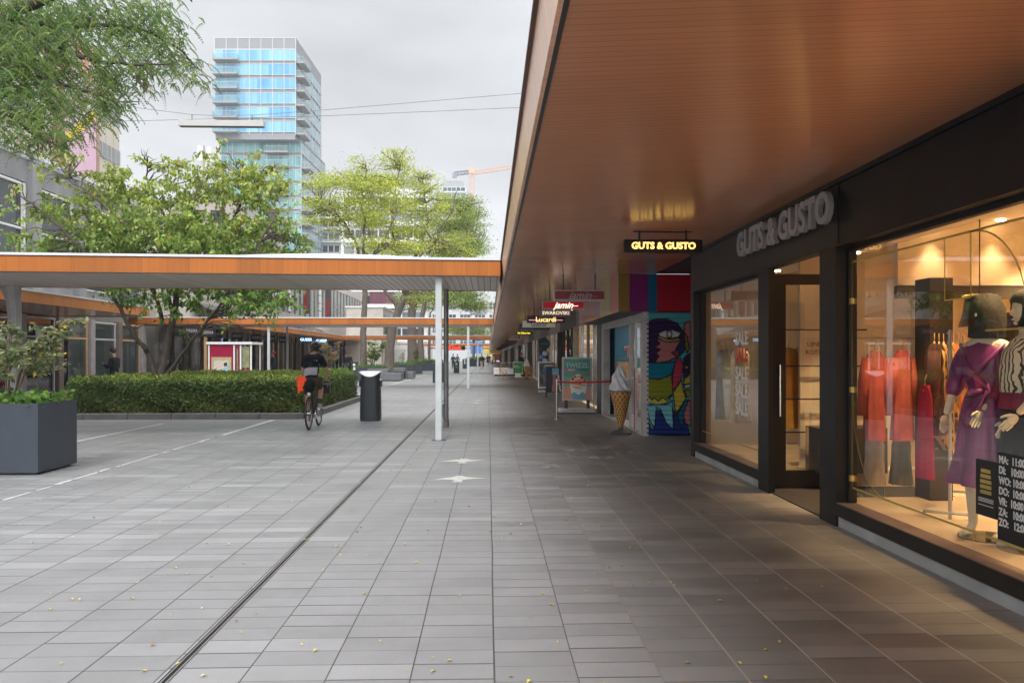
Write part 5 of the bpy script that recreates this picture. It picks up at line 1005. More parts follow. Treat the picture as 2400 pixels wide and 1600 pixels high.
def tower(px0,px1,d,dep,z0,nf,fh,glassm,bal,sidebal,ztop,cap):
    # work in a frame aligned with the view of the tower (it stands square to the street view)
    ex=Vector((CA,-SA,0)); ey=Vector((SA,CA,0)); o0=ey*d; xl,xr=twx(px0,d),twx(px1,d)
    def bx(m,x0,x1,y0,y1,za,zb): c=o0+ex*(x0+x1)/2+ey*(y0+y1)/2+Vector((0,0,(za+zb)/2)); m.obox(c,ex*(x1-x0)/2,ey*(y1-y0)/2,Vector((0,0,(zb-za)/2)))
    m=MB(); bx(m,xl+.15,xr-.15,.15,dep,z0,ztop); part('core',m,M_spand,TW,w=True)
    n=7; cw=(xr-xl)/n
    for k in range(nf):
        za=ztop-cap-(k+1)*fh
        if za<z0-1: break
        m=MB(); bx(m,xl+.05,xr-.05,.02,.14,za+.75,za+fh-.12); g=part('glazing_band',m,glassm,TW,w=True)
        m=MB(); [bx(m,xl+j*cw-.07,xl+j*cw+.07,-.06,.018,za+.02,za+fh) for j in range(n+1)]; bx(m,xl+1.1*cw*.5,xl+1.1*cw*.5+.1,-.05,.018,za+.7,za+fh-.1); bx(m,xr-.5*cw,xr-.5*cw+.1,-.05,.018,za+.7,za+fh-.1); bx(m,xl,xr,-.04,.015,za+.66,za+.76); bx(m,xl,xr,-.04,.015,za+fh-.16,za+fh-.06); part('mullion',m,M_mull,g,w=True)
        m=MB(); bx(m,xr-.14,xr-.02,.16,dep-.1,za+.75,za+fh-.12); g=part('glazing_band',m,mside,TW,w=True)
        m=MB(); ns=8; [bx(m,xr-.02,xr+.06,j*dep/ns-.07,j*dep/ns+.07,za,za+fh) for j in range(ns+1)]; bx(m,xr-.02,xr+.05,.2,dep,za+.6,za+.78); part('mullion',m,M_mull,g,w=True)
        if bal(k):
            b0,b1=bal(k); m=MB(); x0,x1=xl+b0*(xr-xl),xl+b1*(xr-xl); bx(m,x0,x1,-2.0,-.07,za+.25,za+.62); b=part('balcony',m,M_bslab,TW,w=True)
            m=MB(); c=[o0+ex*x0+ey*-.1,o0+ex*x0+ey*-1.98,o0+ex*x1+ey*-1.98,o0+ex*x1+ey*-.1]
            for a_,b_ in zip(c,c[1:]): m.add([a_+Vector((0,0,za+.62)),b_+Vector((0,0,za+.62)),b_+Vector((0,0,za+1.75)),a_+Vector((0,0,za+1.75))],[(0,1,2,3)])
            part('railing',m,M_rail,b,w=True); m=MB(); bx(m,x0,x1,-2.02,-1.98,za+1.75,za+1.81); part('handrail',m,M_mull,b,w=True)
        if sidebal(k):
            m=MB(); bx(m,xr+.07,xr+1.9,.3,6.5,za+.25,za+.62); b=part('balcony',m,M_bslab,TW,w=True)
            m=MB(); c=[o0+ex*(xr+.07)+ey*.3,o0+ex*(xr+1.88)+ey*.3,o0+ex*(xr+1.88)+ey*6.5,o0+ex*(xr+.07)+ey*6.5]
            for a_,b_ in zip(c,c[1:]): m.add([a_+Vector((0,0,za+.62)),b_+Vector((0,0,za+.62)),b_+Vector((0,0,za+1.75)),a_+Vector((0,0,za+1.75))],[(0,1,2,3)])
            part('railing',m,M_rail,b,w=True); m=MB(); bx(m,xr+.08,xr+1.9,.28,.32,za+1.75,za+1.81); part('handrail',m,M_mull,b,w=True)
    m=MB(); bx(m,xl,xr,0,dep,ztop-cap,ztop); q=part('roof_band',m,M_spand,TW,w=True); m=MB(); [bx(m,xl+j*cw-.07,xl+j*cw+.07,-.06,-.002,ztop-cap,ztop) for j in range(n+1)]; bx(m,xl-.05,xr+.05,-.07,dep+.05,ztop,ztop+.15); bx(m,xl,xr,-.05,-.002,ztop-cap-.05,ztop-cap+.08); part('mullion',m,M_mull,q,w=True)
tower(503,693,180,24,52.2,6,3.35,mt_,lambda k:(0.01,.31),lambda k:True,75.9,2.6)
tower(518,706,183,23.5,0,16,3.35,mt3,lambda k:(.57,.86),lambda k:k>=1,53.0,.4)
# terrace block behind the tower, white curved block behind the yellow trees
def bandblock(label,px0,px1,d,dep,ztop,fh,mwall,curve=False,cols_=6,zlow=0):
    x0,y0=W(px0,d); x1,_=W(px1,d); t=thing('apartment_block',label,'building',((x0+x1)/2,y0+dep/2,0)); m=MB().box(x0,x1,y0,y0+dep,0,ztop)
    part('wall',m,mwall,t,w=True)
    if curve:
        pr=[(x0+(x1-x0)*k/10,ztop+.3+curve*math.sin(math.pi*(.15+.85*k/10))) for k in range(11)]; m=MB().prism(pr+[(x1,ztop),(x0,ztop)],lambda u,v,q:(u,q,v),y0,y0+dep); part('roof',m,M_white,t,w=True)
    z=ztop-fh; k=0
    while z>zlow:
        m=MB().box(x0+.4,x1-.4,y0-.05,y0-.01,z+.9,z+fh-.5); w_=part('window_band',m,M_dwin if k%2==0 else mat('grey glazing',(.2,.23,.25),.2,var=.4,scale=.4),t,w=True); m=MB(); [m.box(x0+.4+(x1-x0-.8)*j/cols_-.12,x0+.4+(x1-x0-.8)*j/cols_+.12,y0-.1,y0-.051,z+.9,z+fh-.5) for j in range(cols_+1)]; part('mullion',m,M_white,w_,w=True)
        m=MB().box(x0+.2,x1+.3,y0-1.2,y0-.02,z+.2,z+.45); b=part('balcony',m,M_white,t,w=True); m=MB().box(x0+.2,x1+.3,y0-1.2,y0-1.15,z+.45,z+1.0); part('railing',m,mwall,b,w=True)
        z-=fh; k+=1
    return t
bandblock('stepped glass terrace block right behind the tower',752,800,204,14,38,3.35,M_mull,cols_=3)
bandblock('white apartment block with curved roof behind the yellow trees',800,1000,150,16,33,3.2,M_white,1.6,7)
bandblock('pale blue high rise far away beside the crane',1036,1092,420,25,94,3.6,mat('pale blue far facade',(.42,.50,.55),.5),False,5,55)
x,y=W(1060,420); m=MB(); m.box(x-5,x+6,y+2,y+12,94,97); m.box(x-4,x+5,y+3,y+11,97,97.8); solo('roof_plant',m,M_gpost,'grey roof plant room on the pale far high rise','plant room',loc=(x,y,94))
# tower crane
x,y=W(1105,400); CR=thing('tower_crane','orange tower crane standing far beside the pale high rise','crane',(x,y,0)); M_or=mat('pale orange crane paint',(.66,.36,.24),.6); M_cg=mat('grey crane paint',(.25,.26,.3),.6)
def lattice(m,a,b,w,nseg,r):
    a,b=Vector(a),Vector(b); d=(b-a).normalized(); u=d.cross(Vector((0,1,0)) if abs(d.y)<.9 else Vector((1,0,0))).normalized(); v=d.cross(u); cs=[(1,1),(1,-1),(-1,-1),(-1,1)]
    for p,q in cs: m.tube([a+(u*p+v*q)*w,b+(u*p+v*q)*w],r,4)
    for k in range(nseg):
        p0=a+(b-a)*k/nseg; p1=a+(b-a)*(k+1)/nseg
        for i in range(4): c0,c1=cs[i],cs[(i+1)%4]; m.tube([p0+(u*c0[0]+v*c0[1])*w,p1+(u*c1[0]+v*c1[1])*w],r*.7,4)
    return m
zt=ZZ(408,400); m=lattice(MB(),(x,y,0),(x,y,zt),1.3,34,.17); part('mast',m,M_or,CR,w=True)
jz=ZZ(403,400); m=lattice(MB(),(x+1.5,y,jz-.5),(x+30,y,jz+4.2),.8,14,.13); part('jib',m,M_or,CR,w=True); m=lattice(MB(),(x-9,y,jz-1),(x-1,y,jz),.8,5,.3); part('counter_jib',m,M_cg,CR,w=True); m=MB().box(x-10,x-7.5,y-.8,y+.8,jz-3,jz-.6); part('counterweight',m,M_cg,CR,w=True); m=MB().box(x-1.4,x+1.4,y-1.3,y+1.3,zt,jz+1.8); m.box(x-3.2,x-1.4,y-.5,y+.5,jz+.5,jz+1.5); part('cab',m,M_or,CR,w=True)
# antenna mast on a roof
x,y=W(478,95); z0=12.0; AN=thing('antenna_mast','white phone antennas on a roof behind the hedge tree','antenna',(x,y,z0)); m=MB().tube([(0,0,0),(0,0,13)],.1,8); part('pole',m,M_gpost,AN); 
for k in range(3): m=MB().tube([(.6*math.cos(k*2.1),.6*math.sin(k*2.1),9.6),(.6*math.cos(k*2.1),.6*math.sin(k*2.1),12.6)],.3,8); m.tube([(0,0,11),(.6*math.cos(k*2.1),.6*math.sin(k*2.1),11)],.05,5); part('antenna_panel',m,M_white,AN)
x0,_=W(305,90); x1,_=W(560,90); t=sbox('rear_building','grey roofed block behind the hedge tree, under the antennas',x0,x1,90,110,19.5,mat('grey beige rear wall',(.36,.33,.30),.8,var=.15,scale=.3)); AN.location.z=19.5; 
for c in AN.children: 
    for v in c.data.vertices: v.co.z*=.62
m=MB(); [m.box(x0+1+k*2.2,x0+2.6+k*2.2,89.95,89.99,z,z+1.4) for k in range(5) for z in (14,17)]; part('window',m,M_dwin,t,w=True)
# hanging street light on wires
x0,y0=W(422,25); x1,y1=W(619,25); zc=ZZ(291,25); LT=thing('street_light','long grey street light bar hanging on wires high over the street','street light',((x0+x1)/2,(y0+y1)/2,zc)); hw=(x1-x0)/2
m=MB().bev(-hw,hw,-.11,.11,-.09,.10,.01); part('lamp_housing',m,mat('light grey lamp housing',(.42,.41,.39),.5,var=.05),LT); m=MB().box(-hw+.03,hw-.03,-.09,.09,-.10,-.091); part('lamp_cover',m,M_dgrey,LT); m=MB(); [m.tube([(s,0,.1),(s,0,.30)],.012,6) for s in (-hw+.4,hw-.4)]; part('hanger',m,M_dgrey,LT)
M_wire=mat('wire',(.16,.15,.2),.5)
def wire(pts,label):
    P=[(*W(px,25),ZZ(py,25)) for px,py in pts]; a,b=P[0],P[-1]; ax=Vector(a)+(Vector(a)-Vector(P[1])).normalized()*6; bx_=Vector(b)+(Vector(b)-Vector(P[-2])).normalized()*9
    m=MB().tube([ax]+P+[bx_],.009,5); return solo('wire',m,M_wire,label,'wire','wires across the street',loc=tuple(P[2]))
wire([(200,243),(298,250),(450,269),(500,271),(600,270),(760,258),(1000,238),(1225,219)],'upper wire carrying the hanging street light'); wire([(200,286),(298,284),(425,281),(600,276),(760,272),(1000,262),(1225,252)],'lower wire carrying the hanging street light')
x,y=W(996,100); t=thing('street_light','small white light bar seen under the nearest canopy near the trunks','street light',(x,y,ZZ(697,100))); m=MB().bev(-1.35,1.35,-.12,.12,-.1,.1,.02); part('lamp_housing',m,M_white,t); m=MB().tube([(-.8,0,.1),(-.8,0,1.2)],.02,5); m.tube([(.8,0,.1),(.8,0,1.2)],.02,5); part('hanger',m,M_wire,t)

for px,d,w_,z0,z1,c,lb in ((1117,150,2.4,2.0,4.4,(.05,.22,.60),'bright blue sign panel far down the street'),(1150,190,5,2.0,4.6,(.75,.58,.12),'wide yellow sign panel at the far end of the street'),(1166,200,2.4,.4,3.4,(.5,.08,.06),'red sign panel at the far end of the arcade'),(1135,205,3.0,.2,2.6,(.55,.50,.42),'pale shop window panel at the far end of the street')):
    x,y=W(px,d); t=thing('sign_panel',lb,'sign',(x,y,z0)); m=MB().bev(-w_/2,w_/2,-.1,.1,0,z1-z0,.02); part('board',m,mat('panel '+lb[:9],c,.5,var=.15,scale=1.2),t); m=MB(); [m.box(q*w_*.45-.05,q*w_*.45+.05,-.05,.05,-z0,0) for q in (-1,1)] if z0>.3 else m.box(-w_/2,w_/2,-.05,.05,-z0,0); part('post',m,M_dgrey,t)

t=thing('glazed_lean_to','dark slanted glass roof lights above the left arcade roof, below the stone building','roof light',(-14.8,54,3.36)); 
for k in range(12): y=42+k*2; m=MB().add([(-16.0,y,4.5),(-13.4,y,3.42),(-13.4,y+1.9,3.42),(-16.0,y+1.9,4.5),(-16.0,y,4.4),(-13.4,y,3.36),(-13.4,y+1.9,3.36),(-16.0,y+1.9,4.4)],[(0,1,2,3),(7,6,5,4),(0,4,5,1),(1,5,6,2),(2,6,7,3),(3,7,4,0)]); part('roof_pane',m,M_dwin,t,w=True); m=MB().box(-13.4,-13.3,y,y+1.95,3.36,3.46); part('frame',m,M_gpost,t,w=True)
# ================================================================ foliage tools
def unit(n,g): v=g.normal(size=(n,3)); return v/np.linalg.norm(v,axis=1,keepdims=True)
def blob_points(blobs,n,g,shell=.35):
    """random points in ellipsoids (cx,cy,cz,rx,ry,rz,weight)"""
    B=np.array(blobs,float); w=B[:,6]*B[:,3]*B[:,4]*B[:,5]; w/=w.sum(); i=g.choice(len(B),n,p=w); u=unit(n,g); r=(g.random(n)**shell)[:,None]; return B[i,:3]+u*r*B[i,3:6],i,u
def leaf_mesh(name,P,L,Wd,parent,m,cols,g,droop=0.0,fold=.25,clump=None,flat=0.0,origin=(0,0,0)):
    """one folded diamond (two triangles) per leaf"""
    n=len(P); d=unit(n,g); d[:,2]=d[:,2]*(1-flat)-droop; d/=np.linalg.norm(d,axis=1,keepdims=True)
    s=np.cross(d,unit(n,g)+np.array([0,0,flat*3])); s/=np.linalg.norm(s,axis=1,keepdims=True); up=np.cross(s,d)
    l=L*g.uniform(.65,1.25,(n,1)); w=Wd*g.uniform(.7,1.2,(n,1))
    V=np.empty((n,4,3)); V[:,0]=P; V[:,1]=P+d*l*.45+s*w+up*fold*w; V[:,2]=P+d*l-np.array([0,0,1])*l*droop*.4; V[:,3]=P+d*l*.45-s*w+up*fold*w
    V=V.reshape(-1,3)-np.array(origin); k=np.arange(n)*4; Fc=np.stack([np.stack([k,k+1,k+2],1),np.stack([k,k+2,k+3],1)],1).reshape(-1,3)
    C=np.array(cols); ci=g.choice(len(C),n); c=C[ci]*g.uniform(.75,1.25,(n,1))
    if clump is not None: c=c*clump[:,None] if clump.ndim==1 else c*clump
    return npmesh(name,V,Fc,m,parent,np.repeat(np.clip(c,0,1),2,axis=0))
def limb(m,pts,r0,r1,n=8,wob=.0,g=None):
    pts=[Vector(p) for p in pts]; out=[]; k=5
    for i in range(len(pts)-1):
        p0=pts[max(i-1,0)];p1=pts[i];p2=pts[i+1];p3=pts[min(i+2,len(pts)-1)]
        for j in range(k):
            t=j/k; q=.5*((2*p1)+(p2-p0)*t+(2*p0-5*p1+4*p2-p3)*t*t+(3*p1-p0-3*p2+p3)*t**3)
            if wob and g is not None and (i or j): q=q+Vector(g.normal(size=3))*wob
            out.append(q)
    out.append(pts[-1]); N_=len(out); m.tube(out,[r0+(r1-r0)*(i/(N_-1))**.8 for i in range(N_)],n); return out
def twigs(m,hubs,targets,g,r=.02,n=5,sag=.1):
    H_=np.array([list(h) for h in hubs])
    for t in targets:
        d=np.linalg.norm(H_-np.array(t),axis=1)+np.maximum(0,H_[:,2]-t[2])*1.5; h=H_[d.argmin()]; v=np.array(t)-h; L_=np.linalg.norm(v)
        a=h+v*.35+g.normal(size=3)*L_*.06+np.array([0,0,L_*.10]); b=h+v*.7+g.normal(size=3)*L_*.05+np.array([0,0,L_*.06]); rr=r*min(1.6,.4+L_*.5); m.tube([h,a,b,t],[rr,rr*.7,rr*.45,rr*.2],n,cap=False)
# ---------------------------------------------------------------- the small-leaved tree in the hedge bed
g=np.random.default_rng(11)
tx,ty=W(376,21.4); HT=thing('hedge_tree','broad leafed multi stemmed green tree growing out of the clipped hedge','tree',(tx,ty,.1)); o3=(tx,ty,.1)
m=MB(); hubs=[]
def WP(px,py,d): x,y=W(px,d); return (x,y,ZZ(py,d))
for pts,r0,r1 in (([(tx,ty,.1),(tx+.03,ty,1.1),WP(405,760,21.4),WP(415,660,21.3),WP(430,560,21.2),WP(455,470,21.0)],.15,.035),
    ([(tx-.05,ty,.6),WP(350,835,21.3),WP(318,790,21.0),WP(270,705,20.6),WP(215,620,20.2),WP(150,540,20),WP(60,470,19.8)],.09,.02),
    ([(tx+.04,ty,.9),WP(388,800,21.6),WP(368,700,21.9),WP(340,600,22.2),WP(310,500,22.4),WP(290,420,22.4)],.09,.02),
    ([(tx+.05,ty,.8),WP(425,830,21.2),WP(478,760,20.6),WP(530,690,20.2),WP(590,600,19.8),WP(640,520,19.6)],.06,.015),
    ([(tx+.1,ty,1.2),WP(402,740,21.8),WP(385,640,22.0),WP(400,540,22.2),WP(350,440,22.5),WP(345,390,22.5)],.08,.02),
    ([WP(413,680,21.3),WP(480,600,21.6),WP(540,520,21.8),WP(590,450,22.2)],.06,.015),
    ([WP(415,640,21.3),WP(330,560,20.6),WP(240,480,20.4),WP(160,420,20.2)],.05,.015)):
    hubs+=limb(m,pts,r0,r1,8,.02,g)[6:]
tips=[]; blobs=[]
# sprays: (px,py,depth,rx,rz) read as an umbrella of flat tiers
for px,py,dd,rx,rz in ((50,432,20.0,.35,.12),(120,425,20.4,.35,.18),(60,490,20.2,.4,.12),(140,480,20.4,.6,.25),(80,572,20.2,.6,.16),(150,540,20.6,1.0,.35),(230,470,20.6,.8,.35),(200,400,20.8,.38,.28),(150,380,20.6,.3,.22),(180,365,20.5,.22,.18),(290,430,21.6,.8,.35),(340,380,22.0,.35,.25),(335,362,22.0,.2,.2),(330,460,21.8,.9,.4),(395,400,22.2,.5,.3),(400,385,22.2,.25,.2),(430,450,21.8,.8,.35),(480,400,22,.35,.3),(508,372,21.8,.26,.24),(520,430,21.8,.7,.35),(560,420,21.6,.6,.3),(570,390,21.6,.5,.24),(620,385,21.4,.35,.14),(650,383,21.4,.2,.1),(560,470,21.4,.7,.28),(620,450,21.2,.45,.2),(660,440,21.2,.3,.15),(600,520,21.2,.8,.3),(660,560,21.0,.5,.25),(690,570,21.0,.35,.15),(640,500,21.0,.4,.18),(300,540,20.8,1.1,.45),(400,530,21.2,1.1,.5),(500,540,21.4,1.0,.4),(240,570,20.6,1.0,.35),(350,580,20.8,1.2,.4),(470,590,21,1.1,.4),(560,590,21.0,.9,.35),(650,600,21.0,.7,.25),(120,592,20.6,.6,.14),
    (250,675,20.5,.32,.25),(290,700,20.6,.45,.3),(400,700,21.4,.5,.35),(470,690,21,.6,.35),(430,740,21.2,.32,.25),(540,700,20.6,.6,.3),(590,700,20.4,.6,.32),(640,705,20.3,.45,.2),(560,735,20.6,.35,.2),(600,745,20.5,.2,.2),(350,690,21.4,.6,.3),(420,770,21,.22,.18),(320,660,20.8,.6,.3),(530,650,20.6,.9,.3),(620,650,20.4,.7,.3),(450,650,20.9,.9,.35),(370,640,21,1.0,.35),(345,760,21.0,.15,.12),(575,775,20.5,.14,.1)):
    x,y,z=WP(px,py,dd); blobs.append((x,y,z,rx*.9,rx*.9,rz,1.0 if (rz>.2 and px<480) else 1.9)); tips.append((x,y,z))
    for q in range(4): tips.append((x+g.normal()*rx*.5,y+g.normal()*rx*.5,z+g.normal()*rz*.4))
twigs(m,hubs,tips,g,.022)
part('trunk',m,M_dbark,HT,w=True,smooth=True)
nb=1050; Cc,bi,u=blob_points(blobs,nb,g,.40)
# leafy shoots growing outwards and slightly up from every clump
sd_=u*np.array([1,1,.35])+np.array([0,0,.22])+g.normal(size=(nb,3))*.35; sd_/=np.linalg.norm(sd_,axis=1,keepdims=True); kk=23
tt=np.tile(np.linspace(0,1,kk),nb)[:,None]; P=np.repeat(Cc,kk,axis=0)+np.repeat(sd_,kk,axis=0)*tt*g.uniform(.35,.75,(nb,1)).repeat(kk,axis=0)+np.array([0,0,-.16])*tt**2+g.normal(size=(nb*kk,3))*.045; bi=np.repeat(bi,kk); keep=np.ones(len(P),bool); shoot=np.repeat(g.uniform(.75,1.3,nb),kk); z=P[:,2]
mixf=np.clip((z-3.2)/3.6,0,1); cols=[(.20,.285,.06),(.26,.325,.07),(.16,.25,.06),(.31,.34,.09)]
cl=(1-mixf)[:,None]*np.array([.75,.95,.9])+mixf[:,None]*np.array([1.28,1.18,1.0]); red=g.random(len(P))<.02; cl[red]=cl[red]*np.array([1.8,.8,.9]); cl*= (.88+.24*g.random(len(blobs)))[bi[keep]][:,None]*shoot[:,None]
leaf_mesh('crown',P,.13,.040,HT,M_leaf,cols,g,droop=.55,clump=cl,origin=o3)
# ---------------------------------------------------------------- hanging honey locust branches, upper left
g=np.random.default_rng(5)
tx,ty=-9.6,6.4; LB=thing('locust_tree','honey locust tree whose drooping feathery branches hang into the upper left corner','tree',(tx,ty,0)); o3=(tx,ty,0)
m=MB(); hubs=limb(m,[(tx,ty,0),(tx+.1,ty+.1,2.5),(tx+.5,ty+.4,4.6),WP(-120,80,8.2),WP(40,20,8.4),WP(160,-20,8.6)],.22,.035,10,.01,g)[12:]
for pts in ([WP(-60,110,8.2),WP(20,42,8.4),WP(120,60,8.6),WP(220,60,8.8),WP(330,70,9.0),WP(420,120,9.1),WP(462,160,9.1)],[WP(-40,150,8),WP(60,170,8.1),WP(150,200,8.3),WP(240,225,8.4)],[WP(60,60,8.3),WP(180,130,8.3),WP(300,150,8.5),WP(400,150,8.6)],[WP(-60,220,7.8),WP(20,270,7.9),WP(90,320,8.0),WP(140,345,8.0)],[WP(160,-20,8.6),WP(280,-10,8.9),WP(400,-20,9.1),WP(450,5,9.2)]): hubs+=limb(m,pts,.045,.008,6,.01,g)
lob=[(200,40,8.9,1.0,.42,1),(60,40,8.4,.8,.5,1),(330,75,9.0,.55,.42,1),(410,140,9.1,.34,.24,1),(450,175,9.1,.16,.15,1),(140,150,8.4,.75,.5,1),(250,175,8.6,.5,.38,.8),(30,160,8.1,.6,.5,1),(70,260,8.0,.65,.42,.9),(180,250,8.2,.42,.28,.9),(245,240,8.4,.22,.18,.9),(20,325,7.9,.28,.14,.6),(110,310,8.0,.34,.22,.8),(180,325,8.1,.14,.10,.5),(440,8,9.2,.12,.08,.5),(345,160,8.8,.3,.24,.7),(380,40,9.1,.22,.2,.5),(-60,120,8.2,.7,.7,1),(-60,250,7.9,.4,.3,.8),(470,150,9.1,.09,.05,.4),(350,-10,9.2,.3,.2,.5)]
blobs=[(*WP(px,py,d),rx,.55,rz,w_) for px,py,d,rx,rz,w_ in lob]
P,bi,u=blob_points(blobs,3900,g,.5)
sub=P[::14]; twigs(m,hubs,[tuple(p+np.array([0,0,.02])) for p in sub],g,.007,4)
part('trunk',m,M_dbark,LB,w=True,smooth=True)
n=len(P); K=9; az=g.uniform(0,2*np.pi,n); dirx=np.stack([np.cos(az),np.sin(az)*.6,np.zeros(n)],1); dirx[:,0]+=.35
dirx/=np.linalg.norm(dirx,axis=1,keepdims=True); Ln=g.uniform(.13,.24,(n,1)); V=[];T=[]
sidev=np.cross(dirx,np.array([0,0,1.0])); pitch=g.uniform(-.1,.5,(n,1)); cb_=np.array([(.16,.26,.08),(.20,.30,.085),(.13,.22,.08),(.25,.32,.09)])[g.choice(4,n)]*g.uniform(.75,1.3,(n,1))
for k in range(K):
    t=(k+.5)/K; pos=P+dirx*Ln*t*(1.0-.2*t)+np.array([0,0,-1.0])*Ln*(t*t*.6+t*pitch*.3); tang=dirx*(1.0-.4*t)+np.array([0,0,-1.0])*(1.2*t+pitch*.3); tang/=np.linalg.norm(tang,axis=1,keepdims=True)
    for s in (-1,1):
        l=.034*(1-.35*abs(t-.45)); d=(sidev*s*.9+tang*.55)+np.array([0,0,-.35]); d/=np.linalg.norm(d,axis=1,keepdims=True); w=np.cross(d,sidev*.2+tang); w/=np.linalg.norm(w,axis=1,keepdims=True)+1e-9
        V.append(np.stack([pos,pos+d*l*.5+w*.0075,pos+d*l,pos+d*l*.5-w*.0075],1)); T.append(cb_*g.uniform(.85,1.15,(n,1)))
    if k==0:
        tip=P+dirx*Ln*.65+np.array([0,0,-1.0])*Ln*(.95+pitch*.3)
V=np.concatenate(V); T=np.concatenate(T); Fc=np.arange(len(V)*4).reshape(-1,4); npmesh('crown',V.reshape(-1,3)-np.array(o3),Fc,M_leaf,LB,T)
m=MB()
for k in range(34):
    px,py,d=random.choice(((330,150,8.8),(345,165,8.8),(240,60,8.8),(265,30,8.9),(360,180,8.9),(110,310,8.0),(120,120,8.3),(330,170,8.8),(340,175,8.8))); x,y,z=WP(px+random.uniform(-25,25),py+random.uniform(-15,15),d+random.uniform(-.2,.2)); c=random.uniform(-.04,.04)
    m.tube([(x,y,z),(x+c*.4,y,z-.05),(x+c,y,z-.1),(x+c*.6,y,z-.15)],[.004,.010,.010,.003],5)
part('seed_pod',m,mat('brown green pod',(.13,.09,.05),.6,var=.4),LB,w=True)
# ---------------------------------------------------------------- plane / locust trees along the street
def bigtree(label,px,d,trunk,limbs,blob_px,n,cols,L_,seed,tr=.26,grp='tall street trees beyond the canopies',flat=.35):
    g=np.random.default_rng(seed); x,y=W(px,d); t=thing('street_tree',label,'tree',(x,y,0),0,grp); m=MB(); hubs=limb(m,[(x,y,0)]+[WP(*p) for p in trunk],tr,tr*.6,10,.015,g)[3:]
    for lb in limbs: hubs+=limb(m,[WP(*p) for p in lb],tr*.5,tr*.10,7,.04,g)
    B_=[(*WP(p[0],p[1],p[2]),p[3],p[3]*.9,p[4],p[5] if len(p)>5 else 1) for p in blob_px]
    tg=[]
    for b in B_:
        for q in range(9): tg.append((b[0]+g.normal()*b[3]*.5,b[1]+g.normal()*b[4]*.5,b[2]+g.normal()*b[5]*.45))
    twigs(m,hubs,tg,g,tr*.13,4); part('trunk',m,M_bark,t,w=True,smooth=True)
    # each mass of foliage is made of small flat sprays with gaps between them
    nb=int(n/38); C,bi,u=blob_points(B_,nb,g,.45); P=np.repeat(C,38,axis=0)+g.normal(size=(nb*38,3))*np.array([L_*2.6,L_*2.6,L_*.7]); P[:,2]-=np.repeat(g.random(nb)*0,38)
    cl=np.repeat(g.uniform(.75,1.35,nb),38)
    leaf_mesh('crown',P,L_,L_*.26,t,M_leaf,cols,g,droop=.25,clump=cl,flat=flat,origin=(x,y,0)); return t
YC=[(.44,.50,.08),(.50,.52,.08),(.36,.46,.09),(.56,.53,.07),(.31,.41,.09)]
GC=[(.20,.30,.06),(.26,.34,.06),(.16,.26,.06),(.34,.38,.07)]
bigtree('yellow green tree with straight trunk left of the leaning one, behind the waste bin',852,49,[(852,780,49),(855,690,49),(850,620,49)],[[(850,640,49),(830,560,49),(790,500,48),(745,470,48)],[(850,630,49),(855,540,49),(850,450,49),(860,400,49)],[(852,640,49),(900,560,49),(930,500,49)]],
    [(760,430,48,1.3,.6),(820,420,49,1.5,.7),(740,480,48,1.3,.45),(800,480,48.5,1.9,.6),(860,450,49,1.7,.7),(760,520,48,1.3,.35),(850,510,49,1.8,.6),(830,375,49,1.0,.45,.4),(900,430,50,1.4,.6),(800,550,49,1.5,.4,.6),(880,570,49,1.8,.5,.8),(720,510,48,.7,.25,.7),(840,395,49,1.2,.5,.4),(905,480,50,1.4,.6),(960,580,50,1.6,.5,.9)],17500,YC,.155,21,.24)
bigtree('dark trunked yellow tree leaning right behind the grey benches',912,60,[(915,800,60),(930,740,60),(950,690,60)],[[(935,730,60),(910,690,60),(885,655,60),(860,600,60)],[(950,690,60),(975,600,60),(1000,520,60),(990,420,60)],[(950,690,60),(930,600,60),(920,500,60),(935,400,60)],[(948,700,60),(960,650,59),(1010,560,59),(1060,500,59)],[(905,680,60),(880,620,60),(870,560,60)]],
    [(920,385,60,1.8,.9,.8),(935,362,60,1.0,.6,1.2),(900,430,60,2.0,.9,.7),(960,420,60,2.0,1.0,.6),(1000,450,60,1.8,.9),(940,480,60,2.4,.9),(1010,500,60,2.0,.8),(880,520,60,1.7,.6),(960,540,60,2.3,.8),(1040,490,60,1.2,.6),(1000,580,60,2.4,.7),(920,590,60,2.0,.6),(1050,560,60,1.8,.6),(1080,590,60,1.3,.4),(1000,410,61,1.0,.6,.5),(980,700,60,1.5,.7,.5),(1060,585,60,1.5,.5),(860,590,60,1.2,.4)],21500,YC,.17,22,.42)
bigtree('thick trunk tree with green yellow crown behind the leaning yellow tree',968,74,[(966,800,74),(965,740,74),(972,690,74)],[[(970,700,74),(990,640,74),(1040,560,74),(1080,500,74)],[(970,700,74),(1010,660,74),(1060,600,74)],[(968,710,74),(940,620,74),(930,560,74)]],
    [(1060,480,74,2.2,1.0),(1085,520,74,2.0,1.0),(1040,530,74,2.2,.9),(1100,560,74,1.8,.9),(1060,590,74,2.4,.8),(980,690,74,2.3,.9,.7),(1020,700,74,1.8,.7,.7),(950,710,74,1.6,.7,.6),(1120,590,74,1.0,.5)],17000,GC,.19,23,.55)
bigtree('green tree behind the drain pipe with crown over the street',990,86,[(985,800,86),(990,740,86),(1000,690,86)],[[(1000,690,86),(1050,640,86),(1100,620,86)],[(1000,700,86),(1060,690,86),(1100,700,86)]],
    [(1080,700,86,2.8,1.2),(1110,720,86,2.2,.9),(1050,680,86,2.4,.9,.7),(1090,670,86,2.0,.8,.7),(1110,500,86,1.6,1.0,.8),(1125,540,86,1.0,.8,.6),(1100,580,86,2.2,1.0),(1100,470,86,1.5,.8,.6)],15000,GC,.2,24,.4)
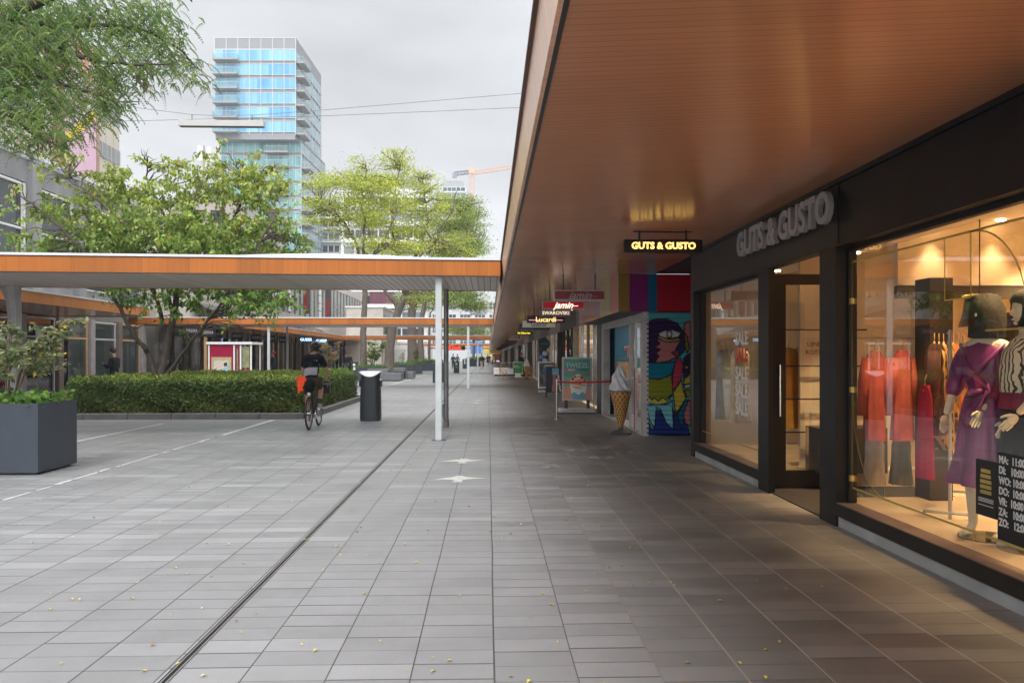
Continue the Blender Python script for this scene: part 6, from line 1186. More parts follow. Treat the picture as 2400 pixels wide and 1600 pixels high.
bigtree('small far green tree above the second canopy near the right arcade',1110,130,[(1110,800,130),(1105,760,130)],[[(1105,770,130),(1120,740,130)]],[(1095,770,130,3.2,1.4),(1125,780,130,3.0,1.2),(1065,775,130,2.5,1.2)],6000,[(.13,.20,.04),(.18,.26,.05),(.30,.30,.05)],.26,25,.3)
bigtree('slim far tree trunk left of the white post, with thin leaves',1005,92,[(1006,800,92),(1008,740,92)],[[(1008,740,92),(1020,700,92)]],[(1010,690,92,1.8,.8),(1000,720,92,1.2,.5)],3000,GC,.2,26,.2)
# ---------------------------------------------------------------- clipped hedge in its kerbed bed
g=np.random.default_rng(3); hx0,hx1,hy0,hy1,hz0,hz1=-10.62,-4.75,19.75,27.6,.08,.98
HB=thing('hedge','long clipped yew hedge block in the kerbed bed behind the cyclist','hedge',((hx0+hx1)/2,(hy0+hy1)/2,0)); o3=tuple(HB.location)
m=MB().bev(hx0+.14,hx1-.14,hy0+.14,hy1-.14,.05,hz1-.12,.1); part('inner_twigs',m,mat('dark hedge twigs',(.022,.03,.012),.95,var=.5,scale=8),HB,w=True)
def jit(n): return g.normal(size=n)*.035
def face(n,ax):
    if ax=='f': x=g.uniform(hx0,hx1,n); z=hz0+(hz1-hz0)*g.random(n); P=np.stack([x,hy0+jit(n)+.03*np.sin(x*7)+.03*np.sin(z*9+x*3),z],1)
    if ax=='r': y=g.uniform(hy0,hy1,n); z=hz0+(hz1-hz0)*g.random(n); P=np.stack([hx1+jit(n)+.03*np.sin(y*6),y,z],1)
    if ax=='l': y=g.uniform(hy0,hy1,n); z=hz0+(hz1-hz0)*g.random(n); P=np.stack([hx0+jit(n),y,z],1)
    if ax=='t': x=g.uniform(hx0,hx1,n); y=g.uniform(hy0,hy1,n); P=np.stack([x,y,hz1+jit(n)*.8+.02*np.sin(x*5+y*3)],1)
    return P
P=np.concatenate([face(26000,'f'),face(14000,'r'),face(4000,'l'),face(30000,'t')])
# round the edges a little
cx=np.array([(hx0+hx1)/2,(hy0+hy1)/2]); 
for a,lo,hi in ((0,hx0,hx1),(1,hy0,hy1)):
    e_=np.clip((np.abs(P[:,a]-(lo+hi)/2)-((hi-lo)/2-.10))/.10,0,1.4); P[:,2]-=np.where(P[:,2]>hz1-.16,e_*.05,0)
hn=.5+.5*np.sin(P[:,0]*3.1+P[:,2]*4)*np.sin(P[:,1]*2.7+1.3+P[:,2]*3)
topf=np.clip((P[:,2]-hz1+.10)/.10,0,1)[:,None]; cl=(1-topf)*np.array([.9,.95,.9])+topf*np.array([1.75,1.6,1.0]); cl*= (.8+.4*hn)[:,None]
br=(g.random(len(P))<.12)&(P[:,2]<.5); cl[br]*=np.array([2.2,.8,.9])
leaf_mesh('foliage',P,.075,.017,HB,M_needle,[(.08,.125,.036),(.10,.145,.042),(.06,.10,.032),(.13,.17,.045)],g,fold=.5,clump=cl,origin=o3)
KB=thing('planting_bed','low grey concrete kerb around the hedge bed','planting bed',(-7.6,22,0)); M_kerb=mat('dark concrete kerb',(.12,.115,.11),.8,var=.2,bump=.2)
for k in range(6): x=-10.9+k*1.06; m=MB().bev(x,x+1.052,19.0,19.16,0,.15,.015); part('kerb_stone',m,M_kerb,KB,w=True)
for k in range(8): y=19.2+k*1.06; m=MB().bev(-4.54,-4.38,y,y+1.04,0,.15,.015); part('kerb_stone',m,M_kerb,KB,w=True)
m=MB().bev(-11.06,-10.9,19.0,27.9,0,.15,.015); m.box(-10.9,-4.54,27.75,27.9,0,.15); part('kerb_stone',m,M_kerb,KB,w=True); m=MB().box(-10.9,-4.54,19.16,27.75,0,.10); part('soil',m,M_soil,KB,w=True)
m=MB().bev(-11.3,-11.05,17.6,19.0,0,.12,.01); solo('kerb_block',m,M_kerb,'short dark kerb piece beside the big blue grey planter','kerb',loc=(-11.2,18.3,0)) 
# ---------------------------------------------------------------- planters
M_pl=mat('blue grey steel planter',(.042,.052,.068),.45,var=.1,bump=.03,spec=.5)
def planter(x0,x1,y0,y1,h,label,plants,seed,grp='blue grey steel planters'):
    g=np.random.default_rng(seed); t=thing('planter',label,'planter',((x0+x1)/2,(y0+y1)/2,0),0,grp); a=t.location; o3=tuple(a)
    m=MB(); w=.03; m.box(x0,x1,y0,y0+w,.03,h); m.box(x0,x1,y1-w,y1,.03,h); m.box(x0,x0+w,y0+w,y1-w,.03,h); m.box(x1-w,x1,y0+w,y1-w,.03,h); part('box',m,M_pl,t,w=True)
    m=MB().box(x0+.06,x1-.06,y0+.06,y1-.06,0,.03); part('foot',m,M_black,t,w=True); m=MB().box(x0+w,x1-w,y0+w,y1-w,.3,h-.06); part('soil',m,M_soil,t,w=True)
    if 'low' in plants:
        n=int(plants['low']*(x1-x0)*(y1-y0)); P=np.stack([g.uniform(x0+.02,x1-.02,n),g.uniform(y0+.02,y1-.02,n),h-.05+.18*g.random(n)**1.5],1); leaf_mesh('ground_plants',P,plants.get('ls',.09),plants.get('ls',.09)*.4,t,M_leaf,[(.16,.30,.05),(.22,.36,.06),(.10,.22,.05)],g,droop=.1,origin=o3)
    return t
P1=planter(-7.5,-5.86,10.2,11.15,.93,'large blue grey planter with a straggly shrub at the left frame edge',{'low':700,'ls':.09},1)
m=MB()
for k in range(9): x,y=-6.4+random.uniform(-.8,.45),10.6+random.uniform(-.3,.3); m.ball((x,y,1.02+random.random()*.05),.018,8)
part('violet_flower',m,mat('violet petals',(.22,.16,.65),.6),P1,w=True)
def shrub(x,y,z0,h,spread,nst,nl,L_,cols,label,seed,loc_label='shrub',dens=.5,lean=None):
    g=np.random.default_rng(seed); t=thing('shrub',label,'shrub',(x,y,z0),0,'shrubs growing in the planters'); m=MB(); P=[]
    for k in range(nst):
        a=g.uniform(0,2*np.pi); e=np.array([np.cos(a)*spread*g.uniform(.3,1),np.sin(a)*spread*.7*g.uniform(.3,1),h*g.uniform(.55,1)]); b=np.array([np.cos(a)*.08,np.sin(a)*.08,0]); mid=b+(e-b)*np.array([.35,.35,.55])
        m.tube([b,mid,e],[.012,.009,.004],5)
        for q in range(5):
            t_=g.uniform(.35,1); p=(1-t_)**2*b+2*t_*(1-t_)*mid+t_**2*e; d=np.array([np.cos(a+g.normal()*.9),np.sin(a+g.normal()*.9),.35*g.random()])*spread*.5*g.uniform(.4,1.1); m.tube([p,p+d*.5+np.array([0,0,.02]),p+d],[.005,.004,.002],4)
            for s in np.linspace(.15,1,int(nl/(nst*5))): P.append(p+d*s+g.normal(size=3)*.03)
    part('stems',m,mat('pale brown twig',(.17,.12,.07),.8),t); P=np.array(P); cl=g.uniform(.8,1.25,len(P)); yl=g.random(len(P))<.06
    c3=np.ones((len(P),3))*cl[:,None]; c3[yl]*=np.array([4,2.2,.8]); leaf_mesh('leaves',P,L_,L_*.30,t,M_leaf,cols,g,droop=.15,flat=.5,clump=c3); return t
SG=[(.22,.26,.12),(.17,.23,.10),(.30,.33,.18),(.14,.19,.08)]
shrub(-6.55,10.65,.85,1.35,.85,10,1500,.085,SG,'tall straggly light green shrub in the large left planter',31)
shrub(-7.15,10.7,.85,1.15,.7,7,900,.085,SG,'second leafy shrub at the left edge of the large planter',32)
BS=[(.13,.22,.04),(.18,.28,.06),(.10,.17,.04)]
def P_at(px,pybase,w,dp,h,label,plants,seed):
    x,y=G(px,pybase); return planter(x-w/2,x+w/2,y,y+dp,h,label,plants,seed),x,y+dp/2
_,x,y=P_at(868,892,1.75,1.2,.86,'dark planter with a feathery bush directly behind the near waste bin',{'low':500,'ls':.1},41); shrub(x,y,.8,1.75,.85,12,2600,.10,BS,'bushy feathery shrub rising behind the near waste bin',42)
x,y=W(775,50); planter(x-1.2,x+1.0,y,y+1.1,.6,'low planter right of the cyclist behind the hedge',{'low':400,'ls':.14},43); shrub(x-.2,y+.5,.55,2.0,1.0,12,2200,.11,[(.20,.22,.10),(.26,.24,.12),(.30,.16,.10)],'pale red tipped shrub between cyclist and the walking man',44)
_,x,y=P_at(942,878,1.9,1.2,.85,'planter with lime plants under the white roller blind',{'low':500,'ls':.14},45); shrub(x,y,.8,1.5,.5,5,160,.1,SG,'thin leafless shrub in front of the white roller blind',46)
_,x,y=P_at(969,876,1.35,1.2,.93,'planter just right of the grey benches',{'low':500,'ls':.14},47); shrub(x+.2,y,.8,1.6,.4,5,500,.1,BS,'narrow upright shrub beside the thick trunk',48)
_,x,y=P_at(998,869,1.75,1.3,1.0,'planter with grassy top beside the white post',{'low':600,'ls':.16},49)
_,x,y=P_at(1021,866,1.6,1.3,1.0,'planter half hidden behind the white post',{'low':500,'ls':.14},50)
x,y=W(1110,115); planter(x-1.0,x+1.6,y,y+1.6,1.1,'far green planter in the middle of the street left of the man in beige shorts',{'low':500,'ls':.25},51)
# ---------------------------------------------------------------- waste bins
M_bin=mat('anthracite bin enamel',(.030,.040,.046),.38,var=.12,spec=.5)
x,y=G(869,985); BN=thing('waste_bin','tall anthracite waste bin with curved white rimmed top, nearest in the middle of the street','waste bin',(x,y,0))
prof=[(-.235,.0),(-.245,.12),(-.235,.6),(-.225,.93)]; m=MB()
nb=20; vs=[];fs=[]
rows=[(.243,0.02),(.252,.06),(.25,.3),(.24,.7),(.232,.86),(.225,1.02)]
def ring(hw,z): 
    out=[]
    for k in range(40):
        a=2*math.pi*k/40; c,s=math.cos(a),math.sin(a); q=.55; out.append((hw*math.copysign(abs(c)**q,c),.2*math.copysign(abs(s)**q,s),z))
    return out
for hw,z in rows: vs+=ring(hw,z)
top=[(x_*1.0,y_,1.15-.10*max(0,1-(abs(x_)/.23)**2)) for x_,y_,_z in ring(.228,0)]; vs+=top
for i in range(len(rows)): fs+=[(i*40+k,i*40+(k+1)%40,(i+1)*40+(k+1)%40,(i+1)*40+k) for k in range(40)]
fs.append(tuple(range(39,-1,-1))); m.add(vs,fs); part('bin_body',m,M_bin,BN,smooth=40)
m=MB(); mm=[]; n_=24
for k in range(n_+1): u=-1+2*k/n_; xx=.25*u; mm.append((xx,1.165-.115*(1-u*u)))
lo=[(a*.97,b) for a,b in mm]; hi=[(.25,1.172),(-.25,1.172)]
m=MB().prism([(a,b) for a,b in mm]+[(.25,1.185),(-.25,1.185)],lambda u,v,t:(u,t,v),-.205,-.19) if 0 else MB()
vs=[];fs=[]
for k in range(n_+1):
    u=-1+2*k/n_; z=1.165-.115*(1-u*u); vs+=[(.25*u,-.21,z),(.25*u,.2,1.17),(.25*u,.2,1.185),(.25*u,-.21,z+.012)]
for k in range(n_): fs+=[(k*4+j,(k+1)*4+j,(k+1)*4+(j+1)%4,k*4+(j+1)%4) for j in range(4)]
fs+=[(0,1,2,3),(n_*4+3,n_*4+2,n_*4+1,n_*4)]; m.add(vs,fs); part('curved_lid',m,mat('white enamel',(.78,.79,.80),.35),BN)
m=MB()
for s in (-1,1): m.bev(s*.245-.018,s*.245+.018,-.12,.12,.82,.97,.008)
part('side_bracket',m,M_bin,BN); m=MB().box(.225,.262,-.10,.10,.975,1.0); part('ash_tray',m,M_steel,BN); m=MB().box(-.22,.22,-.17,.17,0,.02); part('foot',m,M_black,BN)
def bin2(px,py,h,w,label,grn=False):
    x,y=G(px,py); t=thing('waste_bin',label,'waste bin',(x,y,0),0,'smaller bins along the street'); m=MB().bev(-w/2,w/2,-.2,.2,.02,h,.03); part('bin_body',m,M_bin,t); m=MB().bev(-w/2-.02,w/2+.02,-.22,.22,h,h+.04,.015); part('lid',m,M_dgrey,t)
    m=MB().tube([(0,-.205,h-.16),(0,-.212,h-.16)],.10,18); part('opening',m,M_white,t); m=MB().box(-.07,.09,-.208,-.202,h-.55,h-.33); part('sticker',m,mat('green sticker',(.02,.35,.12),.5) if grn else M_white,t); return t
bin2(831,884,1.08,.5,'bin with white opening behind the hedge end, left of the feathery bush'); bin2(1027,897,1.1,.62,'dark bin almost hidden by the nearest white post'); bin2(1070,874,1.0,.5,'bin with green sticker between the white posts',True); bin2(1089,864,1.15,.5,'farther bin left of the second white post'); bin2(1119,862,.8,.15,'slim dark bollard bin beside the man in beige shorts')
# ---------------------------------------------------------------- benches
def bench(px0,px1,py,h,dp,label,top=True,z0=0):
    x0,y=G(px0,py); x1,_=G(px1,py); t=thing('bench',label,'bench',((x0+x1)/2,y+dp/2,z0),0,'grey slab benches'); m=MB().bev(x0,x1,y,y+dp,z0+.06,z0+h,.02); part('slab',m,mat('grey bench concrete',(.13,.135,.14),.6,var=.1),t,w=True); m=MB().box(x0+.1,x1-.1,y+.1,y+dp-.1,z0,z0+.06); part('plinth',m,M_black,t,w=True); return t
bench(890,940,893,.50,1.4,'lower wide grey slab bench right of the near bin'); bench(948,969,888,.50,1.6,'lower grey slab bench end next to the planters')
x0,_=G(888,888); x1,_=G(930,888); 
t=thing('bench','upper grey slab stacked on the wide bench','bench',(x0+.6,48.6,.5),0,'grey slab benches'); m=MB().bev(-.75,.55,-.6,.6,0,.26,.02); part('slab',m,MT['grey bench concrete'],t)
t=thing('bench','upper small grey slab at the back of the bench group','bench',(W(938,52)[0],52,.5),0,'grey slab benches'); m=MB().bev(-.4,.4,-.6,.6,0,.26,.02); part('slab',m,MT['grey bench concrete'],t); m=MB().box(-.3,.3,-.5,.5,-.5,0); part('plinth',m,M_black,t)
# ---------------------------------------------------------------- red and white kiosk
x,y=W(519,33); KI=thing('kiosk','white framed red kiosk with a map panel behind the hedge','kiosk',(x,y,0)); hw=.565; hh=ZZ(801,33); M_kr=mat('crimson kiosk panel',(.30,.008,.045),.35,var=.06)
M_kb=mat('beige kiosk frame',(.42,.38,.20),.5)
m=MB(); m.box(-hw-.06,1.32,-.06,1.5,hh-.10,hh); part('roof',m,M_white,KI)
m=MB()
for q in (-hw,hw-.06,.78,1.22): m.box(q,q+.06,0,.06,.0,hh-.1)
m.box(hw+.002,hw+.06,1.3,1.36,0,hh-.1); m.box(1.22,1.28,1.3,1.36,0,hh-.1); m.box(-hw,-hw+.06,1.3,1.36,0,hh-.1); part('post',m,M_white,KI)
m=MB(); m.box(-hw+.06,hw-.06,.02,.05,.25,hh-.13); part('panel',m,M_kr,KI); m=MB(); m.box(-.42,.42,-.02,.018,.45,1.5); part('display_frame',m,M_kb,KI)
def mapc(u,v):
    if u>.68 and v>.70 and u<.93 and v<.90: return (.05,.05,.04)
    if abs(v-.1-.55*u)<.09: return (.25,.50,.62)
    return (.62,.58,.48) if math.sin(u*23)*math.sin(v*31+u*9)>-.2 else (.60,.42,.38) if v>.5 else (.45,.58,.60)
art('map',.62,.80,22,26,mapc,Mp,KI,(-.31,-.025,.56),(1,0,0),(0,0,1))
m=MB(); m.box(hw+.06,.74,.02,.05,.25,hh-.13); m.box(.85,1.2,.02,.05,.25,1.0); part('panel',m,M_kr,KI); m=MB(); m.box(hw+.08,.70,-.0,.018,.6,1.85); m.box(.88,1.19,.0,.018,1.05,1.95); part('window_panel',m,mat('greenish kiosk window',(.25,.25,.13),.25,var=.3,scale=5),KI)
# ================================================================ bicycle and people
M_tyre=mat('black tyre',(.015,.015,.015),.7); M_bike=mat('black bicycle frame',(.02,.02,.022),.35)
bxx,byy=G(724,1007); BK=thing('bicycle','black touring bicycle ridden away down the street past the hedge','bicycle',(bxx,byy,0),R(1))
def wheel(y,name):
    m=MB(); n=48; vs=[];fs=[]; 
    for k in range(n):
        a=2*math.pi*k/n
        for q in range(8): b=2*math.pi*q/8; r=.325+.019*math.cos(b); vs.append((.021*math.sin(b),y+r*math.cos(a),.345+r*math.sin(a)))
    fs=[(k*8+q,((k+1)%n)*8+q,((k+1)%n)*8+(q+1)%8,k*8+(q+1)%8) for k in range(n) for q in range(8)]; m.add(vs,fs); w=part('wheel',m,M_tyre,BK,smooth=True)
    m=MB(); vs=[];fs=[]
    for k in range(n):
        a=2*math.pi*k/n
        for q,(dx_,rr) in enumerate(((-.009,.31),(.009,.31),(.007,.285),(-.007,.285))): vs.append((dx_,y+rr*math.cos(a),.345+rr*math.sin(a)))
    fs=[(k*4+q,((k+1)%n)*4+q,((k+1)%n)*4+(q+1)%4,k*4+(q+1)%4) for k in range(n) for q in range(4)]; m.add(vs,fs); part('rim',m,mat('grey rim',(.3,.3,.3),.3,metal=.8),w)
    m=MB(); [m.tube([((-1)**k*.02,y,.345),(0,y+.29*math.cos(2*math.pi*k/24),.345+.29*math.sin(2*math.pi*k/24))],.0016,4) for k in range(24)]; m.tube([(-.035,y,.345),(.035,y,.345)],.022,10); part('spokes',m,M_steel,w)
wheel(0,'r'); wheel(1.02,'f')
bb=(0,.44,.29); st=(0,.30,.86); hd=(0,.84,.86); hd2=(0,.87,.74)
m=MB(); 
for a,b,r in ((bb,st,.016),(st,hd,.016),(bb,hd2,.02),(hd,hd2,.02),(st,(0,.285,.99),.014)): m.tube([a,b],r,10)
for s in (-1,1): m.tube([bb,(s*.05,0,.345)],.009,6); m.tube([st,(s*.05,0,.345)],.009,6); m.tube([hd2,(s*.045,.93,.6),(s*.05,1.02,.345)],.012,6)
part('frame',m,M_bike,BK,smooth=40)
m=MB().tube([hd,(0,.86,.97)],.014,8); m.tube([(-.21,.84,.98),(0,.87,.98),(.21,.84,.98)],.014,8)
for s in (-1,1): m.tube([(s*.21,.84,.98),(s*.215,.95,1.0),(s*.215,.98,.93),(s*.215,.90,.86),(s*.215,.84,.86)],.015,8)
part('handlebar',m,M_bike,BK,smooth=40)
m=MB().loft([(0,.24,.985,.03,.10,0),(0,.24,1.0,.07,.13,0),(0,.25,1.03,.055,.12,0)],20,cap=True); part('saddle',m,M_black,BK,smooth=True)
m=MB().tube([(-.05,.44,.29),(.05,.44,.29)],.03,12); m.tube([(.055,.44,.29),(.065,.44,.29)],.095,24); 
m.tube([(.07,.44,.29),(.08,.50,.43)],.012,6); m.box(.07,.17,.47,.55,.425,.445); m.tube([(-.07,.44,.29),(-.08,.38,.15)],.012,6); m.box(-.17,-.07,.33,.43,.14,.16); part('crank',m,M_steel,BK)
m=MB().loft([(0,.06,.80,.07,.10,0),(0,.04,.88,.10,.17,0),(0,.04,1.0,.11,.2,.02),(0,.08,1.06,.08,.16,0)],24,cap=True); part('saddle_bag',m,M_cloth('black bag fabric',(.012,.012,.013)),BK,smooth=True)
m=MB().tube([(0,.1,.97),(0,.02,.97)],.02,8); m.box(-.03,.03,-.0,.02,.72,.78); part('rear_light',m,mat('clear lamp plastic',(.6,.6,.6),.2),BK)
m=MB().bev(-.0,.22,1.0,1.15,.72,.93,.02); m.v=[(x+.02,y,z) for x,y,z in m.v]; part('handlebar_bag',m,MT['cloth black bag fabric'] if 'cloth black bag fabric' in MT else M_black,BK)
m=MB().prism([(-.235,1.10),(-.20,1.135),(-.06,1.12),(-.03,1.08),(-.04,1.0),(-.12,.90),(-.09,.83),(-.16,.82),(-.205,.76),(-.215,.9)],lambda u,v,t:(u,t+.03*math.sin(u*30),v),-.10,-.085); part('orange_cover',m,mat('fluorescent orange cover',(1.0,.085,.015),.6,var=.05,emit=0),BK)
def body(J,Ed,label,loc,rz,clothes,hands=(),hair=None,lv=2,extra=None,grp=None,face=True,headc=None,zones=None):
    t=thing('person',label,'person',loc,rz,grp); b=skin(J,Ed,0,lv)
    if headc is not None:
        h=Vector(headc[0]); f=Vector(headc[1]).normalized(); s=f.cross(Vector((0,0,1))).normalized()
        for a_,b_,r_ in ((h+f*.085,h+f*.108+Vector((0,0,-.02)),.014),(h+s*.072,h+s*.08+Vector((0,0,.02)),.014),(h-s*.072,h-s*.08+Vector((0,0,.02)),.014)): q=skin([(*a_,r_),(*b_,r_*.8)],[(0,1)],0,1); b.add(q.v,q.f)
    for hh in hands: q=hand(*hh); b.add(q.v,q.f)
    bo=part('body',b,M_skin,t,smooth=True)
    if zones:
        for m_ in zones[1]: bo.data.materials.append(m_)
        for p_ in bo.data.polygons: p_.material_index=zones[0](p_.center)
    for nm,jj,ee,mt in clothes: part(nm,skin(jj,ee,0,lv),mt,t,smooth=True)
    if extra: extra(t)
    return t
def walker(loc,rz,label,top,bottom,hair=M_hair,h=1.75,stride=.22,arms=None,shorts=False,shoes=M_black,grp='people walking in the street',look=0,small=False,coat=0):
    k=h/1.75; lv=1 if small else 2
    def S(p): return tuple(q*k for q in p)
    J=[(0,0,.96,.13,.10),(0,0,1.12,.12,.095),(0,0,1.30,.15,.10),(0,0,1.42,.11,.075),(0,0,1.49,.052),(0,.01+look*.3,1.55,.05),(0,.03+look,1.61,.072,.082),(0,.025+look,1.68,.078,.09),(0,.01+look,1.74,.055,.06)]; Ed=[(i,i+1) for i in range(8)]
    ar=arms or (((-.24,-.06,1.15),(-.25,.10,.92)),((.24,.03,1.15),(.25,-.06,.90))); lg={}
    top_j=[J[1],J[2],J[3]]; 
    for s in (-1,1):
        e,w=ar[0 if s<0 else 1]; o=len(J); J+=[(s*.16,0,1.41,.058),(*e,.043),(*w,.028)]; Ed+=[(3,o),(o,o+1),(o+1,o+2)]
        f=s*stride; o=len(J); J+=[(s*.085,0,.88,.088),(s*.09,f*.55+.03,.50,.058),(s*.09,f-.02,.10,.038),(s*.09,f+.02,.045,.038,.03),(s*.095,f+.13,.035,.035,.022)]; Ed+=[(0,o)]+[(o+i,o+i+1) for i in range(4)]; lg[s]=(f,)
    J=[tuple(q*k for q in j) for j in J]
    def cl(j,g_): j=tuple(q*k for q in j); return (*j[:3],j[3]+g_,(j[4] if len(j)>4 else j[3])+g_)
    tj=[cl((0,0,.94-coat,.15+coat*.1,.12+coat*.1),.02),cl((0,0,1.12,.125,.10),.022),cl((0,0,1.30,.155,.105),.022),cl((0,0,1.42,.115,.08),.02),cl((0,0,1.475,.06),.012)]; te=[(0,1),(1,2),(2,3),(3,4)]
    for s in (-1,1): e,w=ar[0 if s<0 else 1]; o=len(tj); tj+=[cl((s*.16,0,1.41,.062),.018),cl((*e,.046),.02),cl((*(Vector(e)+(Vector(w)-Vector(e))*.88),.036),.018)]; te+=[(3,o),(o,o+1),(o+1,o+2)]
    bj=[cl((0,0,.98,.135,.105),.012)]; be=[]
    for s in (-1,1):
        f=lg[s][0]; o=len(bj); bj+=[cl((s*.085,0,.86,.092),.014),cl((s*.09,f*.55+.03,.50,.062),.018)]; be+=[(0,o),(o,o+1)]
        if not shorts: bj.append(cl((s*.09,f-.02,.11,.046),.016)); be.append((o+1,o+2))
    hs=[]
    for s in (-1,1): e,w=ar[0 if s<0 else 1]; hs.append((tuple(q*k for q in w),tuple(Vector(w)-Vector(e)),(0,1,0),(-s,0,0),k,.6))
    def ex(t):
        m=MB(); c=(0,.012*k+look*k,1.70*k); m.ball(c,.098*k,14,.92,1.08,.98); m.v=[(x,y-.018*k if z>c[2]-.02 else y-.03*k,z+.008) for x,y,z in m.v]; part('hair',m,hair,t,smooth=True)
        for s in (-1,1): f=lg[s][0]; m=MB().loft([(s*.095*k,(f+.05)*k,.0,.048*k,.135*k,0),(s*.095*k,(f+.05)*k,.035,.048*k,.135*k,0),(s*.092*k,(f+.02)*k,.07*k,.042*k,.09*k,0),(s*.09*k,(f-.01)*k,.11*k,.042*k,.05*k,0)],16,cap=True); part('shoe',m,shoes,t,smooth=40)
    return body(J,Ed,label,loc,rz,[('jacket' if coat else 'top',tj,te,top),('shorts' if shorts else 'trousers',bj,be,bottom)],hands=hs if not small else (),lv=lv,extra=ex,grp=grp,headc=((0,.03*k+look*k,1.63*k),(0,1,-.1)),zones=(lambda c: 1 if (.96*k<c.z<1.49*k and abs(c.x)<.2*k) else 2 if ((.10 if not shorts else .5)*k<c.z<=.96*k and abs(c.x)<.185*k) else 0,(top,bottom)))
# cyclist
SZ=[(0,.24,1.07,.14,.13),(-.01,.32,1.22,.125,.10),(-.02,.44,1.42,.15,.10),(-.02,.52,1.53,.13,.085),(0,.57,1.60,.055),(.02,.62,1.66,.055),(.02,.65,1.71,.07,.08),(.02,.65,1.77,.075,.09),(.02,.63,1.81,.05)]
Ed=[(i,i+1) for i in range(8)]; J=list(SZ); arm_={-1:((-.19,.50,1.50),(-.27,.62,1.25),(-.215,.86,1.03)),1:((.16,.50,1.50),(.26,.60,1.24),(.215,.86,1.03))}
leg_={-1:((-.09,.26,1.0),(-.13,.52,.66),(-.11,.38,.24),(-.12,.45,.175)),1:((.09,.26,1.0),(.12,.66,.86),(.115,.50,.50),(.12,.57,.455))}
for s in (-1,1):
    a,b,c=arm_[s]; o=len(J); J+=[(*a,.06),(*b,.042),(*c,.027)]; Ed+=[(3,o),(o,o+1),(o+1,o+2)]
    a,b,c,d=leg_[s]; o=len(J); mid=(Vector(b)+(Vector(c)-Vector(b))*.35); J+=[(*a,.098),(*b,.064),(*mid,.06,.062),(*c,.036),(*d,.034,.026),(d[0],d[1]+.1,d[2]-.005,.032,.022)]; Ed+=[(0,o)]+[(o+i,o+i+1) for i in range(5)]
def cyc(t):
    M_navy=M_cloth('navy black jersey',(.014,.016,.024)); M_ol=M_cloth('olive brown shorts',(.075,.055,.035))
    tj=[(0,.25,1.12,.165,.14),(-.01,.32,1.22,.16,.145),(-.02,.44,1.42,.19,.15),(-.02,.52,1.53,.165,.125),(0,.57,1.59,.065)]; te=[(0,1),(1,2),(2,3),(3,4)]
    for s in (-1,1): a,b,c=arm_[s]; o=len(tj); tj+=[(*a,.082),(*(Vector(a)+(Vector(b)-Vector(a))*.8),.062)]; te+=[(3,o),(o,o+1)]
    part('jersey',skin(tj,te,0,2),M_navy,t,smooth=True)
    bj=[(0,.22,1.08,.165,.15)]; be=[]
    for s in (-1,1): a,b,c,d=leg_[s]; o=len(bj); bj+=[(*(Vector(a)+Vector((s*.01,0,0))),.118),(*(Vector(a)+(Vector(b)-Vector(a))*.86),.09)]; be+=[(0,o),(o,o+1)]
    part('shorts',skin(bj,be,0,2),M_ol,t,smooth=True)
    m=MB(); vs=[];fs=[]; n=14
    for i in range(6):
        z=1.15+.16*i/5
        for k in range(n+1): u=-1+2*k/n; a=u*1.15-.15; yy=.315+.35*(z-1.22); vs.append((-.01+.165*math.sin(a),yy-.145*math.cos(a)*1.02-(.0),z-.05*max(0,-u)))
    fs=[(i*(n+1)+k,i*(n+1)+k+1,(i+1)*(n+1)+k+1,(i+1)*(n+1)+k) for i in range(5) for k in range(n)]; m.add(vs,fs); part('pale_waist_bag',m,M_cloth('pale grey nylon',(.42,.42,.48)),t,smooth=True)
    m=MB(); [m.tube([(-.08+k*.05,.46,1.585),(-.03+k*.05,.40,1.52),(.05+k*.05,.355,1.44)],.006,5) for k in range(2)]; part('strap',m,M_white,t)
    m=MB().ball((.02,.64,1.775),.118,18,.95,1.2,.85); m.v=[(x,y,max(z,1.715+.15*(y-.64))) for x,y,z in m.v]; hm=part('helmet',m,mat('glossy black helmet',(.02,.015,.017),.22),t,smooth=True)
    m=MB(); 
    for k,xx in enumerate((-.055,0.02,.09)): m.tube([(xx,.53,1.80),(xx*.9,.6,1.872),(xx*.8,.70,1.872)],.011,6)
    part('helmet_vent',m,mat('grey helmet trim',(.35,.33,.34),.3),hm)
    m=MB().ball((.02,.62,1.70),.088,14,.9,1,.9); part('hair',m,M_hair,t,smooth=True)
    for s in (-1,1):
        a,b,c,d=leg_[s]; part('sock',skin([(*(Vector(c)+(Vector(b)-Vector(c))*.42),.056),(*c,.043)],[(0,1)],0,2),M_black if s>0 else M_cloth('brown sock',(.06,.045,.035)),t,smooth=True)
        m=MB().loft([(d[0],d[1]+.03,d[2]-.035,.046,.135,0),(d[0],d[1]+.03,d[2]-.0,.046,.135,0),(d[0],d[1]-.0,d[2]+.04,.04,.09,0),(d[0],d[1]-.03,d[2]+.07,.04,.05,0)],16,cap=True); part('shoe',m,mat('grey white shoe',(.35,.34,.32),.6),t,smooth=40)
body(J,Ed,'cyclist in black jersey, olive shorts and helmet riding away past the hedge',(bxx,byy,0),R(1),[],hands=[((-.215,.86,1.03),(0,1,-.1),(1,0,0),(0,0,-1),1,1.0),((.215,.86,1.03),(0,1,-.1),(-1,0,0),(0,0,-1),1,1.0)],extra=cyc,headc=((.02,.65,1.72),(0,1,0)),zones=(lambda c: 1 if (1.10<c.z<1.585 and abs(c.x)<.2) else 2 if (c.z>.76 and c.z<=1.10 and abs(c.x)<.22 and (c.y<.56 if c.x>0 else c.y<.50)) else 0,(M_cloth('navy black jersey',(.014,.016,.024)),M_cloth('olive brown shorts',(.075,.055,.035)))))
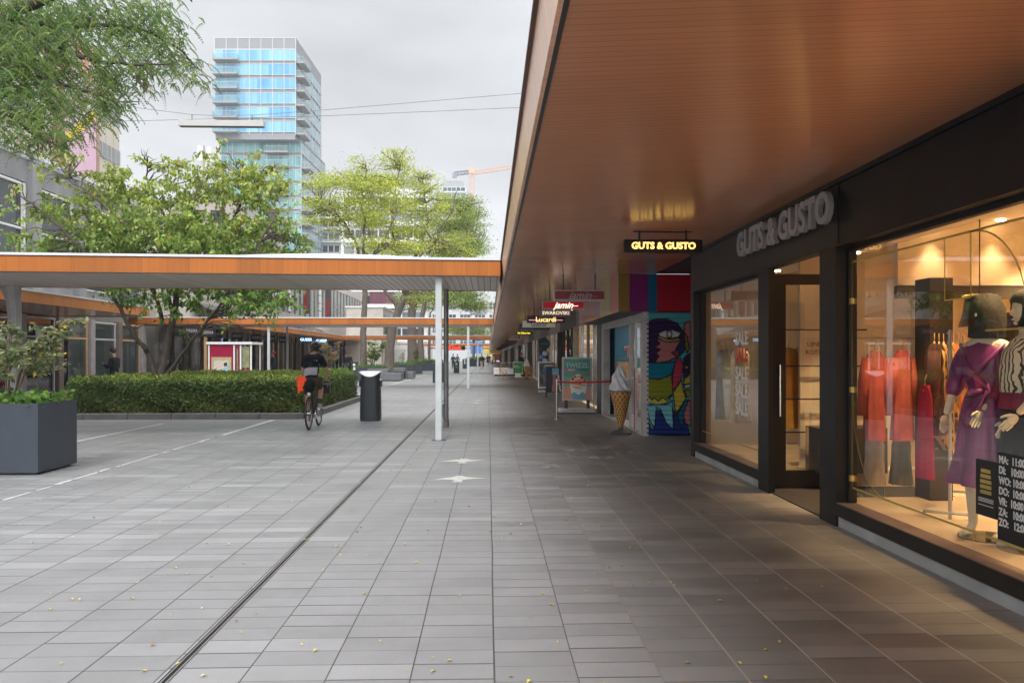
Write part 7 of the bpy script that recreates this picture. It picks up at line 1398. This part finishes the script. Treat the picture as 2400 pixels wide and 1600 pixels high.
# other people
x,y=W(268,25.5)
phone_arms=(((-.24,.02,1.15),(-.10,.26,1.22)),((.24,.02,1.13),(.10,.27,1.20)))
pm=walker((x,y,0),R(82),'man in black bomber jacket looking down at his phone left of the hedge tree',M_cloth('black bomber jacket',(.018,.020,.024)),M_cloth('dark blue jeans',(.03,.035,.05)),mat('short brown hair',(.06,.03,.02),.7),1.78,.18,phone_arms,look=.05,coat=.0,grp=None)
m=MB().bev(-.035,.035,.31,.32,1.22,1.34,.004); part('held_phone',m,M_black,pm) if 0 else solo('phone',MB().bev(-.035,.035,-.006,.006,0,.13,.004),M_black,'dark phone in the hands of the man in the bomber jacket','phone') 
ph=[o for o in bpy.data.objects if o.name.startswith('phone')][0]; ph.location=Vector((x,y,0))+Matrix.Rotation(R(82),3,'Z')@Vector((0,.36,1.24)); ph.rotation_euler=(R(-35),0,R(82))
m=MB().loft([(0,.095,1.02,.06,.03,0),(0,.11,1.25,.06,.03,0),(0,.09,1.45,.05,.03,0)],16,cap=True); part('shirt',m,M_cloth('cream shirt',(.55,.50,.42)),pm,smooth=True)
def wk(px,d,rz,label,top,bot,**k): x,y=W(px,d); return walker((x,y,0),R(rz),label,M_cloth('c '+label[:22],top),M_cloth('t '+label[:22],bot),**k)
wk(811,64,178,'man in dark jacket walking towards the camera beside the bin, right of the cyclist',(.02,.025,.03),(.10,.10,.09))
wk(819,67,200,'person in black following the man in the dark jacket',(.012,.012,.014),(.02,.02,.02),small=True)
wk(641,39,95,'person with red cap looking into a shop behind the hedge',(.05,.045,.05),(.03,.03,.035),hair=mat('red cap',(.5,.02,.03),.6))
wk(1129,92,178,'man in black top and beige shorts walking up the middle of the street',(.02,.022,.024),(.48,.38,.27),shorts=True,stride=.25)
wk(1062,93,0,'person in dark vest standing by the far planters',(.03,.03,.035),(.02,.02,.025),small=True); wk(1072,98,10,'person in grey beside the one in the dark vest',(.12,.12,.13),(.05,.05,.06),small=True)
wk(991,100,40,'person in white shirt by the far planters behind the tree trunk',(.62,.62,.62),(.3,.3,.3),small=True)
wk(1143,118,178,'distant woman in black dress left of the yellow coat',(.02,.02,.025),(.02,.015,.02),small=True,shorts=True); wk(1154,128,180,'distant walker in a bright yellow raincoat',(.80,.52,.02),(.03,.03,.035),small=True,coat=.2)
wk(1117,126,178,'distant person in maroon coat behind the man in beige shorts',(.12,.02,.04),(.02,.02,.03),small=True); wk(1161,140,180,'distant person in grey right of the yellow raincoat',(.2,.2,.2),(.05,.05,.07),small=True); wk(1148,150,175,'farthest person in dark clothes between the arcade signs',(.04,.04,.05),(.03,.03,.04),small=True)
wk(1222,58,120,'person in dark clothes standing behind the green pavement board',(.015,.014,.016),(.015,.015,.015),small=True)

# ---------------------------------------------------------------- damp autumn air over the street
hz=MB().box(-120,160,-58,480,-1,140); ho=part('haze',hz,bpy.data.materials.new('damp air'),None,kind='stuff'); hm=ho.data.materials[0]; hm.use_nodes=True; hn=hm.node_tree; hn.nodes.remove(hn.nodes['Principled BSDF'])
pv=hn.nodes.new('ShaderNodeVolumePrincipled'); pv.inputs['Color'].default_value=(.9,.93,.97,1); pv.inputs['Density'].default_value=.00055; hn.links.new(pv.outputs[0],hn.nodes['Material Output'].inputs['Volume'])
